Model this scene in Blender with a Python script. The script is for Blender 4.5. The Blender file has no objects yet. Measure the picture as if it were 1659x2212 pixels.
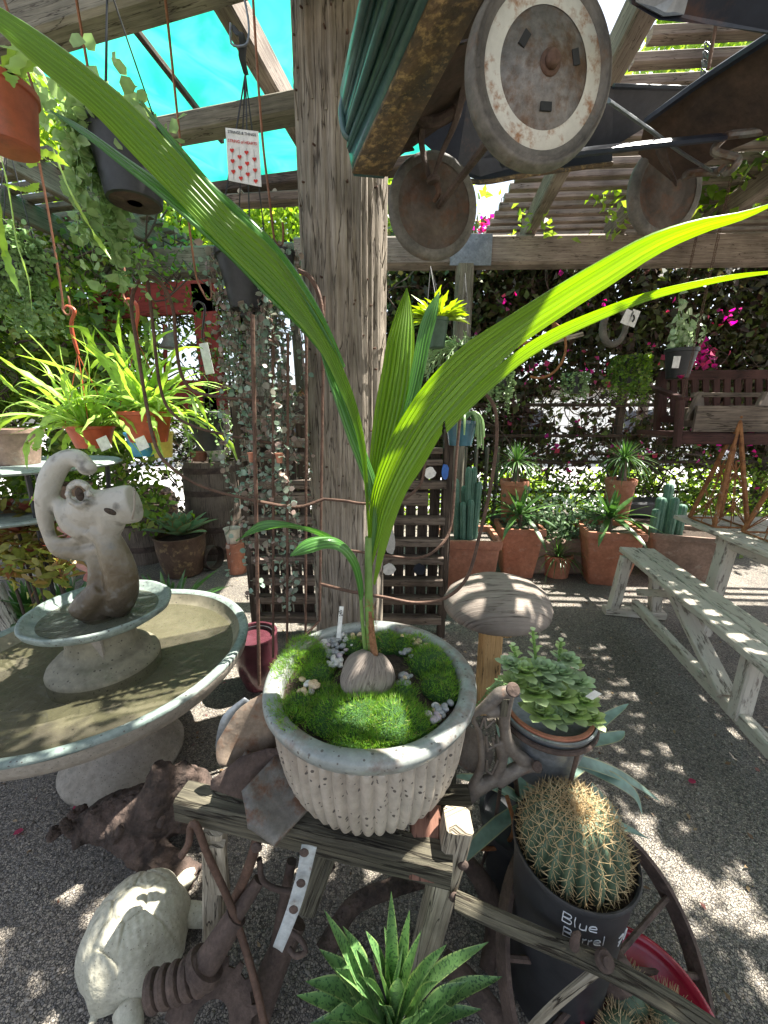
import bpy, math, random
import numpy as np
from mathutils import Vector as V, Matrix
random.seed(7); rng=np.random.default_rng(7)
sc=bpy.context.scene; COL=sc.collection
R=math.radians
# ---------------- camera, sky, sun, exposure ----------------
F=830.0; PITCH=R(14); EYE=V((0,0,1.5))
cd=bpy.data.cameras.new('camera'); cam=bpy.data.objects.new('camera',cd); COL.objects.link(cam)
cam.location=EYE; cam.rotation_euler=(R(90)-PITCH,0,0)
cd.sensor_fit='HORIZONTAL'; cd.sensor_width=36; cd.lens=36*F/1659; cd.clip_start=.02; cd.clip_end=600
sc.camera=cam
SUN_EL=62; SUN_AZ=R(22)   # azimuth measured from +X towards +Y
w=bpy.data.worlds.new('World'); sc.world=w; w.use_nodes=True
nt=w.node_tree; bg=nt.nodes['Background']
sky=nt.nodes.new('ShaderNodeTexSky'); sky.sky_type='NISHITA'; sky.sun_disc=False
sky.sun_elevation=R(SUN_EL); sky.sun_rotation=R(90)-SUN_AZ; sky.dust_density=2.0
hsv=nt.nodes.new('ShaderNodeHueSaturation'); hsv.inputs['Saturation'].default_value=.55; nt.links.new(sky.outputs[0],hsv.inputs['Color']); nt.links.new(hsv.outputs[0],bg.inputs[0]); bg.inputs[1].default_value=.09
sd=V((math.cos(R(SUN_EL))*math.cos(SUN_AZ),math.cos(R(SUN_EL))*math.sin(SUN_AZ),math.sin(R(SUN_EL))))
sl=bpy.data.lights.new('sun','SUN'); sl.energy=5.0; sl.angle=R(.5); sl.color=(1,.95,.86)
so=bpy.data.objects.new('sun',sl); COL.objects.link(so); so.rotation_euler=(-sd).to_track_quat('-Z','Y').to_euler()
sc.view_settings.view_transform='Standard'; sc.view_settings.look='None'; sc.view_settings.exposure=2.0; sc.view_settings.gamma=1
# ---------------- pixel helpers (photo at 1659 x 2212) ----------------
fwd=V((0,math.cos(PITCH),-math.sin(PITCH))); upv=V((0,math.sin(PITCH),math.cos(PITCH)))
def ray(x,y): return fwd+V((1,0,0))*((x-829.5)/F)+upv*((1106-y)/F)
def A(x,y,Y): d=ray(x,y); return EYE+d*(Y/d.y)
def H(x,y,h): d=ray(x,y); return EYE+d*((h-1.5)/d.z)
def S(p): return (V(p)-EYE).dot(fwd)/F     # metres per photo pixel at p
# ---------------- mesh builder ----------------
def catmull(pts,n):
    pts=[V(p) for p in pts]
    if len(pts)<3: return [pts[0].lerp(pts[-1],i/n) for i in range(n+1)]
    out=[]; m=len(pts)-1
    for i in range(n+1):
        t=i/n*m; k=min(int(t),m-1); u=t-k
        p1,p2=pts[k],pts[k+1]
        p0=pts[k-1] if k>0 else p1*2-p2
        p3=pts[k+2] if k+2<=m else p2*2-p1
        out.append(.5*((2*p1)+(p2-p0)*u+(2*p0-5*p1+4*p2-p3)*u*u+(3*p1-p0-3*p2+p3)*u**3))
    return out
class MB:
    def __init__(s): s.v=[]; s.f=[]; s.uv=[]
    def add(s,vs,fs,uvs=None):
        o=len(s.v); s.v+=[tuple(v) for v in vs]
        for i,f in enumerate(fs):
            s.f.append(tuple(o+k for k in f))
            s.uv.append(uvs[i] if uvs else [(0,0)]*len(f))
        return s
    def bar(s,a,b,wd,ht,up=(0,0,1),taper=1,bev=True,twist=0):
        a,b=V(a),V(b); d=b-a; L=d.length; d.normalize(); up=V(up)
        x=d.cross(up)
        if x.length<1e-4: x=d.cross(V((0,1,0)))
        x.normalize(); u=x.cross(d)
        if twist:
            q=Matrix.Rotation(twist,3,d); x=q@x; u=q@u
        c=.12*min(wd,ht) if bev else 0
        hw,hh=wd/2,ht/2
        if bev: sec=[(-hw+c,-hh),(hw-c,-hh),(hw,-hh+c),(hw,hh-c),(hw-c,hh),(-hw+c,hh),(-hw,hh-c),(-hw,-hh+c)]
        else: sec=[(-hw,-hh),(hw,-hh),(hw,hh),(-hw,hh)]
        n=len(sec); seg=max(1,min(10,int(L/.25)))
        vs=[];fs=[];uv=[]
        off=random.random()*9
        per=[0]
        for i in range(n):
            p,q=sec[i],sec[(i+1)%n]; per.append(per[-1]+math.dist(p,q))
        for k in range(seg+1):
            t=k/seg; sc_=1+(taper-1)*t
            for (i,j) in sec: vs.append(a+d*(L*t)+x*(i*sc_)+u*(j*sc_))
        for k in range(seg):
            for i in range(n):
                j=(i+1)%n
                fs.append((k*n+i,k*n+j,(k+1)*n+j,(k+1)*n+i))
                t0,t1=L*k/seg+off,L*(k+1)/seg+off
                uv.append([(t0,per[i]+off),(t0,per[i+1]+off),(t1,per[i+1]+off),(t1,per[i]+off)])
        fs.append(tuple(range(n-1,-1,-1))); uv.append([(off,off+.01*i) for i in range(n)])
        fs.append(tuple(seg*n+i for i in range(n))); uv.append([(off,off+.01*i) for i in range(n)])
        return s.add(vs,fs,uv)
    def box(s,c,sx,sy,sz,rz=0):
        c=V(c); d=V((math.cos(rz),math.sin(rz),0))
        return s.bar(c-d*sx/2,c+d*sx/2,sy,sz)
    def tube(s,pts,r,n=8,seg=None,cap=True,flat=1.0,upr=None):
        P=[V(p) for p in pts]
        if seg: 
            m=len(P)-1; Q=catmull(P,seg)
            if isinstance(r,(list,tuple)):
                rr=[]
                for i in range(seg+1):
                    t=i/seg*m; k=min(int(t),m-1); rr.append(r[k]+(r[k+1]-r[k])*(t-k))
                r=rr
            P=Q
        m=len(P); rs=r if isinstance(r,(list,tuple)) else [r]*m
        T=(P[1]-P[0]).normalized(); N=T.orthogonal() if upr is None else (V(upr)-T*T.dot(V(upr)))
        N.normalize(); vs=[];fs=[];uv=[]; L=0; off=random.random()*5
        Ls=[]
        for i in range(m):
            t=(P[min(i+1,m-1)]-P[max(i-1,0)])
            if t.length<1e-9: t=T.copy()
            t.normalize()
            N=N-t*N.dot(t)
            if N.length<1e-6: N=t.orthogonal()
            N.normalize(); B=t.cross(N)
            if i: L+=(P[i]-P[i-1]).length
            Ls.append(L)
            for k in range(n):
                a=2*math.pi*k/n
                vs.append(P[i]+N*(math.cos(a)*rs[i])+B*(math.sin(a)*rs[i]*flat))
        for i in range(m-1):
            for k in range(n):
                j=(k+1)%n
                fs.append((i*n+k,i*n+j,(i+1)*n+j,(i+1)*n+k))
                c0,c1=6.28*rs[i]*k/n+off,6.28*rs[i]*(k+1)/n+off
                uv.append([(Ls[i],c0),(Ls[i],c1),(Ls[i+1],c1),(Ls[i+1],c0)])
        if cap:
            fs.append(tuple(range(n-1,-1,-1))); uv.append([(0,0)]*n)
            fs.append(tuple((m-1)*n+k for k in range(n))); uv.append([(0,0)]*n)
        return s.add(vs,fs,uv)
    def lathe(s,prof,c=(0,0,0),n=32,rot=None,cap=True,rfun=None):
        c=V(c); vs=[];fs=[];uv=[]; m=len(prof); Ls=[0]
        for i in range(1,m): Ls.append(Ls[-1]+math.dist(prof[i],prof[i-1]))
        for i,(r,z) in enumerate(prof):
            for k in range(n):
                a=2*math.pi*k/n; rr=r*(rfun(a,z,i) if rfun else 1)
                p=V((rr*math.cos(a),rr*math.sin(a),z))
                if rot: p=rot@p
                vs.append(c+p)
        for i in range(m-1):
            for k in range(n):
                j=(k+1)%n
                fs.append((i*n+k,i*n+j,(i+1)*n+j,(i+1)*n+k))
                uv.append([(k/n,Ls[i]),((k+1)/n,Ls[i]),((k+1)/n,Ls[i+1]),(k/n,Ls[i+1])])
        if cap:
            if prof[0][0]>1e-4: fs.append(tuple(range(n-1,-1,-1))); uv.append([(0,0)]*n)
            if prof[-1][0]>1e-4: fs.append(tuple((m-1)*n+k for k in range(n))); uv.append([(0,0)]*n)
        return s.add(vs,fs,uv)
    def ell(s,c,rx,ry,rz,rot=None,n=12,m=8):
        c=V(c); vs=[];fs=[]
        for i in range(m+1):
            t=math.pi*i/m
            for k in range(n):
                a=2*math.pi*k/n; p=V((rx*math.sin(t)*math.cos(a),ry*math.sin(t)*math.sin(a),rz*math.cos(t)))
                if rot: p=rot@p
                vs.append(c+p)
        for i in range(m):
            for k in range(n):
                j=(k+1)%n; fs.append((i*n+k,(i+1)*n+k,(i+1)*n+j,i*n+j))
        return s.add(vs,fs)
    def strip(s,L,Rr,cross=1,pleat=0,np_=0,dome=0,closed=False):
        # ruled surface between two equal-length point lists, cross subdivisions, pleats along the length
        m=len(L); vs=[];fs=[];uv=[]; d=0; D=[0]
        for i in range(1,m): d+=((L[i]-L[i-1]).length+(Rr[i]-Rr[i-1]).length)/2; D.append(d)
        for i in range(m):
            a,b=L[i],Rr[i]; t=(L[min(i+1,m-1)]-L[max(i-1,0)])+(Rr[min(i+1,m-1)]-Rr[max(i-1,0)])
            nrm=(b-a).cross(t)
            if nrm.length>1e-9: nrm.normalize()
            wd=(b-a).length
            for k in range(cross+1):
                u=k/cross; off=0
                if pleat: off+=pleat*wd*(1 if k%2 else -1)
                if dome: off+=dome*wd*math.sin(math.pi*u)
                vs.append(a.lerp(b,u)+nrm*off)
        for i in range(m-1):
            for k in range(cross):
                fs.append((i*(cross+1)+k,i*(cross+1)+k+1,(i+1)*(cross+1)+k+1,(i+1)*(cross+1)+k))
                uv.append([(k/cross,D[i]),((k+1)/cross,D[i]),((k+1)/cross,D[i+1]),(k/cross,D[i+1])])
        return s.add(vs,fs,uv)
    def blade(s,base,tip_dir,length,width,droop=0,seg=6,fold=.25,base_w=.6,nrm=None,peak=.35,thick=0):
        # a leaf: starts at base in direction tip_dir, droops with gravity
        base=V(base); d=V(tip_dir).normalized(); side=d.cross(V(nrm) if nrm else V((0,0,1)))
        if side.length<1e-3: side=V((1,0,0))
        side.normalize(); p=base.copy(); vs=[];fs=[];uv=[]
        st=length/seg
        for i in range(seg+1):
            t=i/seg
            if t<peak: wf=base_w+(1-base_w)*math.sin(math.pi/2*t/peak)
            else: wf=math.cos(math.pi/2*((t-peak)/(1-peak)))**.8
            ww=max(width/2*wf,1e-4); n_=side.cross(d).normalized()
            vs+= [p-side*ww+n_*ww*fold, p.copy()-n_*thick*wf, p+side*ww+n_*ww*fold]
            d=(d+V((0,0,-1))*droop/seg).normalized(); p=p+d*st
        for i in range(seg):
            a=i*3
            fs+=[(a,a+1,a+4,a+3),(a+1,a+2,a+5,a+4)]
            t0,t1=i/seg,(i+1)/seg
            uv+=[[(0,t0),(.5,t0),(.5,t1),(0,t1)],[(.5,t0),(1,t0),(1,t1),(.5,t1)]]
        return s.add(vs,fs,uv)
    def build(s,name,m,parent=None,smooth=None,remesh=None,thick=0,bevel=0):
        me=bpy.data.meshes.new(name)
        off=V((0,0,0))
        if parent is not None:
            q=parent
            while q is not None: off+=q.location; q=q.parent
        vs=[tuple(V(v)-off) for v in s.v] if parent is not None else s.v
        me.from_pydata(vs,[],s.f)
        ul=me.uv_layers.new(name='UVMap'); flat=[]
        for u in s.uv:
            for q in u: flat+=[q[0],q[1]]
        ul.data.foreach_set('uv',flat)
        me.materials.append(m)
        o=bpy.data.objects.new(name,me); COL.objects.link(o)
        if parent is not None: o.parent=parent
        if thick:
            md=o.modifiers.new('s','SOLIDIFY'); md.thickness=thick; md.offset=0
        if bevel:
            md=o.modifiers.new('b','BEVEL'); md.width=bevel; md.segments=2; md.limit_method='ANGLE'
        if remesh:
            md=o.modifiers.new('r','REMESH'); md.mode='VOXEL'; md.voxel_size=remesh; md.use_smooth_shade=True
            md=o.modifiers.new('m','SMOOTH'); md.iterations=4; md.factor=.6
        if smooth is None or smooth is True:
            me.polygons.foreach_set('use_smooth',[True]*len(me.polygons))
            if smooth is None:
                try: me.set_sharp_from_angle(angle=R(38))
                except Exception: pass
        me.update(); return o
def thing(name,label,cat,loc=(0,0,0),group=None):
    o=bpy.data.objects.new(name,None); COL.objects.link(o); o.location=loc; o.empty_display_size=.05
    o['label']=label; o['category']=cat
    if group: o['group']=group
    return o
def tag(o,label,cat,group=None):
    o['label']=label; o['category']=cat
    if group: o['group']=group
    return o
def rename(o,label): o['label']=label; return o
def origin(o):   # move a lone mesh's origin to the bottom of its box
    me=o.data; n=len(me.vertices); a=np.empty(n*3); me.vertices.foreach_get('co',a); a=a.reshape(-1,3)
    c=np.array([a[:,0].mean(),a[:,1].mean(),a[:,2].min()]); a-=c
    me.vertices.foreach_set('co',a.ravel()); o.location=c; me.update(); return o
def copy_tree(o,parent=None):
    c=o.copy(); COL.objects.link(c)
    if parent is not None: c.parent=parent
    for ch in [x for x in COL.objects if x.parent is o]: copy_tree(ch,c)
    return c
def fast(name,vs,fs,m,parent=None,smooth=False,uvs=None):
    # vs Nx3 array, fs Mx4 array
    vs=np.asarray(vs,float)
    if parent is not None:
        q=parent; off=np.zeros(3)
        while q is not None: off+=np.array(q.location); q=q.parent
        vs=vs-off
    me=bpy.data.meshes.new(name); fs=np.asarray(fs); k=fs.shape[1]
    me.vertices.add(len(vs)); me.vertices.foreach_set('co',vs.ravel())
    me.loops.add(fs.size); me.loops.foreach_set('vertex_index',fs.ravel().astype(np.int32))
    me.polygons.add(len(fs)); me.polygons.foreach_set('loop_start',np.arange(0,fs.size,k,dtype=np.int32))
    try: me.polygons.foreach_set('loop_total',np.full(len(fs),k,dtype=np.int32))
    except Exception: pass
    ul=me.uv_layers.new(name='UVMap')
    me.update(calc_edges=True); me.validate()
    if smooth: me.polygons.foreach_set('use_smooth',[True]*len(me.polygons))
    me.materials.append(m)
    o=bpy.data.objects.new(name,me); COL.objects.link(o)
    if parent is not None: o.parent=parent
    return o
def norm(a): return a/np.maximum(np.linalg.norm(a,axis=1,keepdims=True),1e-9)
def leafcloud(P,size,aspect=.5,dirs=None,updir=None,curl=.2,var=.4,round_=False):
    # folded diamond (or six-sided) leaf at each point -> verts, faces
    P=np.asarray(P,float); n=len(P)
    d=norm(rng.normal(size=(n,3))) if dirs is None else norm(np.asarray(dirs,float)+rng.normal(size=(n,3))*.25)
    u=norm(rng.normal(size=(n,3))) if updir is None else norm(np.asarray(updir,float)+rng.normal(size=(n,3))*.5)
    s=norm(np.cross(d,u)); nn=np.cross(s,d)
    L=size*(1+var*(rng.random((n,1))*2-1)); W=L*aspect
    base=P; tip=P+d*L-nn*L*curl
    if round_:
        a=P+d*L*.25-s*W*.45; b=P+d*L*.7-s*W*.42; e=P+d*L*.7+s*W*.42; f=P+d*L*.25+s*W*.45
        vs=np.stack([base,a,b,tip,e,f],1).reshape(-1,3); fs=np.arange(n*6).reshape(n,6)
    else:
        m1=P+d*L*.42-s*W*.5+nn*L*.08; m2=P+d*L*.42+s*W*.5+nn*L*.08
        vs=np.stack([base,m1,tip,m2],1).reshape(-1,3); fs=np.arange(n*4).reshape(n,4)
    return vs,fs
# ---------------- materials ----------------
def _n(nt,t,**k):
    n=nt.nodes.new(t)
    for a,b in k.items(): setattr(n,a,b)
    return n
def M(name,c1,c2=None,scale=6,rough=.7,bump=.25,bscale=None,metal=0,c3=None,s3=12,t3=.62,coord='Object',stretch=(1,1,1),spec=.5,sharp=.15,bd=.01,coat=0,trans=0,mid=.5,speck=None,grime=.25):
    m=bpy.data.materials.new(name); m.use_nodes=True; nt=m.node_tree; b=nt.nodes['Principled BSDF']
    L=nt.links.new
    tc=_n(nt,'ShaderNodeTexCoord'); mp=_n(nt,'ShaderNodeMapping'); mp.inputs['Scale'].default_value=stretch
    L(tc.outputs[coord],mp.inputs[0])
    no=_n(nt,'ShaderNodeTexNoise'); no.inputs['Scale'].default_value=scale; no.inputs['Detail'].default_value=8; no.inputs['Roughness'].default_value=.65
    L(mp.outputs[0],no.inputs[0])
    cr=_n(nt,'ShaderNodeValToRGB'); e=cr.color_ramp.elements
    e[0].position=mid-sharp; e[1].position=mid+sharp; e[0].color=(*c1,1); e[1].color=(*(c2 or c1),1)
    L(no.outputs[0],cr.inputs[0]); col=cr.outputs[0]
    if c3:
        n3=_n(nt,'ShaderNodeTexNoise'); n3.inputs['Scale'].default_value=s3; n3.inputs['Detail'].default_value=9
        L(mp.outputs[0],n3.inputs[0])
        r3=_n(nt,'ShaderNodeValToRGB'); r3.color_ramp.elements[0].position=t3-.03; r3.color_ramp.elements[1].position=t3+.12; n3.inputs['Roughness'].default_value=.7
        L(n3.outputs[0],r3.inputs[0])
        mx=_n(nt,'ShaderNodeMix',data_type='RGBA'); L(r3.outputs[0],mx.inputs[0]); L(col,mx.inputs[6]); mx.inputs[7].default_value=(*c3,1); col=mx.outputs[2]
    if grime:
        ng=_n(nt,'ShaderNodeTexNoise'); ng.inputs['Scale'].default_value=scale*7; ng.inputs['Detail'].default_value=8; ng.inputs['Roughness'].default_value=.7; L(mp.outputs[0],ng.inputs[0])
        mg=_n(nt,'ShaderNodeMapRange'); mg.inputs[1].default_value=.3; mg.inputs[2].default_value=.7; mg.inputs[3].default_value=1-grime; mg.inputs[4].default_value=1+grime; L(ng.outputs[0],mg.inputs[0])
        hg=_n(nt,'ShaderNodeHueSaturation'); L(col,hg.inputs['Color']); L(mg.outputs[0],hg.inputs['Value']); col=hg.outputs[0]
    if speck:
        vo=_n(nt,'ShaderNodeTexVoronoi'); vo.inputs['Scale'].default_value=speck[1]; L(mp.outputs[0],vo.inputs[0])
        so_=_n(nt,'ShaderNodeSeparateColor'); L(vo.outputs['Color'],so_.inputs[0])
        mt=_n(nt,'ShaderNodeMath',operation='MULTIPLY'); L(so_.outputs[0],mt.inputs[0]); mt.inputs[1].default_value=speck[2]
        lt_=_n(nt,'ShaderNodeMath',operation='LESS_THAN'); L(vo.outputs['Distance'],lt_.inputs[0]); L(mt.outputs[0],lt_.inputs[1])
        mxs=_n(nt,'ShaderNodeMix',data_type='RGBA'); L(lt_.outputs[0],mxs.inputs[0]); L(col,mxs.inputs[6]); mxs.inputs[7].default_value=(*speck[0],1); col=mxs.outputs[2]
    L(col,b.inputs['Base Color'])
    b.inputs['Roughness'].default_value=rough; b.inputs['Metallic'].default_value=metal
    b.inputs['Specular IOR Level'].default_value=spec
    if coat: b.inputs['Coat Weight'].default_value=coat; b.inputs['Coat Roughness'].default_value=.15
    if bump:
        nb=_n(nt,'ShaderNodeTexNoise'); nb.inputs['Scale'].default_value=bscale or scale*4; nb.inputs['Detail'].default_value=6
        L(mp.outputs[0],nb.inputs[0])
        bp=_n(nt,'ShaderNodeBump'); bp.inputs['Strength'].default_value=bump; bp.inputs['Distance'].default_value=bd
        L(nb.outputs[0],bp.inputs['Height']); L(bp.outputs[0],b.inputs['Normal'])
    return m
def WOOD(name,c1,c2,dark=(.03,.022,.016),rough=.85,crack=.5,bump=.6,paint=None,pt=.5,gs=1.0):
    # grain runs along UV.x (metres), cracks as stretched noise
    m=bpy.data.materials.new(name); m.use_nodes=True; nt=m.node_tree; b=nt.nodes['Principled BSDF']; L=nt.links.new
    tc=_n(nt,'ShaderNodeTexCoord'); mp=_n(nt,'ShaderNodeMapping'); mp.inputs['Scale'].default_value=(2.2*gs,45*gs,1); L(tc.outputs['UV'],mp.inputs[0])
    no=_n(nt,'ShaderNodeTexNoise'); no.inputs['Scale'].default_value=2.2; no.inputs['Detail'].default_value=9; no.inputs['Roughness'].default_value=.7; L(mp.outputs[0],no.inputs[0])
    cr=_n(nt,'ShaderNodeValToRGB'); e=cr.color_ramp.elements; e[0].position=.36; e[1].position=.64; e[0].color=(*c1,1); e[1].color=(*c2,1); L(no.outputs[0],cr.inputs[0])
    m2=_n(nt,'ShaderNodeMapping'); m2.inputs['Scale'].default_value=(.9*gs,14*gs,1); L(tc.outputs['UV'],m2.inputs[0])
    n2=_n(nt,'ShaderNodeTexNoise'); n2.inputs['Scale'].default_value=2.6; n2.inputs['Detail'].default_value=4; n2.inputs['Distortion'].default_value=.5; L(m2.outputs[0],n2.inputs[0])
    r2=_n(nt,'ShaderNodeValToRGB'); w_=.018*crack+.004; q=r2.color_ramp.elements; q[0].position=.5-w_; q[0].color=(1,1,1,1); q[1].position=.5+w_; q[1].color=(1,1,1,1)
    qq=r2.color_ramp.elements.new(.5); qq.color=(0,0,0,1); L(n2.outputs[0],r2.inputs[0])
    mx=_n(nt,'ShaderNodeMix',data_type='RGBA'); L(r2.outputs[0],mx.inputs[0]); mx.inputs[6].default_value=(*dark,1); L(cr.outputs[0],mx.inputs[7]); col=mx.outputs[2]
    # weather blotches
    n4=_n(nt,'ShaderNodeTexNoise'); n4.inputs['Scale'].default_value=5; n4.inputs['Detail'].default_value=6; L(tc.outputs['Object'],n4.inputs[0])
    hs=_n(nt,'ShaderNodeHueSaturation'); L(col,hs.inputs['Color'])
    mr=_n(nt,'ShaderNodeMapRange'); mr.inputs[1].default_value=.3; mr.inputs[2].default_value=.7; mr.inputs[3].default_value=.6; mr.inputs[4].default_value=1.3; L(n4.outputs[0],mr.inputs[0]); L(mr.outputs[0],hs.inputs['Value']); col=hs.outputs[0]
    if paint:
        m3=_n(nt,'ShaderNodeMapping'); m3.inputs['Scale'].default_value=(5,22,1); L(tc.outputs['UV'],m3.inputs[0])
        n3=_n(nt,'ShaderNodeTexNoise'); n3.inputs['Scale'].default_value=1.6; n3.inputs['Detail'].default_value=10; n3.inputs['Roughness'].default_value=.7; L(m3.outputs[0],n3.inputs[0])
        r3=_n(nt,'ShaderNodeValToRGB'); r3.color_ramp.elements[0].position=pt-.03; r3.color_ramp.elements[1].position=pt+.03; L(n3.outputs[0],r3.inputs[0])
        mp3=_n(nt,'ShaderNodeMix',data_type='RGBA'); L(r3.outputs[0],mp3.inputs[0]); L(col,mp3.inputs[6]); mp3.inputs[7].default_value=(*paint,1); col=mp3.outputs[2]
    L(col,b.inputs['Base Color']); b.inputs['Roughness'].default_value=rough; b.inputs['Specular IOR Level'].default_value=.25
    ad=_n(nt,'ShaderNodeMath',operation='MULTIPLY_ADD'); L(r2.outputs[0],ad.inputs[0]); ad.inputs[1].default_value=.8; L(no.outputs[0],ad.inputs[2])
    bp=_n(nt,'ShaderNodeBump'); bp.inputs['Strength'].default_value=bump; bp.inputs['Distance'].default_value=.008; L(ad.outputs[0],bp.inputs['Height']); L(bp.outputs[0],b.inputs['Normal'])
    return m
def LEAF(name,cols,tr=.35,rough=.45,stripe=0,ns=0,c_edge=None,spots=None,coat=0,trc=None):
    # colour varies per leaf (island); some light passes through
    m=bpy.data.materials.new(name); m.use_nodes=True; nt=m.node_tree; b=nt.nodes['Principled BSDF']; L=nt.links.new; out=nt.nodes['Material Output']
    g=_n(nt,'ShaderNodeNewGeometry'); cr=_n(nt,'ShaderNodeValToRGB'); L(g.outputs['Random Per Island'],cr.inputs[0])
    e=cr.color_ramp.elements; n=len(cols)
    e[0].color=(*cols[0],1); e[1].color=(*cols[-1],1); 
    for i in range(1,n-1): x=e.new(i/(n-1)); x.color=(*cols[i],1)
    col=cr.outputs[0]; tc=_n(nt,'ShaderNodeTexCoord'); hgt=None
    if stripe:
        sp=_n(nt,'ShaderNodeSeparateXYZ'); L(tc.outputs['UV'],sp.inputs[0])
        mu=_n(nt,'ShaderNodeMath',operation='MULTIPLY'); L(sp.outputs[0],mu.inputs[0]); mu.inputs[1].default_value=ns*6.283
        si=_n(nt,'ShaderNodeMath',operation='SINE'); L(mu.outputs[0],si.inputs[0])
        mr=_n(nt,'ShaderNodeMapRange'); mr.inputs[1].default_value=-1; mr.inputs[3].default_value=1-stripe; mr.inputs[4].default_value=1+stripe; L(si.outputs[0],mr.inputs[0])
        mp=_n(nt,'ShaderNodeMapping'); mp.inputs['Scale'].default_value=(ns*7,2,1); L(tc.outputs['UV'],mp.inputs[0])
        no=_n(nt,'ShaderNodeTexNoise'); no.inputs['Scale'].default_value=1; no.inputs['Detail'].default_value=3; L(mp.outputs[0],no.inputs[0])
        m4=_n(nt,'ShaderNodeMath',operation='MULTIPLY_ADD'); L(no.outputs[0],m4.inputs[0]); m4.inputs[1].default_value=.9; m4.inputs[2].default_value=.55
        m5=_n(nt,'ShaderNodeMath',operation='MULTIPLY'); L(m4.outputs[0],m5.inputs[0]); L(mr.outputs[0],m5.inputs[1])
        hs=_n(nt,'ShaderNodeHueSaturation'); L(col,hs.inputs['Color']); L(m5.outputs[0],hs.inputs['Value']); col=hs.outputs[0]; hgt=si.outputs[0]
    else:
        no=_n(nt,'ShaderNodeTexNoise'); no.inputs['Scale'].default_value=30; L(tc.outputs['Object'],no.inputs[0])
        mr=_n(nt,'ShaderNodeMapRange'); mr.inputs[1].default_value=.3; mr.inputs[2].default_value=.7; mr.inputs[3].default_value=.75; mr.inputs[4].default_value=1.25; L(no.outputs[0],mr.inputs[0])
        hs=_n(nt,'ShaderNodeHueSaturation'); L(col,hs.inputs['Color']); L(mr.outputs[0],hs.inputs['Value']); col=hs.outputs[0]
    if c_edge:
        sp2=_n(nt,'ShaderNodeSeparateXYZ'); L(tc.outputs['UV'],sp2.inputs[0])
        s1=_n(nt,'ShaderNodeMath',operation='SUBTRACT'); L(sp2.outputs[0],s1.inputs[0]); s1.inputs[1].default_value=.5
        ab=_n(nt,'ShaderNodeMath',operation='ABSOLUTE'); L(s1.outputs[0],ab.inputs[0])
        gt=_n(nt,'ShaderNodeMath',operation='GREATER_THAN'); L(ab.outputs[0],gt.inputs[0]); gt.inputs[1].default_value=.42
        mx=_n(nt,'ShaderNodeMix',data_type='RGBA'); L(gt.outputs[0],mx.inputs[0]); L(col,mx.inputs[6]); mx.inputs[7].default_value=(*c_edge,1); col=mx.outputs[2]
    if spots:
        vo=_n(nt,'ShaderNodeTexNoise'); vo.inputs['Scale'].default_value=spots[1]; vo.inputs['Detail'].default_value=1; L(tc.outputs['Object'],vo.inputs[0])
        r3=_n(nt,'ShaderNodeValToRGB'); r3.color_ramp.elements[0].position=.56; r3.color_ramp.elements[1].position=.6; L(vo.outputs[0],r3.inputs[0])
        mx=_n(nt,'ShaderNodeMix',data_type='RGBA'); L(r3.outputs[0],mx.inputs[0]); L(col,mx.inputs[6]); mx.inputs[7].default_value=(*spots[0],1); col=mx.outputs[2]
    L(col,b.inputs['Base Color']); b.inputs['Roughness'].default_value=rough; b.inputs['Coat Weight'].default_value=coat
    if hgt is not None:
        bp=_n(nt,'ShaderNodeBump'); bp.inputs['Strength'].default_value=.35; bp.inputs['Distance'].default_value=.002; L(hgt,bp.inputs['Height']); L(bp.outputs[0],b.inputs['Normal'])
    if tr:
        t=_n(nt,'ShaderNodeBsdfTranslucent'); h2=_n(nt,'ShaderNodeHueSaturation'); h2.inputs['Value'].default_value=1.7; h2.inputs['Saturation'].default_value=1.15; h2.inputs['Hue'].default_value=.485; L(col,h2.inputs['Color'])
        if trc: t.inputs[0].default_value=(*trc,1)
        else: L(h2.outputs[0],t.inputs[0])
        ms=_n(nt,'ShaderNodeMixShader'); ms.inputs[0].default_value=tr; L(b.outputs[0],ms.inputs[1]); L(t.outputs[0],ms.inputs[2]); L(ms.outputs[0],out.inputs[0])
    return m
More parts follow.
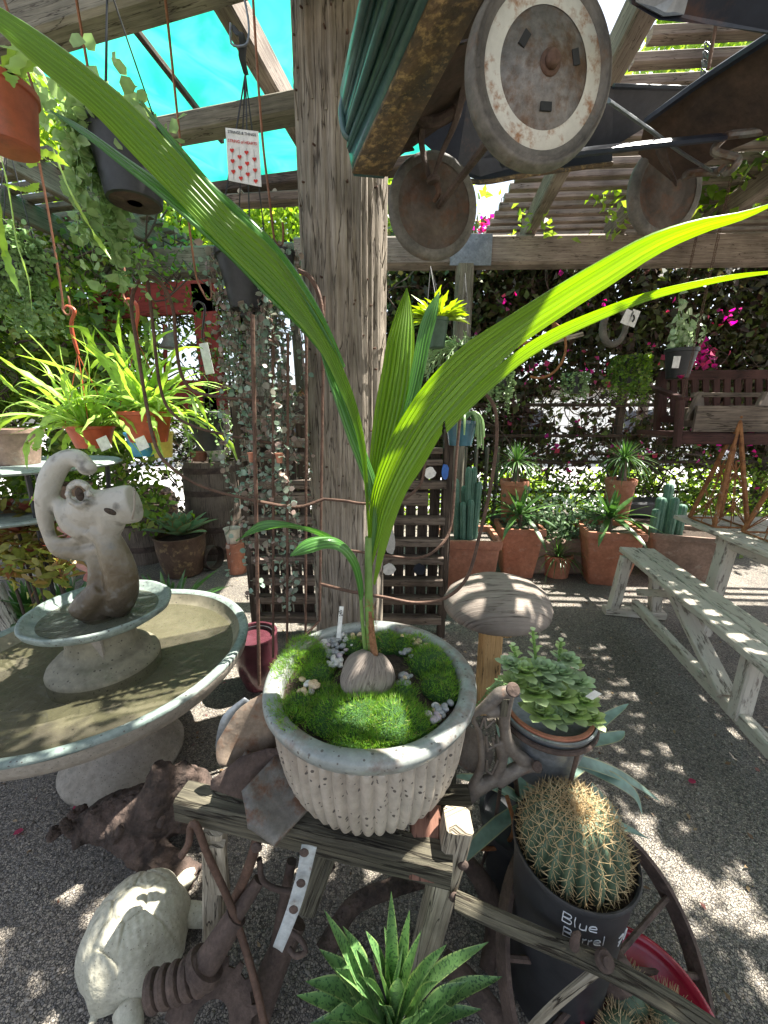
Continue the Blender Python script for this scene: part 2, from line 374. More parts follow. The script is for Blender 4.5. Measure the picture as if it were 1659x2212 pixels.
def GRAVEL(name,scale,cols,lo=(.05,.045,.04)):
    m=bpy.data.materials.new(name); m.use_nodes=True; nt=m.node_tree; b=nt.nodes['Principled BSDF']; L=nt.links.new
    tc=_n(nt,'ShaderNodeTexCoord'); 
    dn=_n(nt,'ShaderNodeTexNoise'); dn.inputs['Scale'].default_value=scale*.5; L(tc.outputs['Object'],dn.inputs[0])
    va=_n(nt,'ShaderNodeVectorMath',operation='MULTIPLY_ADD'); va.inputs[1].default_value=(.006,.006,.006); L(dn.outputs['Color'],va.inputs[0]); L(tc.outputs['Object'],va.inputs[2])
    vo=_n(nt,'ShaderNodeTexVoronoi'); vo.inputs['Scale'].default_value=scale; vo.inputs['Randomness'].default_value=1; L(va.outputs[0],vo.inputs[0])
    sp=_n(nt,'ShaderNodeSeparateColor'); L(vo.outputs['Color'],sp.inputs[0])
    cr=_n(nt,'ShaderNodeValToRGB'); e=cr.color_ramp.elements; e[0].color=(*cols[0],1); e[1].color=(*cols[-1],1); n=len(cols)
    for i in range(1,n-1): x=e.new(i/(n-1)); x.color=(*cols[i],1)
    L(sp.outputs[0],cr.inputs[0])
    ve=_n(nt,'ShaderNodeTexVoronoi',feature='DISTANCE_TO_EDGE'); ve.inputs['Scale'].default_value=scale; L(va.outputs[0],ve.inputs[0])
    mr=_n(nt,'ShaderNodeMapRange'); mr.inputs[2].default_value=.12; L(ve.outputs[0],mr.inputs[0])
    mx=_n(nt,'ShaderNodeMix',data_type='RGBA'); L(mr.outputs[0],mx.inputs[0]); mx.inputs[6].default_value=(*lo,1); L(cr.outputs[0],mx.inputs[7])
    big=_n(nt,'ShaderNodeTexNoise'); big.inputs['Scale'].default_value=1.7; big.inputs['Detail'].default_value=6; L(tc.outputs['Object'],big.inputs[0])
    m2=_n(nt,'ShaderNodeMapRange'); m2.inputs[1].default_value=.3; m2.inputs[2].default_value=.7; m2.inputs[3].default_value=.75; m2.inputs[4].default_value=1.2; L(big.outputs[0],m2.inputs[0])
    hs=_n(nt,'ShaderNodeHueSaturation'); L(mx.outputs[2],hs.inputs['Color']); L(m2.outputs[0],hs.inputs['Value'])
    L(hs.outputs[0],b.inputs['Base Color']); b.inputs['Roughness'].default_value=.85
    h=_n(nt,'ShaderNodeMath',operation='MULTIPLY_ADD'); L(mr.outputs[0],h.inputs[0]); h.inputs[1].default_value=.7; L(sp.outputs[1],h.inputs[2])
    bp=_n(nt,'ShaderNodeBump'); bp.inputs['Strength'].default_value=.9; bp.inputs['Distance'].default_value=.006; L(h.outputs[0],bp.inputs['Height']); L(bp.outputs[0],b.inputs['Normal'])
    return m
m_gravel=GRAVEL('gravel',150,[(.09,.08,.07),(.2,.175,.145),(.3,.265,.22),(.16,.15,.14),(.4,.35,.28),(.24,.21,.18)])
m_street=M('street concrete',(.42,.42,.42),(.55,.54,.52),scale=2,bump=.1)
m_pole=WOOD('weathered pole',(.2,.165,.125),(.42,.365,.3),dark=(.09,.07,.055),crack=.7,bump=.8)
m_beam=WOOD('pergola timber',(.13,.12,.09),(.24,.22,.17),crack=.35,bump=.4)
m_beam2=WOOD('pergola lath timber',(.17,.13,.11),(.32,.27,.23),crack=.3,bump=.3)
m_plank=WOOD('old plank',(.11,.085,.07),(.24,.19,.15),crack=.8)
m_plank_d=WOOD('dark plank',(.05,.038,.03),(.12,.09,.07),crack=.8)
m_old=WOOD('old sawn timber',(.05,.045,.034),(.15,.135,.095),crack=.9,bump=1)
m_pale=WOOD('pale post timber',(.26,.22,.16),(.5,.44,.34),crack=.7,bump=.8)
m_white=WOOD('flaking white timber',(.22,.19,.16),(.36,.32,.27),paint=(.58,.54,.46),pt=.44,crack=.5,bump=.6,dark=(.1,.08,.06))
m_red_w=WOOD('red painted timber',(.08,.03,.025),(.14,.05,.04),paint=(.28,.05,.045),pt=.42)
m_maroon=WOOD('maroon bench timber',(.06,.03,.025),(.1,.045,.04),crack=.4)
m_block=WOOD('red brown block',(.17,.08,.055),(.27,.14,.1),crack=.3)
m_cedar=WOOD('cedar leg',(.4,.24,.1),(.58,.38,.18),crack=.3)
m_mush=WOOD('weathered mushroom cap',(.23,.19,.16),(.29,.25,.215),dark=(.12,.095,.08),crack=.35,bump=.8,gs=.8)
m_drift=WOOD('driftwood',(.28,.25,.2),(.52,.48,.4),crack=1,bump=1)
m_burl=M('dark burl',(.03,.022,.018),(.11,.075,.06),scale=14,rough=.95,bump=1,bscale=30,bd=.03)
m_terra=M('terracotta',(.33,.125,.07),(.45,.19,.115),scale=5,rough=.8,bump=.15,c3=(.46,.27,.2),s3=14,t3=.6)
m_terra_d=M('old and shade darkened terracotta',(.18,.12,.09),(.3,.2,.15),scale=6,rough=.85,bump=.2,c3=(.42,.36,.3),s3=9,t3=.6)
m_blackp=M('black plastic',(.018,.019,.022),(.03,.031,.034),scale=10,rough=.5,bump=.05)
m_redp=M('orange red plastic',(.42,.075,.03),(.5,.1,.045),scale=4,rough=.42,bump=.02)
m_redd=M('stained red plastic',(.4,.09,.04),(.46,.12,.06),scale=4,rough=.5,bump=.2,c3=(.16,.06,.035),s3=14,t3=.56)
m_rust=M('rust',(.06,.042,.035),(.13,.09,.072),scale=18,rough=.9,bump=.5,metal=.2)
m_rustb=M('bright rust',(.17,.065,.025),(.36,.16,.06),scale=24,rough=.9,bump=.5,c3=(.55,.52,.44),s3=16,t3=.62)
m_rod=M('rusty rod',(.085,.05,.036),(.17,.1,.07),scale=20,rough=.75,bump=.3,metal=.4)
m_wire=M('copper brown wire',(.2,.085,.05),(.3,.14,.08),scale=20,rough=.5,bump=.1,metal=.5)
m_iron=M('cast iron',(.12,.1,.085),(.2,.175,.15),scale=12,rough=.62,bump=.35,metal=.35,c3=(.18,.08,.04),s3=9,t3=.63)
m_conc=M('fountain concrete',(.25,.22,.18),(.37,.33,.28),scale=5,rough=.85,bump=.4,bscale=60,c3=(.24,.22,.185),s3=11,t3=.6,speck=((.16,.14,.12),110,.26))
m_concin=M('algae stained basin',(.15,.135,.09),(.29,.26,.185),scale=4,rough=.7,bump=.25,c3=(.13,.13,.08),s3=6,t3=.6,speck=((.08,.07,.05),60,.25))
m_patina_tint=M('green grey patina and teal light tint',(.15,.2,.18),(.28,.32,.29),scale=7,rough=.6,bump=.3,c3=(.1,.13,.12),s3=18,t3=.58,speck=((.09,.08,.07),70,.25))  # also carries the teal light falling on the fountain rim
m_wet=M('wet brown concrete',(.1,.075,.035),(.24,.18,.1),scale=6,rough=.3,bump=.4,c3=(.38,.33,.25),s3=5,t3=.6,coat=.4)
m_glaze=M('speckled stoneware',(.33,.28,.225),(.47,.42,.35),scale=3,rough=.5,bump=.2,bscale=60,bd=.003,c3=(.33,.28,.225),s3=22,t3=.58,speck=((.1,.085,.075),70,.34))
m_rim=M('blue grey glaze',(.21,.235,.225),(.31,.33,.305),scale=5,rough=.4,bump=.3,c3=(.19,.14,.115),s3=11,t3=.52,coat=.3,speck=((.1,.09,.08),80,.28))
m_soil=M('soil',(.03,.02,.014),(.07,.05,.035),scale=40,rough=1,bump=1)
m_tort=M('tortoise stone',(.38,.365,.28),(.48,.46,.37),scale=9,rough=.8,bump=.5,c3=(.26,.25,.19),s3=20,t3=.6,speck=((.2,.19,.15),130,.22))
m_purple=M('purple glaze',(.07,.02,.028),(.11,.035,.045),scale=3,rough=.25,bump=.05,coat=.5)
m_blueg=M('blue glaze',(.03,.1,.14),(.05,.16,.22),scale=3,rough=.2,bump=.05,coat=.6)
m_lava=M('flaking brown glaze',(.075,.042,.028),(.13,.08,.05),scale=8,rough=.6,bump=.4,c3=(.36,.25,.12),s3=13,t3=.57)
m_strap=M('chalky grey painted strap',(.38,.41,.41),(.5,.52,.51),scale=9,rough=.6,bump=.2,c3=(.2,.12,.08),s3=30,t3=.58)
m_plate=M('tan rusted plate',(.2,.15,.11),(.3,.24,.18),scale=8,rough=.6,bump=.3,metal=.3,c3=(.2,.1,.055),s3=16,t3=.5)
m_cream=M('cream enamel',(.6,.57,.46),(.68,.64,.54),scale=3,rough=.4,bump=.05)
m_tin=M('galvanised tin',(.16,.18,.2),(.26,.28,.3),scale=9,rough=.42,bump=.1,metal=.6)
m_tincol=M('painted grey tin',(.13,.12,.105),(.24,.225,.195),scale=9,metal=.45,rough=.5,bump=.2,c3=(.14,.075,.045),s3=22,t3=.5)
m_cloth=None
m_tealp=M('chipped teal paint',(.035,.085,.085),(.055,.125,.12),scale=6,rough=.35,bump=.15,c3=(.5,.4,.26),s3=34,t3=.72,coat=.3)
m_wornr=M('worn rust edge',(.055,.05,.04),(.16,.1,.05),scale=16,rough=.75,bump=.6,c3=(.4,.27,.12),s3=60,t3=.53)
m_navy=M('navy enamel',(.012,.016,.028),(.025,.03,.045),scale=8,rough=.35,bump=.1,c3=(.09,.045,.03),s3=7,t3=.62)
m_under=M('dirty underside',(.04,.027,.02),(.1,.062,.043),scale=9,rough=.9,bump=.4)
m_rubber=M('old rubber',(.085,.078,.068),(.19,.17,.145),scale=14,c3=(.15,.09,.055),s3=18,t3=.6,rough=.75,bump=.4)
m_wheelw=M('chipped white ring',(.56,.54,.46),(.66,.64,.56),scale=5,rough=.55,bump=.1,c3=(.3,.15,.07),s3=38,t3=.53,grime=.12)
m_disc=M('steel disc',(.13,.12,.11),(.24,.22,.2),scale=11,rough=.5,bump=.25,metal=.35,c3=(.13,.08,.05),s3=24,t3=.48,grime=.35)
m_disc2=M('dirty steel disc',(.06,.045,.035),(.13,.1,.08),scale=9,rough=.7,bump=.25,metal=.2,c3=(.12,.06,.035),s3=22,t3=.52)
m_card=M('white card',(.78,.77,.74),rough=.6,bump=0)
m_ink=M('black ink',(.02,.02,.02),rough=.7,bump=0)
m_redink=M('red ink',(.6,.03,.02),rough=.7,bump=0)
m_chalk=M('silver ink',(.62,.64,.66),rough=.5,bump=0)
m_bluetag=M('blue plastic',(.02,.12,.45),rough=.4,bump=0)
m_bowl=M('red enamel bowl',(.3,.012,.03),(.36,.02,.045),scale=3,rough=.25,bump=.03,coat=.5)
m_yellow=M('faded yellow enamel',(.5,.4,.06),(.6,.48,.1),scale=3,rough=.4,bump=.1)
m_blueen=M('faded blue enamel',(.04,.2,.38),(.06,.28,.48),scale=3,rough=.4,bump=.1)
m_stone_p=[M('pebble '+a,c,c2,scale=30,rough=.45,bump=.1) for a,c,c2 in (('grey',(.2,.21,.22),(.34,.34,.34)),('pale',(.48,.46,.44),(.62,.6,.56)),('tan',(.5,.36,.2),(.62,.48,.32)),('mauve',(.34,.27,.31),(.46,.39,.42)))]
m_coco=WOOD('coconut husk',(.2,.165,.14),(.36,.31,.27),dark=(.13,.1,.085),crack=.3,bump=.8,gs=2.5)
m_fibre=M('brown fibre',(.2,.09,.04),(.36,.18,.09),scale=40,rough=.95,bump=1)
# foliage
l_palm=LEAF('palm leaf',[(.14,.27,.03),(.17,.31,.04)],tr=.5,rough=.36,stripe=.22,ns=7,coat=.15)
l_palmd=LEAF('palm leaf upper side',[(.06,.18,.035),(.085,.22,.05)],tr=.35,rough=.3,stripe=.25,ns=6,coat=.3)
l_stalk=LEAF('palm stalk',[(.12,.22,.05),(.15,.26,.06)],tr=.05,rough=.45)
l_moss=LEAF('moss',[(.07,.19,.015),(.13,.3,.03),(.22,.4,.045),(.1,.24,.02),(.16,.3,.03),(.26,.25,.08)],tr=.3,rough=.6)
l_epi=LEAF('flat cactus stem',[(.2,.36,.06),(.3,.48,.09),(.38,.54,.13)],tr=.35,rough=.45)
l_shrub=LEAF('shrub leaf',[(.04,.09,.012),(.1,.2,.025),(.22,.36,.05),(.06,.12,.02),(.3,.36,.08)],tr=.35)
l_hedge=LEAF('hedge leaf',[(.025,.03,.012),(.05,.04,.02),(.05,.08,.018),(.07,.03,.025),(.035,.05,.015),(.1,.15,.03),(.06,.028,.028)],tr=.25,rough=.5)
l_pink=LEAF('bougainvillea bract',[(.4,.03,.2),(.55,.05,.24),(.45,.07,.08),(.3,.05,.2)],tr=.5,rough=.6)
l_disch=LEAF('pale round leaf',[(.2,.32,.13),(.3,.42,.18),(.24,.36,.14)],tr=.3,rough=.5)
l_heart=LEAF('grey green heart leaf',[(.17,.27,.21),(.33,.44,.35),(.26,.2,.17),(.36,.26,.22),(.2,.31,.23)],tr=.2,rough=.45)
l_pearl=LEAF('pearl leaf',[(.16,.28,.1),(.26,.4,.16),(.2,.34,.12)],tr=.1,rough=.4)
l_agave=LEAF('agave leaf',[(.12,.23,.12),(.16,.29,.15),(.14,.26,.11)],tr=.08,rough=.45,c_edge=(.3,.22,.08))
l_agblue=LEAF('blue agave leaf',[(.15,.24,.2),(.2,.3,.25)],tr=.08,rough=.5,c_edge=(.32,.33,.2))
l_agspot=LEAF('spotted agave leaf',[(.075,.18,.06),(.12,.25,.08),(.17,.3,.11)],tr=.15,rough=.38,c_edge=(.28,.4,.14),spots=((.05,.115,.045),170),coat=.3)
l_ech=LEAF('rosette leaf',[(.36,.48,.18),(.46,.58,.26),(.46,.56,.32),(.3,.44,.15)],tr=.2,rough=.5)
l_ech2=LEAF('grey rosette leaf',[(.34,.46,.26),(.45,.55,.36)],tr=.15,rough=.5)
l_yucca=LEAF('strappy leaf',[(.03,.09,.02),(.06,.14,.035),(.1,.2,.05)],tr=.25,rough=.35,coat=.2)
l_cact=M('columnar cactus skin',(.07,.16,.11),(.12,.23,.16),scale=12,rough=.6,bump=.2)
l_barrel=M('barrel cactus skin',(.05,.085,.05),(.1,.145,.085),scale=12,rough=.6,bump=.2)
m_spine=M('cactus spine',(.36,.25,.12),(.52,.4,.22),scale=20,rough=.6,bump=0)
l_aeon=LEAF('bronze rosette leaf',[(.2,.05,.04),(.28,.1,.07),(.2,.2,.04),(.34,.16,.12)],tr=.25,rough=.35)
l_pinkl=LEAF('pink leaf',[(.5,.22,.22),(.58,.3,.28)],tr=.3,rough=.5)
l_tree=LEAF('tree leaf',[(.12,.22,.03),(.22,.36,.06),(.3,.42,.08)],tr=.5)
# turquoise shade fabric: thin woven sheet that lights up from above
def shade():
    m=bpy.data.materials.new('turquoise shade fabric'); m.use_nodes=True; nt=m.node_tree; L=nt.links.new; out=nt.nodes['Material Output']; nt.nodes.remove(nt.nodes['Principled BSDF'])
    d=_n(nt,'ShaderNodeBsdfDiffuse'); d.inputs[0].default_value=(.02,.32,.25,1)
    t=_n(nt,'ShaderNodeBsdfTranslucent')
    tc=_n(nt,'ShaderNodeTexCoord'); no=_n(nt,'ShaderNodeTexNoise'); no.inputs['Scale'].default_value=2.2; no.inputs['Detail'].default_value=8; no.inputs['Distortion'].default_value=1.5; L(tc.outputs['Object'],no.inputs[0])
    cr=_n(nt,'ShaderNodeValToRGB'); e=cr.color_ramp.elements; e[0].position=.35; e[1].position=.65; e[0].color=(.012,.25,.18,1); e[1].color=(.045,.40,.29,1); L(no.outputs[0],cr.inputs[0]); L(cr.outputs[0],t.inputs[0])
    ms=_n(nt,'ShaderNodeMixShader'); ms.inputs[0].default_value=.8; L(d.outputs[0],ms.inputs[1]); L(t.outputs[0],ms.inputs[2]); L(ms.outputs[0],out.inputs[0]); return m
m_cloth=shade()
def water():
    m=bpy.data.materials.new('shallow water'); m.use_nodes=True; nt=m.node_tree; b=nt.nodes['Principled BSDF']; L=nt.links.new
    b.inputs['Base Color'].default_value=(.10,.095,.055,1); b.inputs['Roughness'].default_value=.02; b.inputs['IOR'].default_value=1.33; b.inputs['Transmission Weight'].default_value=.0
    b.inputs['Alpha'].default_value=.55
    tc=_n(nt,'ShaderNodeTexCoord'); n=_n(nt,'ShaderNodeTexNoise'); n.inputs['Scale'].default_value=14; n.inputs['Detail'].default_value=4; n.inputs['Distortion'].default_value=1; L(tc.outputs['Object'],n.inputs[0])
    bp=_n(nt,'ShaderNodeBump'); bp.inputs['Strength'].default_value=.8; bp.inputs['Distance'].default_value=.02; L(n.outputs[0],bp.inputs['Height']); L(bp.outputs[0],b.inputs['Normal']); return m
m_water=water()
# ================= setting =================
def sheet(name,m,x0,x1,y0,y1,z,n=1):
    b=MB(); b.add([(x0,y0,z),(x1,y0,z),(x1,y1,z),(x0,y1,z)],[(0,1,2,3)]); o=b.build(name,m,smooth=False); o['kind']='structure'; return o
sheet('gravel_ground',m_gravel,-60,60,-60,90,0)
sheet('street',m_street,-60,60,6.2,90,.006)
# loose stones on the gravel close to the camera
n=17000; P=np.zeros((n,3)); P[:,0]=rng.uniform(-1.9,2.1,n); P[:,1]=rng.uniform(.45,2.9,n); P[:,2]=.002
vs=[];sz=rng.uniform(.0028,.0068,(n,1,1)); base=np.array([[1,0,0],[.2,.9,0],[-.9,.3,0],[-.4,-.9,0],[0,0,.9]])[None]*sz*np.array([1.2,.9,.8])
ang=rng.uniform(0,6.28,n); c,s_=np.cos(ang)[:,None],np.sin(ang)[:,None]
bx=base[:,:,0]*c-base[:,:,1]*s_; by=base[:,:,0]*s_+base[:,:,1]*c
VV=np.stack([bx,by,base[:,:,2]],2)+P[:,None]; idx=np.arange(n)[:,None]*5
FF=np.concatenate([np.stack([idx[:,0]+i,idx[:,0]+(i+1)%4,idx[:,0]+4],1) for i in range(4)])
m_chip=LEAF('stone chip',[(.09,.085,.08),(.28,.25,.2),(.16,.15,.14),(.36,.32,.27),(.2,.18,.16)],tr=0,rough=.85)
o=fast('loose_gravel',VV.reshape(-1,3),FF,m_chip); o['kind']='stuff'; o['label']='loose grey and tan gravel chips scattered over the yard floor'; o['category']='gravel'
# bright building across the street
t=thing('building','bright pale stucco building beyond the street behind the hedge','building',(3,13,0))
b=MB(); b.box((3,14,1.15),20,3,2.3); b.build('wall',M('sunlit stucco',(.7,.7,.7),(.78,.77,.74),scale=2,bump=.1),t)
b=MB(); b.box((3,13.9,2.36),20.6,3.6,.12); b.build('roof',m_under,t)
for x in (-3.2,1.5,4.5,8): 
    b=MB(); b.bar((x-.5,12.47,1.2),(x+.5,12.47,1.2),.04,.9); b.build('window',m_navy,t)
# leafy trees behind the yard
def tree(px,py,Y,r,label,n=2600,mat=None,hgt=None):
    c=A(px,py,Y); t=thing('tree',label,'tree',(c.x,c.y,0))
    b=MB(); b.tube([(c.x,c.y,0),(c.x+.1,c.y,c.z*.5),(c.x-.05,c.y,c.z)],[.12,.09,.04],n=8,seg=6)
    for k in range(9):
        a=random.random()*6.3; e=V((math.cos(a)*r*.75,math.sin(a)*r*.6,random.uniform(-.2,.7)*r)); b.tube([(c.x,c.y,c.z-r*.7),c+e*.5,c+e],[.04,.025,.008],n=5,seg=5)
    b.build('trunk',m_plank_d,t)
    k=40; cl=norm(rng.normal(size=(k,3)))*rng.uniform(.3,1,(k,1))*r; pick=rng.integers(0,k,n)
    P=np.array(c)+cl[pick]+rng.normal(size=(n,3))*r*.17
    fast('crown',*leafcloud(P,.1*r+.03,aspect=.55),mat or l_tree,t)
tree(420,500,5.6,.8,'bright green tree showing between the lath roof and the turquoise shade cloth')
tree(130,270,6.0,1.1,'sunlit tree high behind the hanging pots at the top left')
tree(620,520,6.2,.8,'green tree top behind the weathered utility pole')
tree(900,470,6.5,.9,'green tree seen between the pole and the rusty pedal car wheel')
tree(1500,140,9,1.5,'tall leafy tree beyond the lath roof on the right')
tree(60,700,5.8,1.2,'broad leafy tree behind the yard fence at the far left',n=3600)
# ---------------- utility pole ----------------
pc0=A(755,1300,1.78); pc1=A(735,0,1.74)
t=thing('utility_pole','thick weathered grey utility pole with long cracks behind the palm','pole',(pc0.x,pc0.y,0))
dirp=(pc1-pc0)/(pc1.z-pc0.z); bot=pc0-dirp*pc0.z; 
rb=70*S(pc0)*1.0; rt=100*S(pc1)
ph=[(random.uniform(0,6.28),random.uniform(5,38),random.uniform(.003,.012)) for _ in range(16)]
b=MB(); vs=[];fs=[];uv=[]; n=144; m=110; Hh=3.6
for i in range(m+1):
    z=Hh*i/m; c=bot+dirp*z; r=rb+(rt-rb)*(z/pc1.z if z<pc1.z else 1)
    for k in range(n):
        a=6.2832*k/n; q=1
        for (p0,fr,am) in ph: q+=am*math.sin(round(fr)*a+p0+.5*math.sin(z*1.3+p0))
        cr=0
        for j,(ca,cw,cdp) in enumerate(((4.5,.035,.1),(4.95,.022,.06),(4.15,.03,.07),(5.3,.02,.05),(3.7,.02,.05),(5.6,.03,.07))):
            ce=ca+.05*math.sin(z*2.1+j*2)+.02*math.sin(z*7+j); g=(a-ce)/cw
            cr+=cdp*math.exp(-g*g)*(.5+.5*math.sin(z*(1.1+.3*j)+j*1.7))
        q-=max(cr,0); vs.append(c+V((math.cos(a)*r*q,math.sin(a)*r*q,0)))
for i in range(m):
    for k in range(n):
        j=(k+1)%n; fs.append((i*n+k,i*n+j,(i+1)*n+j,(i+1)*n+k)); z0,z1=Hh*i/m,Hh*(i+1)/m; c0,c1=rb*6.28*k/n,rb*6.28*(k+1)/n
        uv.append([(z0,c0),(z0,c1),(z1,c1),(z1,c0)])
b.add(vs,fs,uv); b.build('shaft',m_pole,t,smooth=True)
def polept(a,z,out=0):
    c=bot+dirp*z; r=(rb+(rt-rb)*z/pc1.z)*1.0+out; return c+V((math.cos(a)*r,math.sin(a)*r,0))
b=MB()
for k in range(70):
    a=random.uniform(3.3,6.1); z=random.uniform(.9,2.9); p=polept(a,z,-.006); b.tube([p,p+V((math.cos(a),math.sin(a),0))*.014],.0035,n=6)
b.build('nail',m_rod,t)
b=MB()
for k in range(90):
    a=random.uniform(3.2,6.2); z=random.uniform(.7,2.9); p=polept(a,z,.001); q=polept(a+random.uniform(-.05,.05),z+random.uniform(.05,.16),.012+random.random()*.01)
    b.tube([p,q],[.004,.0008],n=4)
b.build('splinter',m_pole,t)
# ---------------- pergola ----------------
t=thing('pergola','weathered grey timber pergola with rafters and open lath roof overhead','pergola',(0,2,0))
BB,BT=2.62,2.83
def beam(name,a,b_,wd,ht,m=m_beam,up=(0,0,1),hang=0):
    a=V(a)+V((0,0,ht/2));b_=V(b_)+V((0,0,ht/2)); k=MB(); k.bar(a,b_,wd,ht,up); return k.build(name,m,t)
def ext(a,b_,k0,k1): d=V(b_)-V(a); return V(a)-d*k0,V(b_)+d*k1
a,b_=H(85,610,BB),H(640,592,BB); a,b_=ext(a,b_,.5,.0); beam('beam',a,b_,.14,.21)
a,b_=H(840,580,BB),H(1659,572,BB); a,b_=ext(a,b_,.25,.6); beam('beam',a,b_,.14,.20,m_beam2); RB=(a,b_)
# posts below the back beam
for (x,y,nm) in ((1005,572,0),(520,600,0),(-60,620,0)):
    p=H(x,y,BB); k=MB(); wd=.125; k.bar((p.x,p.y+.02,0),(p.x,p.y+.02,BB-.002),wd,wd,(0,1,0)); k.build('post',m_beam,t)
# plate bracket
k=MB(); a=H(968,577,BB)+V((0,-.074,.02)); b_=H(1055,577,BB)+V((0,-.074,.02)); 
k.bar(a+V((0,-.002,.07)),b_+V((0,-.002,.07)),.006,.21); 
br=k.build('bracket',m_tin,t)
k=MB()
for i in range(4):
    for j in range(2):
        p=a.lerp(b_,.12+.25*i)+V((0,-.006,.02+.12*j)); k.ell(p,.006,.004,.006,n=8,m=4)
k.build('bolt',m_tin,br)
# right rafters
r0,r1=H(1150,497,2.84),H(1400,30,2.84); rd=(r1-r0); rd.z=0; rd.normalize(); bd_=(RB[1]-RB[0]).normalized()
for k_ in (0,.66,1.32,1.98,2.7):
    s0=r0+bd_*k_-rd*.25; beam('rafter',s0,s0+rd*5.4,.085,.135,m_beam2)
# right laths, continuing over the camera
ld=V((1,-.06,0)).normalized()
# wanted sun patches, cut open in the laths and added roof vine: (x px, y px, height, radius)
LIT=[(745,1560,.86,.095),(960,1480,.86,.045),(690,1350,.85,.05),(1015,1590,.85,.05),(540,1180,.5,.06),(1180,1480,1.0,.08),(780,1480,.9,.035),(650,1475,.86,.03),(860,1380,.86,.04),
 (1180,1500,.9,.08),(1110,1445,.9,.05),(1060,1350,.7,.08),(1150,1380,.68,.06),(300,1935,.16,.08),(240,2040,.14,.03),(510,1680,.62,.03),(590,1540,.72,.035),(915,1800,.5,.025),(1000,1800,.55,.04),(1235,1790,.55,.05),(600,2040,.35,.02),
 (1240,1337,0,.10),(1160,1300,0,.1),(1300,1400,0,.05),(1470,1650,0,.08),(1560,1740,0,.08),(1640,1800,0,.08),(1400,1830,0,.09),(1380,1760,0,.05),(1500,1900,0,.07),(1620,1960,0,.09),(1560,1990,0,.05),(1590,1880,0,.04),(1330,1540,0,.04),(1400,1600,0,.03),(1480,1780,0,.05),(1500,2010,0,.06),(1640,2120,0,.06),
 (600,570,2.0,.06),(700,760,1.7,.03),(350,1700,0,.02),(850,640,2.2,.0)]
LITP=[(H(x,y,h),r*.8 if h==0 and x>1000 else r) for x,y,h,r in LIT]+[(A(1000,760,.8),.08),(A(1080,720,.78),.06),(A(1300,590,.76),.06),(A(1380,550,.75),.08),(A(1500,490,.73),.08),(A(900,960,.86),.05),(A(860,760,.95),.05),(A(930,860,.84),.06)]+[(A(810,y,1.68),.07) for y in (420,520,620,720,820,900,1150,1250)]+[(A(775,y,1.66),.05) for y in (640,720,800)]
def litmask(P):
    P=np.asarray(P,float); k=np.zeros(len(P),bool)
    for (T,r) in LITP:
        s=(P[:,2]-T.z)/sd.z; dx=P[:,0]-sd.x*s-T.x; dy=P[:,1]-sd.y*s-T.y; an=np.arctan2(dy,dx)
        k|=np.hypot(dx,dy)<(r*(1.15+.3*np.sin(3*an+T.x*9)+.15*np.sin(5*an+T.y*7))+(.04 if T.z>.05 or T.x<0 else .0))*(r>0)
    return k
def lath_runs(q,L):
    n=70; P=np.array([tuple(q+ld*(L*(i+.5)/n)) for i in range(n)]); bad=litmask(P)&(P[:,1]<1.8); a=None; out=[]
    for i in range(n+1):
        if i<n and not bad[i]:
            if a is None: a=i
        elif a is not None: out.append((q+ld*(L*a/n),q+ld*(L*i/n))); a=None
    return [r for r in out if (r[1]-r[0]).length>.12]
yy=-1.6; i=0
while yy<4.1:
    x0=.85 if yy>1.55 else -.35
    if 1.55<yy<2.5: x0=1.08
    if 1:
        q=V((x0,yy-.06*x0,2.98)); L=5.2
        for a,b_ in lath_runs(q,L): beam('lath',a,b_,.05,.042,m_beam2)
    yy+=.118 if yy>1.4 else .17
# left rafters and laths
g0,g1=H(0,357,2.84),H(352,545,2.84); a,b_=ext(g0,g1,.9,.25); beam('rafter',a,b_,.05,.15)
h0,h1=H(0,458,2.84),H(200,547,2.84); a,b_=ext(h0,h1,1.5,.25); beam('rafter',a,b_,.05,.15)
gd=(g1-g0).normalized(); pd=V((gd.y,-gd.x,0)); 
if pd.x>0: pd=-pd
for i in range(22):
    q=g0-gd*.9+gd*(i*.125)-pd*.12+V((0,0,.15)); beam('lath',q,q+pd*3.0,.06,.04,m_beam)
# crossbeams near the pole
a,b_=H(404,302,2.75),H(624,262,2.75); a,b_=ext(a,b_,.45,1.2); beam('beam',a,b_,.09,.085)
a,b_=H(132,90,2.75),H(404,8,2.75); a,b_=ext(a,b_,.6,1.0); beam('beam',a,b_,.10,.15)
a,b_=H(468,0,2.90),H(597,222,2.90); a,b_=ext(a,b_,.5,.9); beam('rafter',a,b_,.075,.13,m_beam2)
a,b_=H(262,32,3.3),H(425,240,3.3); a,b_=ext(a,b_,.5,.5); beam('rafter',a,b_,.03,.03,m_plank_d)
a,b_=H(500,420,2.9),H(640,402,2.9); a,b_=ext(a,b_,.3,2.0); beam('beam',a,b_,.1,.06,m_plank_d)
a,b_=H(510,447,2.75),H(640,440,2.75); a,b_=ext(a,b_,.3,2.2); o=beam('beam',a,b_,.08,.055,m_plank)
k=MB()
for x in (543,615): p=H(x,447,2.78); k.tube([p,p+V((-.03,-.12,.03))],.014,n=8)
k.build('peg',m_pale,o)
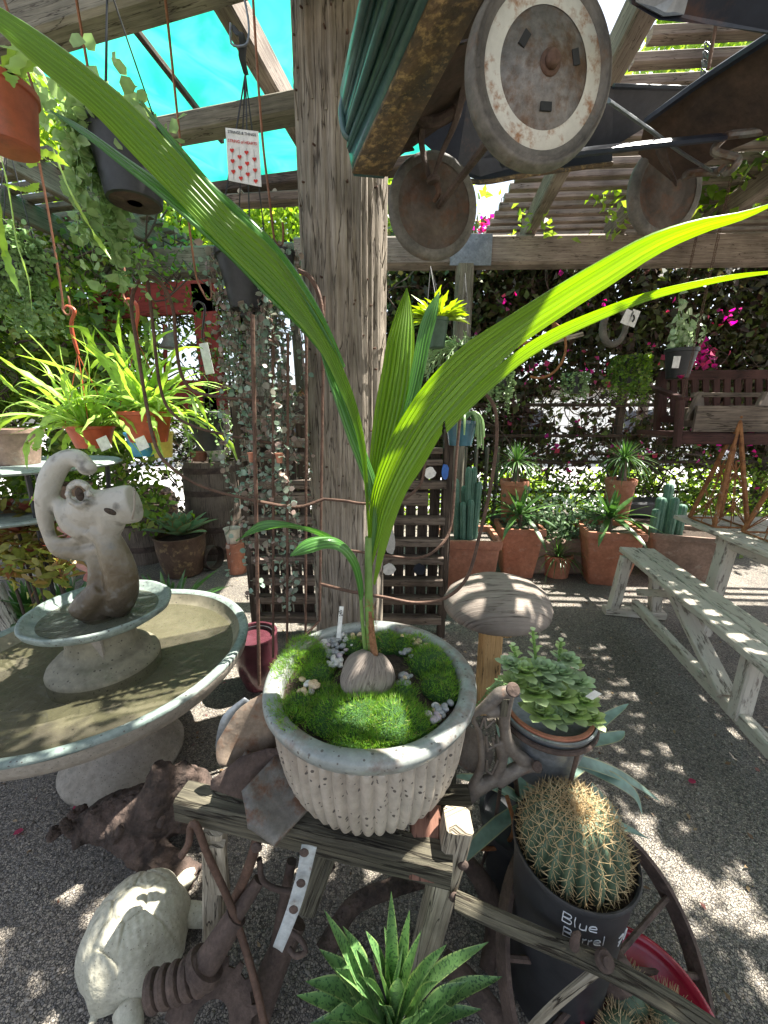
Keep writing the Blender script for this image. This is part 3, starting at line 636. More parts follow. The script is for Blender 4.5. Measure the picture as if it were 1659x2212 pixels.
# turquoise cloth
k=MB(); zc=3.9; c=[H(395,398,zc),H(1010,372,zc),V((.45,2.75,zc)),V((-2.7,2.75,zc))]
c[1].x=min(c[1].x,.5); N=48; vs=[]; 
for i in range(N+1):
    for j in range(N+1):
        u,v=i/N,j/N; p=c[0].lerp(c[1],u).lerp(c[3].lerp(c[2],u),v); p.z+=.06*math.sin(u*14+v*5)*math.sin(v*9)+.03*math.sin(u*31+v*12)-.1*math.sin(math.pi*u)*math.sin(math.pi*v); vs.append(p)
k.add(vs,[(i*(N+1)+j,(i+1)*(N+1)+j,(i+1)*(N+1)+j+1,i*(N+1)+j+1) for i in range(N) for j in range(N)])
o=k.build('shade_cloth',m_cloth,smooth=True); tag(o,'bright turquoise shade cloth stretched above the pergola rafters','cloth'); origin(o)
# ---------------- vines, one an unseen added roof shade ----------------
def vine(name,label,boxes,n,size,mat,stems=20,cat='vine',dens=None,group=None):
    c=boxes[0]; t=thing(name,label,cat,((c[0]+c[1])/2,(c[2]+c[3])/2,0),group)
    Ps=[]
    vol=[(bx[1]-bx[0])*(bx[3]-bx[2])*(bx[5]-bx[4]+.05) for bx in boxes]; tot=sum(vol)
    for bx,v in zip(boxes,vol):
        m=int(n*v/tot); k=max(6,m//45)
        cl=np.stack([rng.uniform(bx[0],bx[1],k),rng.uniform(bx[2],bx[3],k),rng.uniform(bx[4],bx[5],k)],1)
        P=cl[rng.integers(0,k,m)]+rng.normal(size=(m,3))*np.array([.12,.1,.09]); Ps.append(P)
    P=np.concatenate(Ps)
    if dens is not None: P=P[dens(P)]
    fast('foliage',*leafcloud(P,size,aspect=.62),mat,t)
    b=MB()
    for k in range(stems):
        bx=random.choice(boxes); p=V((random.uniform(bx[0],bx[1]),random.uniform(bx[2],bx[3]),random.uniform(bx[4],bx[5]))); q=[p]
        for j in range(5): p=p+V((random.uniform(-.3,.3)*(bx[1]-bx[0]>.3),random.uniform(-.15,.15)*(bx[3]-bx[2]>.3),random.uniform(-.25,.25))); q.append(p)
        b.tube(q,random.uniform(.003,.009),n=4,seg=14)
    b.build('stem',m_plank_d,t); return t
vine('shade_vine','unseen leafy vine added over the lath roof to shade the yard',[(-.25,4.8,-1.2,1.62,3.04,3.2),(2.0,5,1.5,3.4,3.06,3.2)],36000,.085,l_shrub,stems=30,dens=lambda P:~litmask(P))  # unseen canopy added to shade the yard, holed for sun patches
vine('climbing_vine','dry leafy creeper hanging from the back beam on the left',[(-3.2,-1.5,3.3,3.7,2.45,3.0),(-2.2,-1.0,3.55,3.75,2.3,2.6)],1800,.05,l_shrub,stems=60)
# ---------------- hedge on wire fence ----------------
def hole(P):
    # gaps where the street glares through
    z=(P[:,1])*math.cos(PITCH)-(P[:,2]-1.5)*math.sin(PITCH)
    X=829.5+F*P[:,0]/z; Yp=1106-F*((P[:,1])*math.sin(PITCH)+(P[:,2]-1.5)*math.cos(PITCH))/z
    k=np.ones(len(P),bool); r=rng.random(len(P))
    def ell(cx,cy,rx,ry,keep):
        nonlocal k
        d=((X-cx)/rx)**2+((Yp-cy)/ry)**2; d=d+.35*np.sin(X*.09+Yp*.05)+.25*np.sin(Yp*.11-X*.03); k&=~((d<1)&(r>keep))
    ell(1300,880,170,60,.14); ell(1260,985,190,45,.35); ell(1500,1000,130,50,.4); ell(1160,720,50,35,.6); ell(1210,790,120,50,.5); ell(1330,790,50,30,.45); ell(560,900,300,150,.35)
    return k
HB=[(-.1,5.2,4.35,4.75,1.75,3.3),(.2,5.2,4.4,4.7,.9,1.8)]
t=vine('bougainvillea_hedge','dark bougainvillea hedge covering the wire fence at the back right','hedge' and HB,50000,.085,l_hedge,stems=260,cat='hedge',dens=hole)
P=np.stack([rng.uniform(.5,5,420),rng.uniform(4.08,4.25,420),rng.uniform(.7,3.2,420)],1); cl=P[rng.integers(0,60,300)]+rng.normal(size=(300,3))*.06
fast('flower',*leafcloud(cl,.05,aspect=.9),l_pink,t)
pk=A(1500,770,4.2); P=np.array(pk)+rng.normal(size=(110,3))*np.array([.12,.08,.06]); fast('flower',*leafcloud(P,.06,aspect=.9),l_pink,t)
pk=A(1062,488,3.9); P=np.array(pk)+rng.normal(size=(60,3))*np.array([.06,.05,.03]); fast('flower',*leafcloud(P,.05,aspect=.9),l_pink,t)
# sprays of leaves on the right laths
pts=[A(x,y,3.1)for x,y in ((1130,478),(1190,487),(1310,420),(1325,450),(1340,408),(1300,400),(1480,150),(1500,170),(1465,140),(1330,480))]
P=np.concatenate([np.array(p)+rng.normal(size=(16,3))*.05 for p in pts]); fast('foliage',*leafcloud(P,.06),l_tree,t)
t=thing('wire_fence','dark wire mesh fence with rails behind the terracotta pots','fence',(2,4.3,0))
k=MB()
for x in np.arange(-.1,5.4,.1): k.tube([(x,4.28,0),(x,4.28,1.9)],.0025,n=4)
for z in np.arange(.2,1.9,.1): k.tube([(-.1,4.285,z),(5.4,4.285,z)],.0025,n=4)
k.build('mesh_wire',m_rod,t)
for z in (.66,1.0,1.29,1.62): k=MB(); k.bar((-.1,4.33,z),(5.4,4.33,z),.035,.035); k.build('rail',m_plank_d,t)
for x in (.9,2.6,4.3): k=MB(); k.bar((x,4.37,0),(x,4.37,2.3),.07,.07,(0,1,0)); k.build('post',m_plank_d,t)
k=MB(); 
for i in range(9):
    x=-.05+i*.115; k.bar((x+.35,4.15,0),(x+.35,4.15,1.18),.1,.02,(1,0,0))
o=k.build('picket_fence',m_beam); tag(o,'short grey picket fence behind the terracotta pots by the pergola post','fence'); origin(o)
# ---------------- left background ----------------
t=vine('shrub_hedge','sunlit green climbing shrub covering the fence at the far left',[(-4.6,-2.1,3.2,3.8,.6,2.5),(-3.4,-1.9,3.1,3.6,1.6,2.5),(-5,-3.4,2.6,3.4,1.0,2.6)],14000,.08,l_shrub,stems=120,cat='hedge')
t=vine('ivy','small leaved creeper trailing over the red window frame',[(-2.3,-1.0,3.5,3.62,2.2,2.55),(-2.4,-1.2,3.4,3.6,1.6,2.5),(-1.35,-1.1,3.3,3.45,1.2,2.5)],1500,.045,l_shrub,stems=70)
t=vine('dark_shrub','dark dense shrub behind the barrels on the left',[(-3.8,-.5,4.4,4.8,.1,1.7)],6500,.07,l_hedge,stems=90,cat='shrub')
# red window frame
Yw=3.45
def rp(x,y): return A(x,y,Yw)
t=thing('window_frame','big red painted timber window frame leaning behind the hanging baskets','window frame',tuple(rp(345,940)))
for (a,b_,wd) in (((232,640),(238,905),.20),((440,615),(468,900),.20),((225,655),(465,640),.24),((235,858),(470,862),.30)):
    k=MB(); k.bar(rp(*a),rp(*b_),wd,.05,(0,1,0)) if False else k.bar(rp(*a),rp(*b_),.05,wd,(0,0,1) if abs(a[1]-b_[1])<60 else (1,0,0)); k.build('frame_board',m_red_w,t)
k=MB(); k.bar(rp(355,700)+V((0,.01,0)),rp(357,850)+V((0,.01,0)),.02,.03,(1,0,0)); k.build('mullion',m_red_w,t)
# grey board beside it
k=MB(); a,b_=A(555,620,3.2),A(560,890,3.2); k.bar(a,b_,.03,.17,(1,0,0)); o=k.build('grey_board',m_beam); tag(o,'upright grey board standing behind the string of hearts plant','board'); origin(o)
# bell shaped lantern in window
t=thing('lantern','dark metal bell shaped lantern hanging inside the red window frame','lantern',tuple(A(368,740,3.3)))
p=A(368,735,3.3); k=MB(); k.lathe([(.09,-.06),(.085,-.05),(.05,.0),(.04,.06),(.015,.09),(.005,.1)],p,n=20); k.build('shade',m_iron,t)
k=MB(); k.tube([p+V((0,0,.1)),p+V((0,0,.45))],.004,n=5); k.build('hanging_wire',m_rod,t)
# plank screen behind the pole
t=thing('plank_screen','brown screen of horizontal shelf boards over upright slats behind the pole','screen',tuple(A(750,1330,2.42)*1))
Ys=2.42; xl,xr=A(548,1200,Ys).x,A(955,1200,Ys).x
k=MB(); x=xl
while x<xr: k.bar((x+.035,Ys+.06,.1),(x+.035,Ys+.06,1.62 if x<-.45 else 1.30+.02*random.random()),.066,.018,(0,1,0)); x+=.078
k.build('back_slats',m_plank_d,t)
for i,yb in enumerate((905,955,985,1045,1075,1120,1165,1205,1250,1290,1330)):
    p0=A(548,yb,Ys); l_=xl; r_=xr
    if yb<1000 and i<3: r_=A(700,1000,Ys).x
    if i==4: r_=A(925,1000,Ys).x
    k=MB(); zz=p0.z; k.bar((l_,Ys-.02,zz),(r_,Ys-.035,zz+random.uniform(-.008,.008)),.075 if i!=4 else .05,.05 if i!=4 else .085); k.build('shelf_board',m_plank,t)
for yb in (975,1000): 
    a,b_=A(835,yb,Ys),A(955,yb-2,Ys); k=MB(); k.bar(a,b_,.07,.035); k.build('shelf_board',m_plank,t)
for (x,z0,z1) in ((xl-.02,.0,1.6),(xr+.01,.0,1.42)): k=MB(); k.bar((x,Ys,z0),(x,Ys,z1),.05,.07,(0,1,0)); k.build('side_post',m_plank_d,t)
def stone(label,x,y,Y,rx,ry,m=None,name='sea_glass',cat='ornament'):
    p=A(x,y,Y); k=MB(); s_=S(p); n=12; vs=[p+V((math.cos(6.28*i/n)*rx*s_*random.uniform(.8,1.1),-.02,math.sin(6.28*i/n)*ry*s_*random.uniform(.8,1.1))) for i in range(n)]
    vs+= [v+V((0,.015,0)) for v in vs]; k.add(vs,[tuple(range(n)),tuple(range(2*n-1,n-1,-1))]+[(i,(i+1)%n,n+(i+1)%n,n+i) for i in range(n)]); o=k.build(name,m or m_conc,smooth=False); tag(o,label,cat); return origin(o)
stone('chipped pale shell fixed beside the gap at the top of the plank screen',928,1020,2.36,13,14,m_card,'shell')
stone('tall frosted glass shard hung low on the plank screen right of the pole',842,1170,2.36,12,30,m_stone_p[1],'glass_shard')
stone('small white shell hung near the bottom of the plank screen',840,1228,2.36,14,14,m_card,'shell')
stone('round dark stone on the plank screen near its lower right corner',905,1228,2.36,14,14,m_navy,'dark_stone')
stone('blue glass bottle piece hanging at the right edge of the plank screen',961,1018,2.36,8,18,m_bluetag,'glass_shard')

# leaf litter and twigs on the gravel
n=900; P=np.stack([rng.uniform(-2.4,3.2,n),rng.uniform(.5,4.2,n),np.full(n,.006)],1)
D=np.stack([rng.normal(size=n),rng.normal(size=n),np.zeros(n)],1); U=np.tile([0,0,1.0],(n,1))
o=fast('leaf_litter',*leafcloud(P,.022,aspect=.5,dirs=D,updir=U),LEAF('dry leaf litter',[(.12,.07,.035),(.22,.14,.07),(.3,.22,.12),(.16,.1,.05),(.3,.08,.1)],tr=.05)); o['kind']='stuff'; o['label']='dry brown leaf litter scattered over the gravel'; o['category']='leaf litter'
# ================= planter with the coconut palm =================
PC=V((-.035,.868,0)); ZR=.85
t=thing('planter','large round fluted cream stoneware planter with blue grey rim holding the coconut palm','planter',(PC.x,PC.y,.57))
nf=50
def flute(a,z,i): return 1+(.05*(abs(math.sin(a*nf/2))**.8-.75) if i<=8 else .0)
k=MB(); k.lathe([(.15,.568),(.19,.573),(.213,.595),(.228,.63),(.238,.675),(.244,.72),(.247,.76),(.248,.785),(.248,.797),(.2485,.80)],(PC.x,PC.y,0),n=400,rfun=flute,cap=True)
k.build('fluted_body',m_glaze,t,smooth=True)
k=MB(); k.lathe([(.236,.79),(.25,.80),(.262,.815),(.2705,.832),(.271,.842),(.266,.850),(.252,.853),(.236,.851),(.229,.845),(.226,.83),(.225,.80),(.222,.74)],(PC.x,PC.y,0),n=96,cap=False,rfun=lambda a,z,i:1+.004*math.sin(5*a+1)+.003*math.sin(9*a)); k.build('rim',m_rim,t,smooth=True)
k=MB(); k.lathe([(0.001,.822),(.1,.82),(.226,.808)],(PC.x,PC.y,0),n=40); k.build('soil',m_soil,t)
# moss mounds: (x px, y px, radius m, height m)
mounds=[(650,1415,.075,.035),(685,1455,.05,.02),(625,1400,.05,.035),(930,1430,.07,.03),(905,1400,.05,.03),(950,1480,.055,.02),(780,1545,.085,.028),(850,1555,.085,.028),(720,1540,.07,.02),(650,1520,.05,.012),(900,1560,.05,.02),(760,1395,.035,.02),(835,1390,.045,.03),(870,1395,.04,.025),(620,1460,.04,.02),(800,1590,.07,.012),(640,1560,.045,.02),(880,1600,.03,.0),(700,1500,.05,.01),(960,1450,.04,.02),(740,1510,.045,.015),(810,1520,.05,.015),(870,1500,.04,.02),(690,1420,.04,.025),(610,1540,.035,.02),(840,1600,.06,.012),(760,1600,.05,.01),(800,1385,.03,.02),(640,1440,.06,.03),(960,1500,.035,.02)]
mo=thing('moss','soft bright green moss mounds filling the fluted planter around the coconut','moss',(PC.x,PC.y,.82))
P=[];Nn=[]
for (x,y,r,h) in mounds:
    h=h*1.5; c=H(x,y,.835); m_=int(170000*r*r*1.6); a=rng.uniform(0,6.28,m_); q=np.sqrt(rng.random(m_))*r; q=q+rng.normal(size=m_)*.004
    p=np.stack([c.x+np.cos(a)*q,c.y+np.sin(a)*q,.827+h*np.cos(np.clip(q/r,0,1)*1.4)**1.0],1)
    rr=np.hypot(p[:,0]-PC.x,p[:,1]-PC.y); ok=(rr<.222)|((p[:,0]<PC.x-.14)&(rr<.262))|((p[:,1]<PC.y)&(rr<.228)); p=p[ok]; a=a[ok]
    rr=rr[ok]; p[:,2]=np.where(rr>.225,np.maximum(p[:,2],.853),p[:,2])
    P.append(p); Nn.append(np.stack([np.cos(a)*.5,np.sin(a)*.5,np.ones(len(a))*.8],1)+rng.normal(size=(len(a),3))*.35)
P=np.concatenate(P);Nn=norm(np.concatenate(Nn)); n=len(P)
P[:,2]+=.004*np.sin(P[:,0]*190+2*np.sin(P[:,1]*120))*np.sin(P[:,1]*170)
kp=rng.random(n)<.55+.45*(np.sin(P[:,0]*75+1.3)*np.sin(P[:,1]*82)>-.55); P=P[kp]; Nn=Nn[kp]; n=len(P)
s_=norm(np.cross(Nn,rng.normal(size=(n,3)))); L_=rng.uniform(.006,.019,(n,1)); vsm=np.stack([P-s_*.0007,P+s_*.0007,P+Nn*L_],1).reshape(-1,3)
o=fast('moss_blades',vsm,np.arange(n*3).reshape(n,3),l_moss,mo); o['kind']='stuff'
k=MB()
for (x,y,r,h) in mounds:
    c=H(x,y,.83); rr=math.hypot(c.x-PC.x,c.y-PC.y)
    if rr+r*.8<.24: k.ell((c.x,c.y,.822),r*.9,r*.9,max(h*1.5,.01)*.85,n=14,m=8)
k.build('moss_mat',M('moss base',(.02,.07,.01),(.035,.11,.015),scale=60,bump=1),mo)
# pebbles
pebs=[(1,740,1380,10,18),(0,720,1400,22,26),(0,700,1385,10,12),(2,762,1368,7,14),(1,700,1390,8,10),(2,885,1372,24,16),(2,905,1395,8,16),(2,920,1380,8,14),(0,880,1410,6,10),(0,872,1462,6,8),(1,725,1430,8,12),(2,672,1485,12,16),(0,958,1540,16,20),(3,950,1560,12,16),(1,940,1580,12,14),(0,975,1530,6,10),(3,965,1555,6,10),(0,865,1478,3,10),(1,955,1585,6,8)]
done=[]; np_=0
for (mt,x,y,cnt,spread) in pebs:
    for i in range(int(cnt*1.8)):
        px,py=x+random.gauss(0,spread*.6),y+random.gauss(0,spread*.5); p=H(px,py,.84)
        if math.hypot(p.x-PC.x,p.y-PC.y)>.215: continue
        if any((p-q).length<.0085 for q in done): p.z+=.006
        done.append(p.copy()); r=random.uniform(.006,.0095); k=MB(); k.ell((0,0,0),r*1.25,r,r*.7,Matrix.Rotation(random.random()*3,3,'Z')@Matrix.Rotation(random.uniform(-.5,.5),3,'X'),n=10,m=6)
        o=k.build('pebble',m_stone_p[mt if random.random()<.8 else random.randint(0,3)],smooth=True); o.location=p
        tag(o,['smooth grey pebble','smooth pale pebble','smooth tan pebble','smooth mauve pebble'][mt]+' lying on the soil inside the fluted planter','pebble','pebbles in the fluted planter')
# coconut
cc=H(790,1462,.86); t=thing('coconut','big grey brown sprouting coconut half sunk among moss in the planter','coconut',(cc.x,cc.y,.83))
k=MB(); vs=[];fs=[];uv=[]; n=72;m=44; rz=Matrix.Rotation(.35,3,'Y')@Matrix.Rotation(-.35,3,'X')
for i in range(m+1):
    th=math.pi*i/m
    for j in range(n):
        a=6.2832*j/n; r=1+.08*math.cos(3*a+.4)*math.sin(th)+.004*math.sin(13*a+4*th+2*math.sin(3*a))*math.sin(th)+.03*math.sin(3*th+2*a)+.012*math.sin(5*a-3*th)
        p=V((.070*math.sin(th)*math.cos(a)*r,.064*math.sin(th)*math.sin(a)*r,.060*math.cos(th)*r+.010*math.exp(-(th/.5)**2)-.02*math.exp(-(th/.22)**2))); vs.append(V((cc.x,cc.y,.862))+rz@p)
for i in range(m):
    for j in range(n):
        q=(j+1)%n; fs.append((i*n+j,(i+1)*n+j,(i+1)*n+q,i*n+q)); u0,u1=i/m*.2,(i+1)/m*.2; c0,c1=.42*j/n,.42*(j+1)/n; uv.append([(u0,c0),(u1,c0),(u1,c1),(u0,c1)])
k.add(vs,fs,uv); k.build('husk',m_coco,t,smooth=True)
# palm: a thing of its own growing out of the nut
PB=A(803,1408,.872)
t=thing('coconut_palm','young coconut palm with long pleated green leaves sprouting from the coconut','palm',tuple(PB))
def pp(l): return [A(x,y,Y) for (x,y,Y) in l]
k=MB(); k.tube(pp([(805,1412,.87),(800,1370,.872),(797,1300,.875),(796,1230,.877),(797,1160,.88)]),[11*S(PB)*1.1,10.5*S(PB),9*S(PB),8*S(PB),8*S(PB)],n=12,seg=16); k.build('stem',l_stalk,t)
k=MB(); k.tube(pp([(808,1415,.862),(803,1370,.864),(799,1320,.867)]),[9*S(PB),7*S(PB),4*S(PB)],n=10,seg=10); k.build('stem_fibre',m_fibre,t)
k=MB(); k.tube(pp([(790,1410,.866),(783,1340,.868),(778,1270,.87),(772,1215,.872)]),[5*S(PB),4*S(PB),3.5*S(PB),2.5*S(PB)],n=8,seg=10); k.build('leaf_stalk',l_stalk,t)
k=MB()
for i in range(60):
    y=random.uniform(1300,1412); p=A(803+random.gauss(0,5),y,.859); k.tube([p,p+V((random.gauss(0,.008),-.004,random.gauss(0,.01)))],[.0008,.0003],n=3)
k.build('fibres',m_fibre,t)
def leaf(name,e1,e2,mat,n=8,seg=36,dome=.12,pl=.02):
    a=catmull(pp(e1),seg); b_=catmull(pp(e2),seg); k=MB(); k.strip(a,b_,cross=2*n,pleat=pl,dome=dome)
    return k.build(name,mat,t,smooth=None)
# big leaf rising to the left
leaf('leaf',[(-40,-12,.70),(90,68,.72),(200,150,.74),(300,236,.76),(400,345,.78),(500,455,.80),(590,535,.82),(645,610,.83),(700,700,.845),(740,790,.855),(770,870,.86),(790,960,.865),(796,1060,.87),(800,1180,.876)],
 [(-40,30,.66),(90,150,.68),(200,240,.70),(300,345,.725),(400,448,.75),(500,552,.77),(590,640,.79),(660,715,.81),(700,770,.83),(738,850,.84),(765,920,.85),(782,1000,.855),(790,1080,.865),(796,1180,.874)],l_palm,n=7,dome=-.08)
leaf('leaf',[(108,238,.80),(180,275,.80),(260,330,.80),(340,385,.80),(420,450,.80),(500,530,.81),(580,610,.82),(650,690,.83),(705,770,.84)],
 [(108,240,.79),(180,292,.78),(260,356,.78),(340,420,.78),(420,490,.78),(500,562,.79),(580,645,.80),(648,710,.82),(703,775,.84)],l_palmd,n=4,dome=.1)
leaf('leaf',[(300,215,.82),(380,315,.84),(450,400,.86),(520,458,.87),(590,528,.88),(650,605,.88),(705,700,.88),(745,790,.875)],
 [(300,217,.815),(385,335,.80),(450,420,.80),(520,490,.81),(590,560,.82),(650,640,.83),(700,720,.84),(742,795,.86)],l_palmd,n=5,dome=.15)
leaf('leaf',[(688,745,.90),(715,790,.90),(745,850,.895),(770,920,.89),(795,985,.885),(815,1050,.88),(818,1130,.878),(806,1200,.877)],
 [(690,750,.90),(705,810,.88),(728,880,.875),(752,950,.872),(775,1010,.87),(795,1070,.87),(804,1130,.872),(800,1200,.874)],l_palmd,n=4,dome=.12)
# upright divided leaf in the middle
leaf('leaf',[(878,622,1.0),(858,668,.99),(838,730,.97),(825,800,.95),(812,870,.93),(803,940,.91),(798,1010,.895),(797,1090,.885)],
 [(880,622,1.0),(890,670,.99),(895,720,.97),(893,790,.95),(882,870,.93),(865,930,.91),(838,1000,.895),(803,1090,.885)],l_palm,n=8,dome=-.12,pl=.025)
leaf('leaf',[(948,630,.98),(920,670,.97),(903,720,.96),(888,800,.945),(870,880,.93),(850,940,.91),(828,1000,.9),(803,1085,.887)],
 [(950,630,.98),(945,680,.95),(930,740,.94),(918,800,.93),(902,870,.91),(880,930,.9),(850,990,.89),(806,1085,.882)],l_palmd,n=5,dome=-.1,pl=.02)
# big right leaf
leaf('leaf',[(1700,428,.70),(1600,458,.71),(1500,476,.72),(1400,508,.73),(1300,560,.74),(1200,618,.76),(1100,680,.775),(1000,745,.79),(920,825,.81),(865,905,.83),(830,975,.845),(805,1050,.86),(797,1130,.868),(796,1220,.874)],
 [(1700,429,.70),(1610,472,.73),(1520,502,.76),(1420,548,.79),(1310,620,.81),(1210,684,.83),(1110,755,.845),(1020,840,.855),(945,925,.86),(905,985,.865),(870,1045,.868),(840,1110,.87),(820,1170,.872),(802,1230,.875)],l_palm,n=9,dome=.1)
leaf('leaf',[(1720,582,.78),(1600,590,.79),(1500,607,.80),(1400,630,.81),(1300,665,.82),(1200,707,.83),(1120,755,.84),(1040,820,.85),(960,900,.86)],
 [(1720,584,.78),(1600,601,.80),(1500,622,.82),(1400,650,.83),(1300,690,.84),(1200,738,.85),(1120,790,.86),(1035,865,.865),(965,935,.868)],l_palm,n=4,dome=.12)
leaf('leaf',[(960,905,.86),(905,985,.866),(868,1045,.87),(838,1110,.873),(818,1180,.876),(806,1260,.877)],
 [(955,935,.885),(912,1010,.885),(880,1060,.885),(855,1120,.883),(833,1190,.881),(810,1265,.879)],l_palm,n=3,dome=.05)
# two low arching leaves
leaf('leaf',[(510,1168,.80),(560,1148,.80),(620,1136,.81),(680,1142,.82),(725,1164,.84),(756,1195,.855),(772,1235,.865)],
 [(511,1170,.79),(560,1128,.83),(620,1128,.84),(682,1148,.85),(735,1178,.86),(764,1205,.865),(776,1238,.868)],l_palmd,n=4,dome=.25)
leaf('leaf',[(627,1198,.78),(655,1168,.80),(690,1158,.82),(725,1162,.84),(755,1185,.855),(770,1215,.862),(780,1265,.868)],
 [(627,1202,.78),(665,1196,.78),(705,1185,.80),(735,1192,.81),(758,1220,.83),(770,1255,.85),(778,1300,.867)],l_palmd,n=4,dome=.25)
# label stake
t=thing('plant_label','white plastic plant label marked 245 stuck in the fluted planter','plant label',tuple(H(731,1375,.84)))
a,b_=A(731,1378,.985),A(738,1310,.985); k=MB(); k.bar(a,b_,.012,.0012,(0,1,0)); k.build('stake',m_card,t)
def text(s,loc,size,m,parent,rot,ext=.0004,name='lettering'):
    cu=bpy.data.curves.new('t','FONT'); cu.body=s; cu.size=size; cu.extrude=ext; cu.align_x='CENTER'; cu.align_y='CENTER'
    o=bpy.data.objects.new('t',cu); COL.objects.link(o); bpy.context.view_layer.update()
    me=bpy.data.meshes.new_from_object(o.evaluated_get(bpy.context.evaluated_depsgraph_get())); bpy.data.objects.remove(o)
    me.materials.clear(); me.materials.append(m); q=bpy.data.objects.new(name,me); COL.objects.link(q); q.parent=parent
    off=V((0,0,0)); g=parent
    while g is not None: off+=g.location; g=g.parent
    q.location=V(loc)-off; q.rotation_euler=rot; return q
d_=(b_-a).normalized()
text('245',a.lerp(b_,.8)+V((0,-.0025,0)),.013,m_ink,t,(R(90),R(-96),0))
# ================= fountain =================
FX,FY=-1.17,1.42
t=thing('fountain','grey stone fountain with wide water basin small upper bowl and seahorse like head','fountain',(FX,FY,0))
k=MB(); k.lathe([(.235,0),(.24,.03),(.225,.055),(.205,.065),(.20,.085),(.175,.10),(.15,.15),(.14,.22),(.15,.29),(.20,.34),(.24,.36)],(FX,FY,0),n=72); k.build('pedestal',m_conc,t,smooth=True)
k=MB(); k.lathe([(.22,.355),(.34,.385),(.45,.42),(.53,.47),(.56,.51),(.567,.545)],(FX,FY,0),n=110,cap=False); k.build('basin',m_conc,t,smooth=True)
k=MB(); k.lathe([(.567,.545),(.569,.556),(.561,.563),(.541,.561),(.529,.552)],(FX,FY,0),n=110,cap=False,rfun=lambda a,z,i:1+.003*math.sin(7*a)); k.build('basin_rim',m_patina_tint,t,smooth=True)  # teal light from the cloth is put into the rim colour
k=MB(); k.lathe([(.529,.552),(.513,.52),(.475,.475),(.40,.455),(.001,.45)],(FX,FY,0),n=110,cap=False); k.build('basin_lining',m_concin,t,smooth=True)
k=MB(); k.lathe([(.001,.503),(.20,.503),(.37,.503),(.500,.503)],(FX,FY,0),n=90,cap=False); k.build('water',m_water,t,smooth=True)
k=MB(); k.lathe([(.2,.45),(.2,.512),(.193,.528),(.172,.533),(.168,.553),(.15,.562),(.132,.568),(.124,.60),(.118,.655),(.125,.685),(.14,.69)],(FX,FY,0),n=64); k.build('column',m_concin,t,smooth=True)
k=MB(); a=H(185,1340,.60); k.bar((FX+.055,FY-.098,.585),(FX+.06,FY-.105,.665),.045,.012,(0,-1,0)); k.build('hatch',m_conc,t)
UB=V((FX+.018,FY,0))
k=MB(); k.lathe([(.09,.682),(.15,.69),(.205,.703),(.245,.728),(.255,.752),(.251,.758),(.240,.755),(.230,.738),(.19,.72),(.12,.712),(.001,.71)],UB,n=80,cap=False,rfun=lambda a,z,i:1+.012*math.sin(3*a+1)+.006*math.sin(11*a)); k.build('upper_bowl',m_patina_tint,t,smooth=True)
k=MB(); k.lathe([(.001,.728),(.204,.728)],UB,n=50,cap=False); k.build('bowl_water',m_water,t,smooth=True)
# sculpture
FYs=FY-.02
def fp(x,y,dY=0): return A(x,y,FYs+dY)
s0=S(fp(190,1150))
def fr(px): return px*s0
k=MB()
k.tube([fp(190,1012),fp(175,995),fp(155,988),fp(128,1003),fp(110,1035),fp(101,1075),fp(98,1115),fp(104,1150),fp(120,1182),fp(140,1193),fp(165,1192)],[fr(13),fr(18),fr(19),fr(23),fr(24),fr(23),fr(17),fr(13),fr(15),fr(18),fr(17)],n=16,seg=44,flat=.9)
k.ell(fp(188,1010),fr(19),fr(17),fr(17))
k.tube([fp(112,1170),fp(140,1172),fp(170,1166),fp(205,1158),fp(228,1160)],[fr(10),fr(10),fr(10),fr(11),fr(12)],n=12,seg=24)
k.tube([fp(150,1195),fp(185,1195),fp(215,1185),fp(228,1165)],[fr(14),fr(18),fr(16),fr(12)],n=12,seg=20)
# face: cheek, muzzle flaring to the right
k.tube([fp(150,1100),fp(175,1105),fp(205,1100),fp(240,1095),fp(275,1090),fp(292,1087)],[fr(26),fr(38),fr(41),fr(40),fr(42),fr(40)],n=20,seg=26,flat=.62,upr=(0,0,1))
k.tube([fp(118,1080),fp(140,1100),fp(160,1130),fp(190,1150)],[fr(10),fr(22),fr(26),fr(24)],n=14,seg=16,flat=.8)
k.tube([fp(245,1110),fp(240,1140),fp(232,1160)],[fr(30),fr(24),fr(18)],n=14,seg=10,flat=.7)
k.tube([fp(150,1050),fp(168,1040),fp(190,1050),fp(192,1072),fp(178,1092),fp(158,1090),fp(148,1070),fp(150,1050)],fr(6),n=10,seg=40) 
for i in range(8):
    a=i*.785; k.ell(fp(170+22*math.cos(a),1068+24*math.sin(a),-.05),fr(7),fr(8),fr(7))
# neck and body
k.tube([fp(205,1140),fp(232,1165),fp(250,1205),fp(262,1245),fp(262,1285),fp(248,1320)],[fr(26),fr(26),fr(31),fr(33),fr(34),fr(30)],n=18,seg=24,flat=.85)
k.tube([fp(195,1180),fp(212,1220),fp(222,1260),fp(222,1310),fp(215,1335)],[fr(17),fr(20),fr(30),fr(38),fr(38)],n=16,seg=20,flat=.8)
k.tube([fp(225,1270,-.02),fp(195,1300,-.03),fp(175,1325,-.04)],[fr(24),fr(30),fr(28)],n=16,seg=14)
o=k.build('sculpture',None or m_conc,t,remesh=.0065)
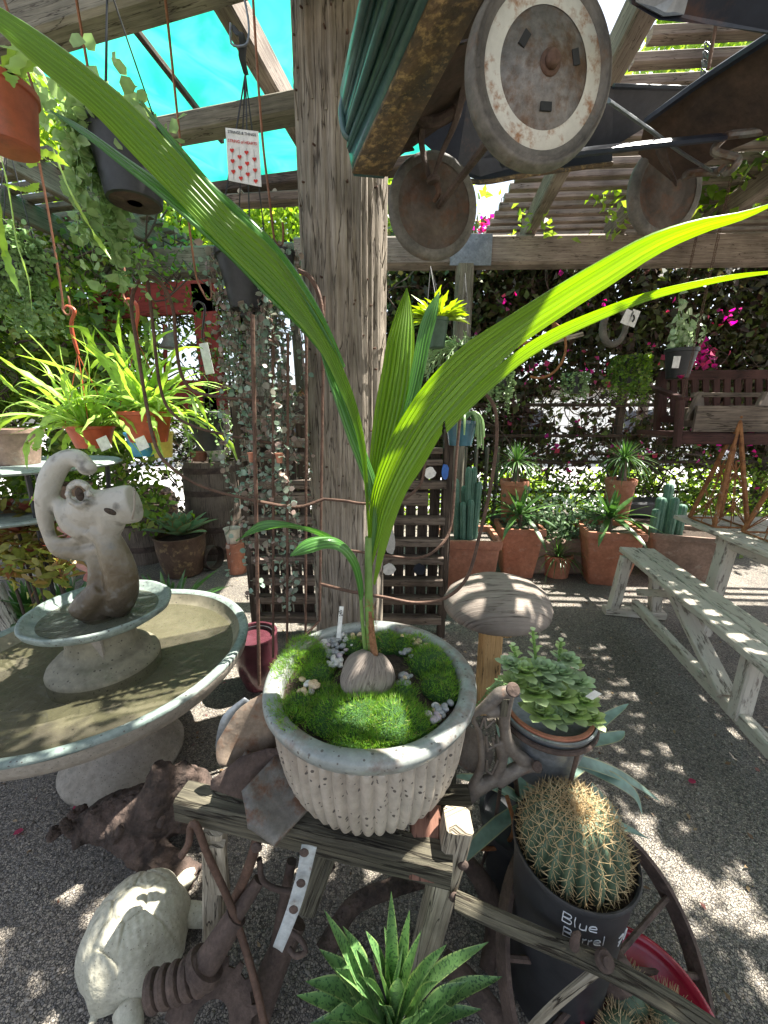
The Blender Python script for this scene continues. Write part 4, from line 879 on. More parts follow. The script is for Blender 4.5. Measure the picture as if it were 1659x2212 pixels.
# gradient of algae: lower part gets the wet material through a real height mask of the stain
mm=bpy.data.materials.new('stained sculpture stone'); mm.use_nodes=True; nt_=mm.node_tree; bb=nt_.nodes['Principled BSDF']; Lk=nt_.links.new
tc=_n(nt_,'ShaderNodeTexCoord'); sp=_n(nt_,'ShaderNodeSeparateXYZ'); Lk(tc.outputs['Object'],sp.inputs[0]); no=_n(nt_,'ShaderNodeTexNoise'); no.inputs['Scale'].default_value=9; no.inputs['Detail'].default_value=8; Lk(tc.outputs['Object'],no.inputs[0])
ma=_n(nt_,'ShaderNodeMath',operation='MULTIPLY_ADD'); Lk(no.outputs[0],ma.inputs[0]); ma.inputs[1].default_value=.35; Lk(sp.outputs[2],ma.inputs[2])
cr=_n(nt_,'ShaderNodeValToRGB'); e=cr.color_ramp.elements; e[0].position=.0; mr=_n(nt_,'ShaderNodeMapRange'); mr.inputs[1].default_value=.88; mr.inputs[2].default_value=1.5; Lk(ma.outputs[0],mr.inputs[0]); Lk(mr.outputs[0],cr.inputs[0])
e[0].color=(.06,.045,.03,1); e[1].color=(.42,.40,.35,1); e[1].position=.8; x=e.new(.3); x.color=(.11,.08,.045,1); x=e.new(.45); x.color=(.2,.17,.12,1); x=e.new(.55); x.color=(.33,.3,.25,1)
n5=_n(nt_,'ShaderNodeTexNoise'); n5.inputs['Scale'].default_value=18; n5.inputs['Detail'].default_value=9; Lk(tc.outputs['Object'],n5.inputs[0]); r5=_n(nt_,'ShaderNodeValToRGB'); r5.color_ramp.elements[0].position=.56; r5.color_ramp.elements[1].position=.72; Lk(n5.outputs[0],r5.inputs[0])
mx=_n(nt_,'ShaderNodeMix',data_type='RGBA'); Lk(r5.outputs[0],mx.inputs[0]); Lk(cr.outputs[0],mx.inputs[6]); mx.inputs[7].default_value=(.16,.15,.13,1); Lk(mx.outputs[2],bb.inputs['Base Color']); bb.inputs['Roughness'].default_value=.42
bp=_n(nt_,'ShaderNodeBump'); bp.inputs['Strength'].default_value=.5; bp.inputs['Distance'].default_value=.01; n6=_n(nt_,'ShaderNodeTexNoise'); n6.inputs['Scale'].default_value=50; n6.inputs['Detail'].default_value=6; Lk(tc.outputs['Object'],n6.inputs[0]); Lk(n6.outputs[0],bp.inputs['Height']); Lk(bp.outputs[0],bb.inputs['Normal'])
o.data.materials[0]=mm
k=MB(); k.ell(fp(172,1068,-.062),fr(9),fr(4),fr(14),n=14,m=8); k.build('eye_hollow_shade',m_soil,t,smooth=True)  # dark blob standing in for the shade inside the eye cavity
k=MB(); k.ell(fp(238,1105,-.078),fr(13),fr(4),fr(6),Matrix.Rotation(R(25),3,'Y'),n=14,m=8); k.build('mouth_hollow_shade',m_soil,t,smooth=True)  # shade of the mouth opening, put in as a dark blob
k=MB(); k.strip([fp(289,1052,-.075),fp(293,1060,-.075),fp(292,1100,-.075),fp(287,1122,-.07)],[fp(285,1052,-.08),fp(289,1060,-.08),fp(288,1100,-.08),fp(283,1122,-.075)]); k.build('muzzle_lip',m_conc,t,thick=.004)
# ================= tortoise =================
TC=H(300,2020,.06); t=thing('tortoise','pale green grey stone tortoise with domed shell on gravel at the lower left','tortoise statue',(TC.x,TC.y,0))
# long axis on the ground
ta,tb=H(212,2155,.07),H(365,1915,.07); ax=(tb-ta); ax.z=0; ln=ax.length; ax.normalize(); sx=V((ax.y,-ax.x,0)); c0=(ta+tb)/2
k=MB(); vs=[];fs=[]; n=180;m=80
sc_=[(0,0)]+[(.0,.55),(.0,-.55)]+[(.55*math.cos(a),.75*math.sin(a)) for a in (0.5,1.57,2.6,3.7,4.7,5.8)]
for i in range(m+1):
    th=math.pi/2*i/m
    for j in range(n):
        a=6.2832*j/n; u,v=math.sin(th)*math.cos(a),math.sin(th)*math.sin(a); d=sorted(math.hypot(u-p,v-q) for p,q in sc_); g=math.exp(-((d[1]-d[0])/.035)**2); ring=.004*math.sin(d[0]*62)
        r=1+.04*math.cos(8*a)*math.sin(th)**6
        hgt=.15*math.cos(th)**.8+.009*(1-d[0]*1.2)*(1-g)+ring*.12-.003*g+.0015*math.sin(31*u+9*v)*math.sin(27*v)
        if i==m: hgt=-.02
        vs.append(V((c0.x,c0.y,.055))+sx*(.132*u*r)+ax*(ln/2*1.12*v*r)+V((0,0,hgt)))
for i in range(m):
    for j in range(n): q=(j+1)%n; fs.append((i*n+j,(i+1)*n+j,(i+1)*n+q,i*n+q))
k.add(vs,fs); k.build('shell',m_tort,t,smooth=True)
def tp(u,v,z): return V((c0.x,c0.y,z))+sx*u+ax*v
k=MB(); k.tube([tp(0,-ln/2*.8,.05),tp(0,0,.045),tp(0,ln/2*.8,.05)],[.09,.11,.09],n=16,seg=8,flat=.45,upr=tuple(sx)); 
for (u,v,du,dv) in ((.085,-.11,.035,-.05),(.11,.08,.045,.03),(-.10,.07,-.03,.03)):
    k.tube([tp(u*.8,v,.055),tp(u+du*.6,v+dv*.5,.04),tp(u+du,v+dv,.015)],[.032,.03,.026],n=10,seg=8)
k.tube([tp(0.02,ln/2*.9,.05),tp(.03,ln/2+.03,.06),tp(.04,ln/2+.06,.055)],[.03,.026,.02],n=12,seg=8)
k.tube([tp(0,-ln/2*.9,.05),tp(0,-ln/2-.04,.02)],[.02,.006],n=8)
k.build('body',m_tort,t,remesh=.006)
# ================= burl wood =================
bc=H(330,1770,.12)
k=MB(); 
pts=[(170,1790,22),(230,1770,45),(300,1760,55),(360,1740,60),(400,1720,60),(430,1760,40)]
k.tube([H(x,y,.14) for x,y,r in pts],[r*.0017 for x,y,r in pts],n=12,seg=18)
k.tube([H(330,1760,.16),H(345,1700,.26),H(350,1650,.34)],[.07,.055,.03],n=10,seg=10); k.tube([H(400,1730,.15),H(400,1680,.25),H(385,1650,.3)],[.06,.04,.02],n=10,seg=10)
k.tube([H(250,1790,.13),H(330,1850,.08),H(420,1900,.03)],[.05,.05,.04],n=10,seg=10)
for i in range(70):
    p=random.choice(pts); q=H(p[0]+random.gauss(0,25),p[1]+random.gauss(0,20),.15+random.gauss(0,.03)); k.ell(q,random.uniform(.012,.035),random.uniform(.012,.03),random.uniform(.012,.03),n=7,m=5)
o=k.build('burl_wood',m_burl,remesh=.008); md=o.modifiers.new('d','DISPLACE'); tx=bpy.data.textures.new('b','CLOUDS'); tx.noise_scale=.02; tx.noise_depth=4; md.texture=tx; md.strength=.022; tag(o,'dark knotty lump of burl wood beside the fountain pedestal','burl wood'); origin(o)
# ================= mushroom =================
mc=A(1072,1330,1.72); t=thing('mushroom_stool','large carved wooden mushroom with weathered cap and orange cedar stem','mushroom stool',(mc.x,mc.y,0))
k=MB(); vs=[];fs=[];uv=[]; n=72; prof=[(.001,.725),(.10,.722),(.18,.70),(.235,.66),(.258,.615),(.255,.585),(.235,.57),(.12,.575),(.04,.575)]
k.lathe(prof,(mc.x,mc.y,0),n=72,rfun=lambda a,z,i:1+.025*math.sin(2*a+.5)+.012*math.sin(5*a))
m_=0
# straight grain across the cap
k.uv=[[(k.v[j][0]*1.0,k.v[j][1]*1.0+k.v[j][2]*.6) for j in f] for f in k.f]
k.build('cap',m_mush,t,smooth=True)
k=MB(); k.bar((mc.x-.02,mc.y,0),(mc.x-.02,mc.y,.58),.10,.10,(0,1,0)); k.tube([(mc.x+.02,mc.y-.09,.5),(mc.x+.02,mc.y-.11,.62)],[.035,.02],n=8)
k.build('stem',m_cedar,t)
# ================= hanging toy pedal car =================
w1,w2,w3=A(1165,165,.74),A(935,450,1.18),A(1435,415,1.33)
Ld=(w3-w2).normalized(); Wd=(w2-w1); Wd=(Wd-Ld*Wd.dot(Ld)).normalized(); Ud=Ld.cross(Wd).normalized()
if Ud.z<0: Ud=-Ud
t=thing('pedal_car','rusty old toy pedal car hung upright under the pergola roof by the pole','toy pedal car',tuple(w1))
def cp(l,w_,u): return w1+Ld*l+Wd*w_+Ud*u
def wheel(c,outward,full,label=None):
    Rm=outward.to_track_quat('Z','X').to_matrix(); r=.122
    k=MB(); k.lathe([(r*.80,-.014),(r*.9,-.018),(r*.97,-.013),(r,-.004),(r*.995,.004),(r*.97,.013),(r*.93,.017),(r*.925,.013),(r*.89,.019),(r*.885,.015),(r*.84,.017),(r*.80,.012)],c,n=72,rot=Rm,cap=False)
    ty=k.build('tyre',m_rubber,t,smooth=True)
    k=MB(); k.lathe([(r*.82,.010),(r*.80,.013),(r*.62,.012),(r*.60,.013)],c,n=64,rot=Rm,cap=False); k.build('rim_ring',m_wheelw if full else m_disc2,ty,smooth=True)
    k=MB(); k.lathe([(r*.60,.012),(r*.58,.013),(r*.4,.02),(r*.2,.026),(.001,.028)],c,n=64,rot=Rm,cap=False); k.build('disc',m_disc if full else m_disc2,ty,smooth=True)
    k=MB(); k.lathe([(r*.81,-.012),(r*.55,-.004),(r*.5,-.012),(.001,-.008)],c,n=64,rot=Rm,cap=False); k.build('back_disc',m_disc if full else m_disc2,ty,smooth=True)
    if full:
        k=MB(); k.lathe([(.017,.024),(.016,.03),(.0,.0305)],c,n=24,rot=Rm); k.lathe([(.011,.03),(.0105,.037),(.008,.040),(.0,.041)],c,n=24,rot=Rm); k.build('hub_cap',m_rod,ty,smooth=True)
        k=MB()
        for a in (R(60),R(185),R(290)):
            p=V((.048*math.cos(a),.048*math.sin(a),.021)); d=V((-math.sin(a),math.cos(a),0)); e=V((math.cos(a),math.sin(a),0))
            k.bar(c+Rm@(p-d*.0095),c+Rm@(p+d*.0095),.011,.003,tuple(Rm@V((0,0,1))),bev=False)
        k.build('slot',m_ink,ty)
    return ty
wheel(w1,-Wd,True); wheel(w2,Wd*1.0,False); wheel(w3,Wd*1.0,False)
# front grille shell: cross profile swept from near side to far side
near=[(790,-60,.70),(812,-60,.695),(826,-60,.705),(850,-60,.695),(866,-60,.705),(905,-60,.695),(925,-60,.70),(985,-60,.70)]
far=[(737,196,1.10),(742,250,1.09),(746,262,1.10),(748,285,1.09),(752,300,1.10),(752,322,1.09),(756,330,1.10),(765,378,1.10)]
ce=MB(); rows=[]
for (a,b_) in zip(near,far):
    p,q=A(*a),A(*b_); m_=p.lerp(q,.5); rows.append([p.lerp(q,i/14) for i in range(15)])
for r_,r2 in zip(rows[:-1],rows[1:]): ce.strip(r_,r2)
fc=A(775,375,1.12); ce.strip([rows[0][-1],rows[2][-1],rows[4][-1],rows[7][-1]],[rows[0][-1]+V((.02,.05,.0)),A(770,290,1.16),A(785,330,1.16),A(830,384,1.14)])
ce.build('grille_panel',m_tealp,t,smooth=None,thick=.006)
k=MB(); a,b_=A(955,-60,.695),A(760,368,1.09); c,d=A(1068,-60,.705),A(838,376,1.12)
k.strip([a.lerp(b_,i/10)+V((0,0,-.002)) for i in range(11)],[c.lerp(d,i/10)+V((0,0,-.002)) for i in range(11)]); k.build('bumper_edge',m_wornr,t,thick=.008)
k=MB()
for i,(a,b_) in enumerate((((800,-60,.688),(745,205,1.085)),((858,-60,.688),(750,288,1.085)))): k.tube([A(*a),A(*a).lerp(A(*b_),.5),A(*b_)],.008,n=10,seg=12)
k.tube([A(745,205,1.085),A(738,240,1.08),A(744,285,1.08),A(757,300,1.08)],.008,n=10,seg=10); k.build('trim_rib',m_tealp,t,smooth=True)
# struts and axle
def strut(name,pts,wpx,mat=m_rust,flat=.35):
    P=[A(*p) for p in pts]; k=MB(); k.tube(P,[w_*S(p) for w_,p in zip(wpx,P)],n=8,seg=max(4,len(P)*4),flat=flat); return k.build(name,mat,t)
strut('axle_fork',[(1012,150,.98),(985,260,1.05),(955,330,1.10),(935,388,1.14)],[16,13,11,8])
strut('axle_fork',[(1000,170,1.0),(930,235,1.06),(910,300,1.10),(928,388,1.14)],[14,14,13,9])
strut('brace',[(802,338,1.10),(850,330,1.10),(893,322,1.11)],[9,8,7]); strut('brace',[(925,112,.86),(975,98,.83),(1015,88,.80)],[12,11,10])
strut('axle_end',[(932,382,1.14),(942,395,1.13),(948,415,1.13),(938,434,1.15)],[7,6,6,5],m_rod,1)
k=MB(); k.lathe([(.014,-.006),(.017,0),(.014,.006)],A(936,388,1.12),n=20,rot=Ud.to_track_quat('Z','X').to_matrix()); k.build('axle_collar',m_rust,t)
k=MB(); k.tube([cp(0,.015,0),cp(0,.44,0)],.008,n=8); k.build('axle',m_rust,t)
k=MB(); k.tube([A(925,215,1.04),A(900,230,1.05),A(905,258,1.05),A(945,262,1.05),A(985,240,1.04)],.012,n=8,seg=14); k.build('steering_link',m_rust,t)
# frame rail, braces, cranks
strut('frame_rail',[(1085,352,.95),(1215,334,.98),(1400,313,1.03),(1562,296,1.08)],[15,15,14,13],m_navy,.5)
strut('cross_brace',[(1312,216,1.0),(1400,278,1.05),(1480,335,1.12),(1548,376,1.18)],[16,15,13,11],m_tin,.25)
strut('pedal_crank',[(1680,278,1.05),(1620,287,1.07),(1575,292,1.1),(1562,300,1.1),(1545,318,1.1),(1548,330,1.1),(1592,342,1.08),(1588,358,1.08),(1570,372,1.1),(1562,366,1.1)],[8]*10,m_tincol,1)
strut('pedal_crank',[(1482,386,1.2),(1484,376,1.2),(1510,372,1.19),(1546,370,1.16),(1560,364,1.12)],[8]*5,m_tincol,1)
strut('axle_plate',[(1425,300,1.15),(1432,340,1.18),(1452,380,1.22),(1460,400,1.24)],[24,20,13,6],m_rust,.3)
# underside and body panels
def poly(name,pts,mat,th=.006):
    k=MB(); P=[A(*p) for p in pts]; k.add(P,[tuple(range(len(P)))]); return k.build(name,mat,t,smooth=False,thick=th)
poly('side_panel',[(905,300,1.24),(1010,210,1.2),(1325,186,1.25),(1530,190,1.32),(1320,320,1.36),(1322,352,1.36),(1150,374,1.30),(1040,392,1.27),(985,372,1.26)],m_navy)
k=MB(); k.tube([A(975,372,1.25),A(1035,394,1.26),A(1150,376,1.29),A(1322,354,1.35)],.006,n=6,seg=12); k.build('panel_edge',m_wornr,t)
poly('floor_or_dark_fill',[(1395,262,1.2),(1520,170,1.08),(1700,50,.92),(1720,262,1.0),(1560,330,1.15),(1455,392,1.28),(1380,330,1.3)],m_under)
k=MB(); k.tube([A(1395,262,1.19),A(1520,172,1.07),A(1700,55,.90)],.009,n=6,seg=8); k.build('panel_edge',m_navy,t)
k=MB(); k.tube([A(1325,186,1.24),A(1450,190,1.27),A(1530,192,1.31)],.006,n=6,seg=8); k.build('panel_edge',m_navy,t)
poly('body_side',[(1352,-60,.66),(1362,8,.68),(1420,42,.68),(1530,52,.69),(1659,74,.70),(1740,80,.70),(1740,-60,.66)],m_navy,.01)
poly('fender_highlight',[(1362,-60,.66),(1372,5,.675),(1432,36,.675),(1476,32,.68),(1500,-60,.66)],m_tin,.004)  # pale patch painting the highlight on the navy body
poly('floor_or_dark_fill',[(905,-60,.9),(1050,-60,.75),(1060,120,.95),(985,250,1.10),(850,345,1.16),(840,335,1.14)],m_under)  # dark sheet standing in for the car's dark interior, not a known panel
k=MB(); 
for (x,y,Y) in ((1090,-60,.9),(1530,150,1.1)): 
    p=A(x,y,Y); k.tube([p,V((p.x,p.y,2.98))],.004,n=5)
k.build('hanging_wire',m_rod,t)
k=MB(); p=A(1528,98,1.45); q=A(1516,185,1.45)
for i in range(10): 
    c=q.lerp(p,i/9); k.tube([c+V((.008*math.cos(a),.008*math.sin(a)*(i%2),.014*math.sin(a))) for a in np.linspace(0,6.28,9)],.0022,n=4)
k.build('chain',m_tin,t)
# ================= hanging pots on the left =================
def potprof(r,h,flare=.78,rim=.06,lip=1.06):
    return [(r*flare*.92,0),(r*flare,.012*h),(r*(flare+(1-flare)*.5),h*.5),(r*.985,h*(1-rim*2.2)),(r*lip,h*(1-rim*2)),(r*lip*1.01,h*.99),(r*lip*.99,h),(r*.95,h),(r*.93,h*.9)]
def hpot(label,x,y,Y,wpx,hpx,mat,name='hanging_pot',cat='hanging pot',group=None,flare=.72,soil=True,part='bowl',ground=None,lip=1.06):
    # x,y: pixel of the pot's base centre
    b_=A(x,y,Y) if ground is None else ground; s_=S(b_); r=wpx*s_/2/lip; h=hpx*s_
    t=thing(name,label,cat,tuple(b_),group); k=MB(); k.lathe(potprof(r,h,flare,lip=lip),b_,n=40); k.build(part,mat,t)
    if soil: k=MB(); k.lathe([(.001,h*.9),(r*.94,h*.88)],b_,n=24,cap=False); k.build('soil',m_soil,t)
    return t,b_+V((0,0,h*.9)),r,h
def wires(t,top,rim_c,r,n=3,w_=.0018,mat=m_blackp,name='hanger_wire'):
    for i in range(n):
        a=6.28*i/n+.6; k=MB(); k.tube([V(top),V(rim_c)+V((math.cos(a)*r,math.sin(a)*r,0))],w_,n=4); k.build(name,mat,t)
# long copper coloured hanger wires
def hw(label,pts):
    k=MB(); P=[A(*p) for p in pts]; k.tube(P,.0045,n=6,seg=24); k.tube([P[-1],P[-1]+V((.012,0,-.02)),P[-1]+V((.03,0,-.015)),P[-1]+V((.035,0,.03)),P[-1]+V((.033,0,.05))],.004,n=6,seg=10)
    o=k.build('hanger_rod',m_wire); tag(o,label,'hanger rod','copper brown rods hanging from the pergola'); origin(o)
hw('copper brown rod farthest left holding the outer orange hanger',[(20,30,1.5),(52,200,1.62),(80,328,1.7),(110,490,1.75),(134,640,1.78),(135,668,1.78)])
hw('copper brown rod with a bent end holding the second orange hanger',[(160,-30,1.5),(187,130,1.6),(240,432,1.75),(262,550,1.8),(271,600,1.8),(266,635,1.8),(272,650,1.8)])
hw('copper brown rod passing right of the big black pot and ending above the black hanger',[(354,-30,1.5),(370,120,1.65),(386,276,1.75),(408,480,1.85),(420,575,1.9),(428,610,1.92),(441,636,1.92)])
hw('copper brown rod nearest the pole reaching down behind the arrowhead heart card',[(545,-30,1.5),(554,120,1.55),(567,300,1.6),(582,430,1.6),(592,515,1.6)])
# plastic hangers
def hanger(t,pts,mat,w_=.012):
    k=MB(); P=[A(*p) for p in pts]; q=[w_*.6]+[w_]*(len(P)-2)+[w_*.7]
    k.tube(P,[a*.5 for a in q],n=6,seg=20,flat=.45); k.tube([p+V((.006,0,.0)) for p in P],[a*.35 for a in q],n=6,seg=20,flat=.45); k.build('plastic_hanger',mat,t); return P[-1]
# epiphyllum baskets
def strap(k,P,wd,n=14):
    Q=catmull(P,n); L=[];Rr=[]; side=None
    for i,p in enumerate(Q):
        tg=(Q[min(i+1,n)]-Q[max(i-1,0)]).normalized(); s_=tg.cross(V((0,0,1)) if abs(tg.z)<.9 else V((.3,1,0)))
        s_=(s_ if s_.length>.01 else V((1,0,0))).normalized(); 
        s_=(s_+tg.cross(s_)*strap.tw).normalized()
        f=wd/2*(1 if i<n*.8 else max(.12,(n-i)/(n*.2)))*(.55 if i<2 else 1)*(1+.22*((i%2)*2-1)); L.append(p-s_*f); Rr.append(p+s_*f)
    k.strip(L,Rr,cross=2,dome=.12)
strap.tw=.5
def epi(label,px,py,Y,wpx,hpx,hangpts,extra,nst,group):
    t,c,r,h=hpot(label,px,py,Y,wpx,hpx,m_redp,group=group)
    top=hanger(t,hangpts,m_redp); wires(t,top,c,r,4,.0016,m_redp)
    for i in range(nst):
        a=random.uniform(0,6.28); ln=random.uniform(.16,.5); el=random.uniform(.1,1.35)+(.35 if math.sin(a)<-.2 else 0); d=V((math.cos(a)*math.cos(el),math.sin(a)*math.cos(el)*.6,math.sin(el)))
        P=[c+V((math.cos(a),math.sin(a),0))*r*random.uniform(0,.7)]; 
        dr=random.uniform(.05,.5)
        for j in range(5): d=(d+V((random.gauss(0,.17),random.gauss(0,.15),-dr*(.4+.3*j)))).normalized(); P.append(P[-1]+d*ln/5)
        k=MB(); strap.tw=random.uniform(-.9,.9); strap(k,P,random.uniform(.014,.024)); k.build('stem',l_epi,t,smooth=None)
    for e in extra:
        k=MB(); strap.tw=random.uniform(-.8,.8); strap(k,[c]+[A(*p) for p in e],.026,n=24); k.build('stem',l_epi,t,smooth=None)
    return t,c
EG='orange red baskets of flat stemmed cactus'
t1,c1=epi('orange red basket of flat green cactus stems hanging to the right, nearer the arched rod',323,955,1.82,104,64,[(268,652,1.8),(276,645,1.8),(292,655,1.8),(297,680,1.8),(292,710,1.8),(296,735,1.8)],
 [[(300,800,1.8),(286,740,1.75),(281,715,1.75)],[(345,820,1.8),(335,760,1.8),(322,705,1.8)],[(350,830,1.7),(380,760,1.7),(425,750,1.68),(440,755,1.67)],[(355,840,1.75),(385,815,1.75),(402,800,1.75)],[(330,920,1.7),(350,980,1.68),(372,1052,1.66)],[(400,900,1.7),(450,930,1.7),(478,950,1.7)],[(360,900,1.7),(420,905,1.68),(485,940,1.66)],[(330,910,1.68),(345,960,1.66),(325,985,1.66)]],78,EG)
t2,c2=epi('orange red basket of flat green cactus stems hanging to the left, farther from the pole',203,967,1.78,92,46,[(136,668,1.77),(145,660,1.77),(160,672,1.77),(153,700,1.77),(158,730,1.77),(168,765,1.77)],
 [[(130,800,1.6),(60,720,1.5),(0,672,1.4)],[(175,840,1.75),(185,780,1.75),(205,710,1.75)],[(120,880,1.6),(40,850,1.5),(-20,790,1.4)],[(130,900,1.5),(60,880,1.4),(-20,860,1.3)],[(150,920,1.6),(110,960,1.55),(95,1030,1.5),(62,1092,1.48)],[(140,905,1.6),(80,920,1.5),(20,940,1.45)],[(110,900,1.5),(80,960,1.45),(78,975,1.45)],[(170,930,1.6),(200,970,1.6),(195,985,1.6)],[(140,800,1.7),(128,745,1.7)]],78,EG)
for (t,x,y) in ((t1,300,945),(t2,218,945)):
    k=MB(); a=A(x,y,1.69 if t is t1 else 1.66); k.bar(a,a+V((.02,-.004,-.05)),.05,.002,(0,1,0)); k.build('price_label',m_card,t)
# black pot with string of pearls
t,c,r,h=hpot('black hanging pot with trailing string of pearls above the old barrel',456,972,2.05,80,80,m_blackp)
top=hanger(t,[(418,665,1.95),(420,656,1.95),(430,652,1.95),(441,665,1.95),(438,700,1.97),(436,725,2.0),(440,742,2.0)],m_blackp); wires(t,top,c,r,4,.0016)
a=A(441,742,1.98); k=MB(); k.bar(a+V((0,-.01,0)),a+V((.022,-.02,-.14)),.042,.0015,(0,1,0)); k.build('price_label',m_card,t)
def dangle(t,c,r,n,lmin,lmax,size,mat,asp=.8,a0=0,a1=6.28,spread=1.1,step=.012,stem=.0008,name='strand',rnd=True,jit=.012):
    Ps=[];D=[]; k=MB()
    for i in range(n):
        a=random.uniform(a0,a1); p=V(c)+V((math.cos(a),math.sin(a),0))*r*random.uniform(.2,.6); q=[p,V(c)+V((math.cos(a),math.sin(a),0))*r*spread+V((0,0,.012))]
        ln=random.uniform(lmin,lmax); p=q[-1]; dx,dy=random.gauss(0,.05),random.gauss(0,.05)
        m_=max(2,int(ln/.06))
        for j in range(m_): p=p+V((dx*.06+random.gauss(0,.011),dy*.06+random.gauss(0,.009),-ln/m_)); q.append(p)
        Q=catmull(q,len(q)*3); k.tube(Q,stem,n=3,cap=False)
        tot=ln+.05; cnt=int(tot/step)
        for j in range(cnt):
            u=random.random()*(len(Q)-1); b_=int(u); pt=Q[b_].lerp(Q[min(b_+1,len(Q)-1)],u-b_); Ps.append(tuple(pt)); aa=random.random()*6.28; D.append((math.cos(aa),math.sin(aa),random.uniform(-.5,.5)))
    k.build(name,m_plank_d if mat is l_heart else l_stalk,t)
    fast('leaves',*leafcloud(np.array(Ps),size,aspect=asp,dirs=D,round_=rnd),mat,t)
dangle(t,c,r,40,.03,.3,.014,l_pearl)
P=np.array(c)+rng.normal(size=(200,3))*np.array([r*.5,r*.5,.01]); fast('leaves',*leafcloud(P,.016,aspect=.9,round_=True),l_pearl,t)
# big black pot with pale round leaved plant
t,c,r,h=hpot('large black pot full of pale green round leaved trailing plant hung at the upper left',292,440,1.28,152,130,m_blackp,flare=.74)
k=MB(); k.lathe([(.001,.001),(r*.2,.0),(r*.35,-.003),(r*.66,.0)],c-V((0,0,h*.9)),n=30); k.build('base',m_under,t)
for (x,y) in ((236,-30),(200,-30),(232,-30)): pass
wires(t,A(232,-40,1.2),c,r,3,.0022)
dangle(t,c,r,34,.05,.42,.028,l_disch,asp=.85,spread=1.25,step=.011,a0=2.3,a1=3.8)
dangle(t,c,r,16,.02,.08,.024,l_disch,asp=.85,spread=1.15,step=.011)
P=np.array(c)+rng.normal(size=(300,3))*np.array([r*.6,r*.5,.03])+np.array([-.02,0,.03]); fast('leaves',*leafcloud(P,.03,aspect=.85,round_=True),l_disch,t)
P=np.array(A(170,250,1.25))+rng.normal(size=(150,3))*np.array([.05,.05,.04]); fast('leaves',*leafcloud(P,.03,aspect=.85,round_=True),l_disch,t)
# red pot top left
t,c,r,h=hpot('stained red plastic pot hanging in the top left corner of the yard',22,322,.82,134,112,m_redd,flare=.8)
wires(t,A(-30,-120,.8),c,r,3,.002,m_wire)
for e in ([(40,150,.8),(70,120,.8),(40,75,.78),(-20,60,.76)],[(60,110,.78),(25,155,.74),(30,190,.74)],[(20,140,.8),(48,100,.78),(28,105,.76),(-20,95,.75)]):
    k=MB(); strap(k,[c]+[A(*p) for p in e],.018,n=20); k.build('stem',l_epi,t,smooth=None)
# small leaved trailing plant left edge
t,c,r,h=hpot('dark pot of tiny leaved trailing plant hanging at the far left edge',42,610,1.3,80,80,m_blackp)
wires(t,A(15,300,1.3),c,r,3,.0015)
dangle(t,c,r,60,.05,.28,.014,l_pearl,asp=.9,step=.006)
P=np.array(c)+rng.normal(size=(500,3))*np.array([r*.6,r*.6,.02]); fast('leaves',*leafcloud(P,.016,aspect=.9,round_=True),l_pearl,t)
# long flat leaf strands at left edge
t=thing('trailing_cactus','long flat serrated cactus stems trailing down at the left edge from above','trailing cactus',tuple(A(20,330,1.0)))
for e in ([(0,330,1),(20,420,1),(35,520,1),(60,600,1),(70,680,1)],[(20,325,1),(80,335,1),(130,365,1)],[(10,400,1),(60,410,1),(85,395,1)],[(-20,250,.9),(-5,450,.95),(15,560,1),(45,640,1)],[(110,310,1.1),(150,410,1.1),(200,500,1.15),(240,560,1.15)],[(60,360,1.05),(95,330,1.05),(150,360,1.1)]):
    k=MB(); strap.tw=random.uniform(-.8,.8); strap(k,[A(*p) for p in e],.016,n=20); k.build('stem',l_epi,t,smooth=None)
# string of hearts
t,c,r,h=hpot('tapered black pot of string of hearts hanging beside the pole with strands to the ground',534,672,1.55,112,112,m_blackp,flare=.62)
k=MB(); k.lathe([(r*.3,-.02),(r*.32,0)],c-V((0,0,h*.9)),n=20); k.build('drain_cup',m_blackp,t)
tp_=A(522,92,1.45); top=hanger(t,[(500,55,1.45),(512,72,1.45),(520,75,1.45),(524,95,1.45),(522,125,1.45),(530,160,1.45)],m_blackp,.022)
for (x,y) in ((588,515),(500,420),(574,450)): pass
wires(t,A(530,160,1.45),c,r,4,.0026)
k=MB(); k.tube([A(498,50,1.44),A(500,95,1.44),A(528,98,1.44),A(537,80,1.44),A(536,40,1.44),A(524,-20,1.44)],.0032,n=6,seg=16); k.build('wire_hook',m_tin,t)
dangle(t,c,r,24,.6,1.55,.021,l_heart,asp=.95,a0=5.4,a1=7.6,spread=1.15,step=.020)
dangle(t,c,r,18,.3,1.2,.021,l_heart,asp=.95,a0=1.9,a1=4.0,spread=1.2,step=.020)
dangle(t,c-V((0,0,h*.95)),r*.8,16,.4,1.2,.021,l_heart,asp=.95,spread=1.0,step=.022)
P=np.array(c)+rng.normal(size=(90,3))*np.array([r*.6,r*.5,.015])+np.array([0,0,.02]); fast('leaves',*leafcloud(P,.024,aspect=.95,round_=True),l_heart,t)
# second curtain of strands to the right behind
t,c,r,h=hpot('small dark pot of string of hearts hanging close to the left side of the pole',612,600,1.62,56,50,m_blackp)
wires(t,A(590,515,1.6),c,r,3,.0015); dangle(t,c,r,12,.25,1.0,.019,l_heart,asp=.95,spread=1.2,step=.024)
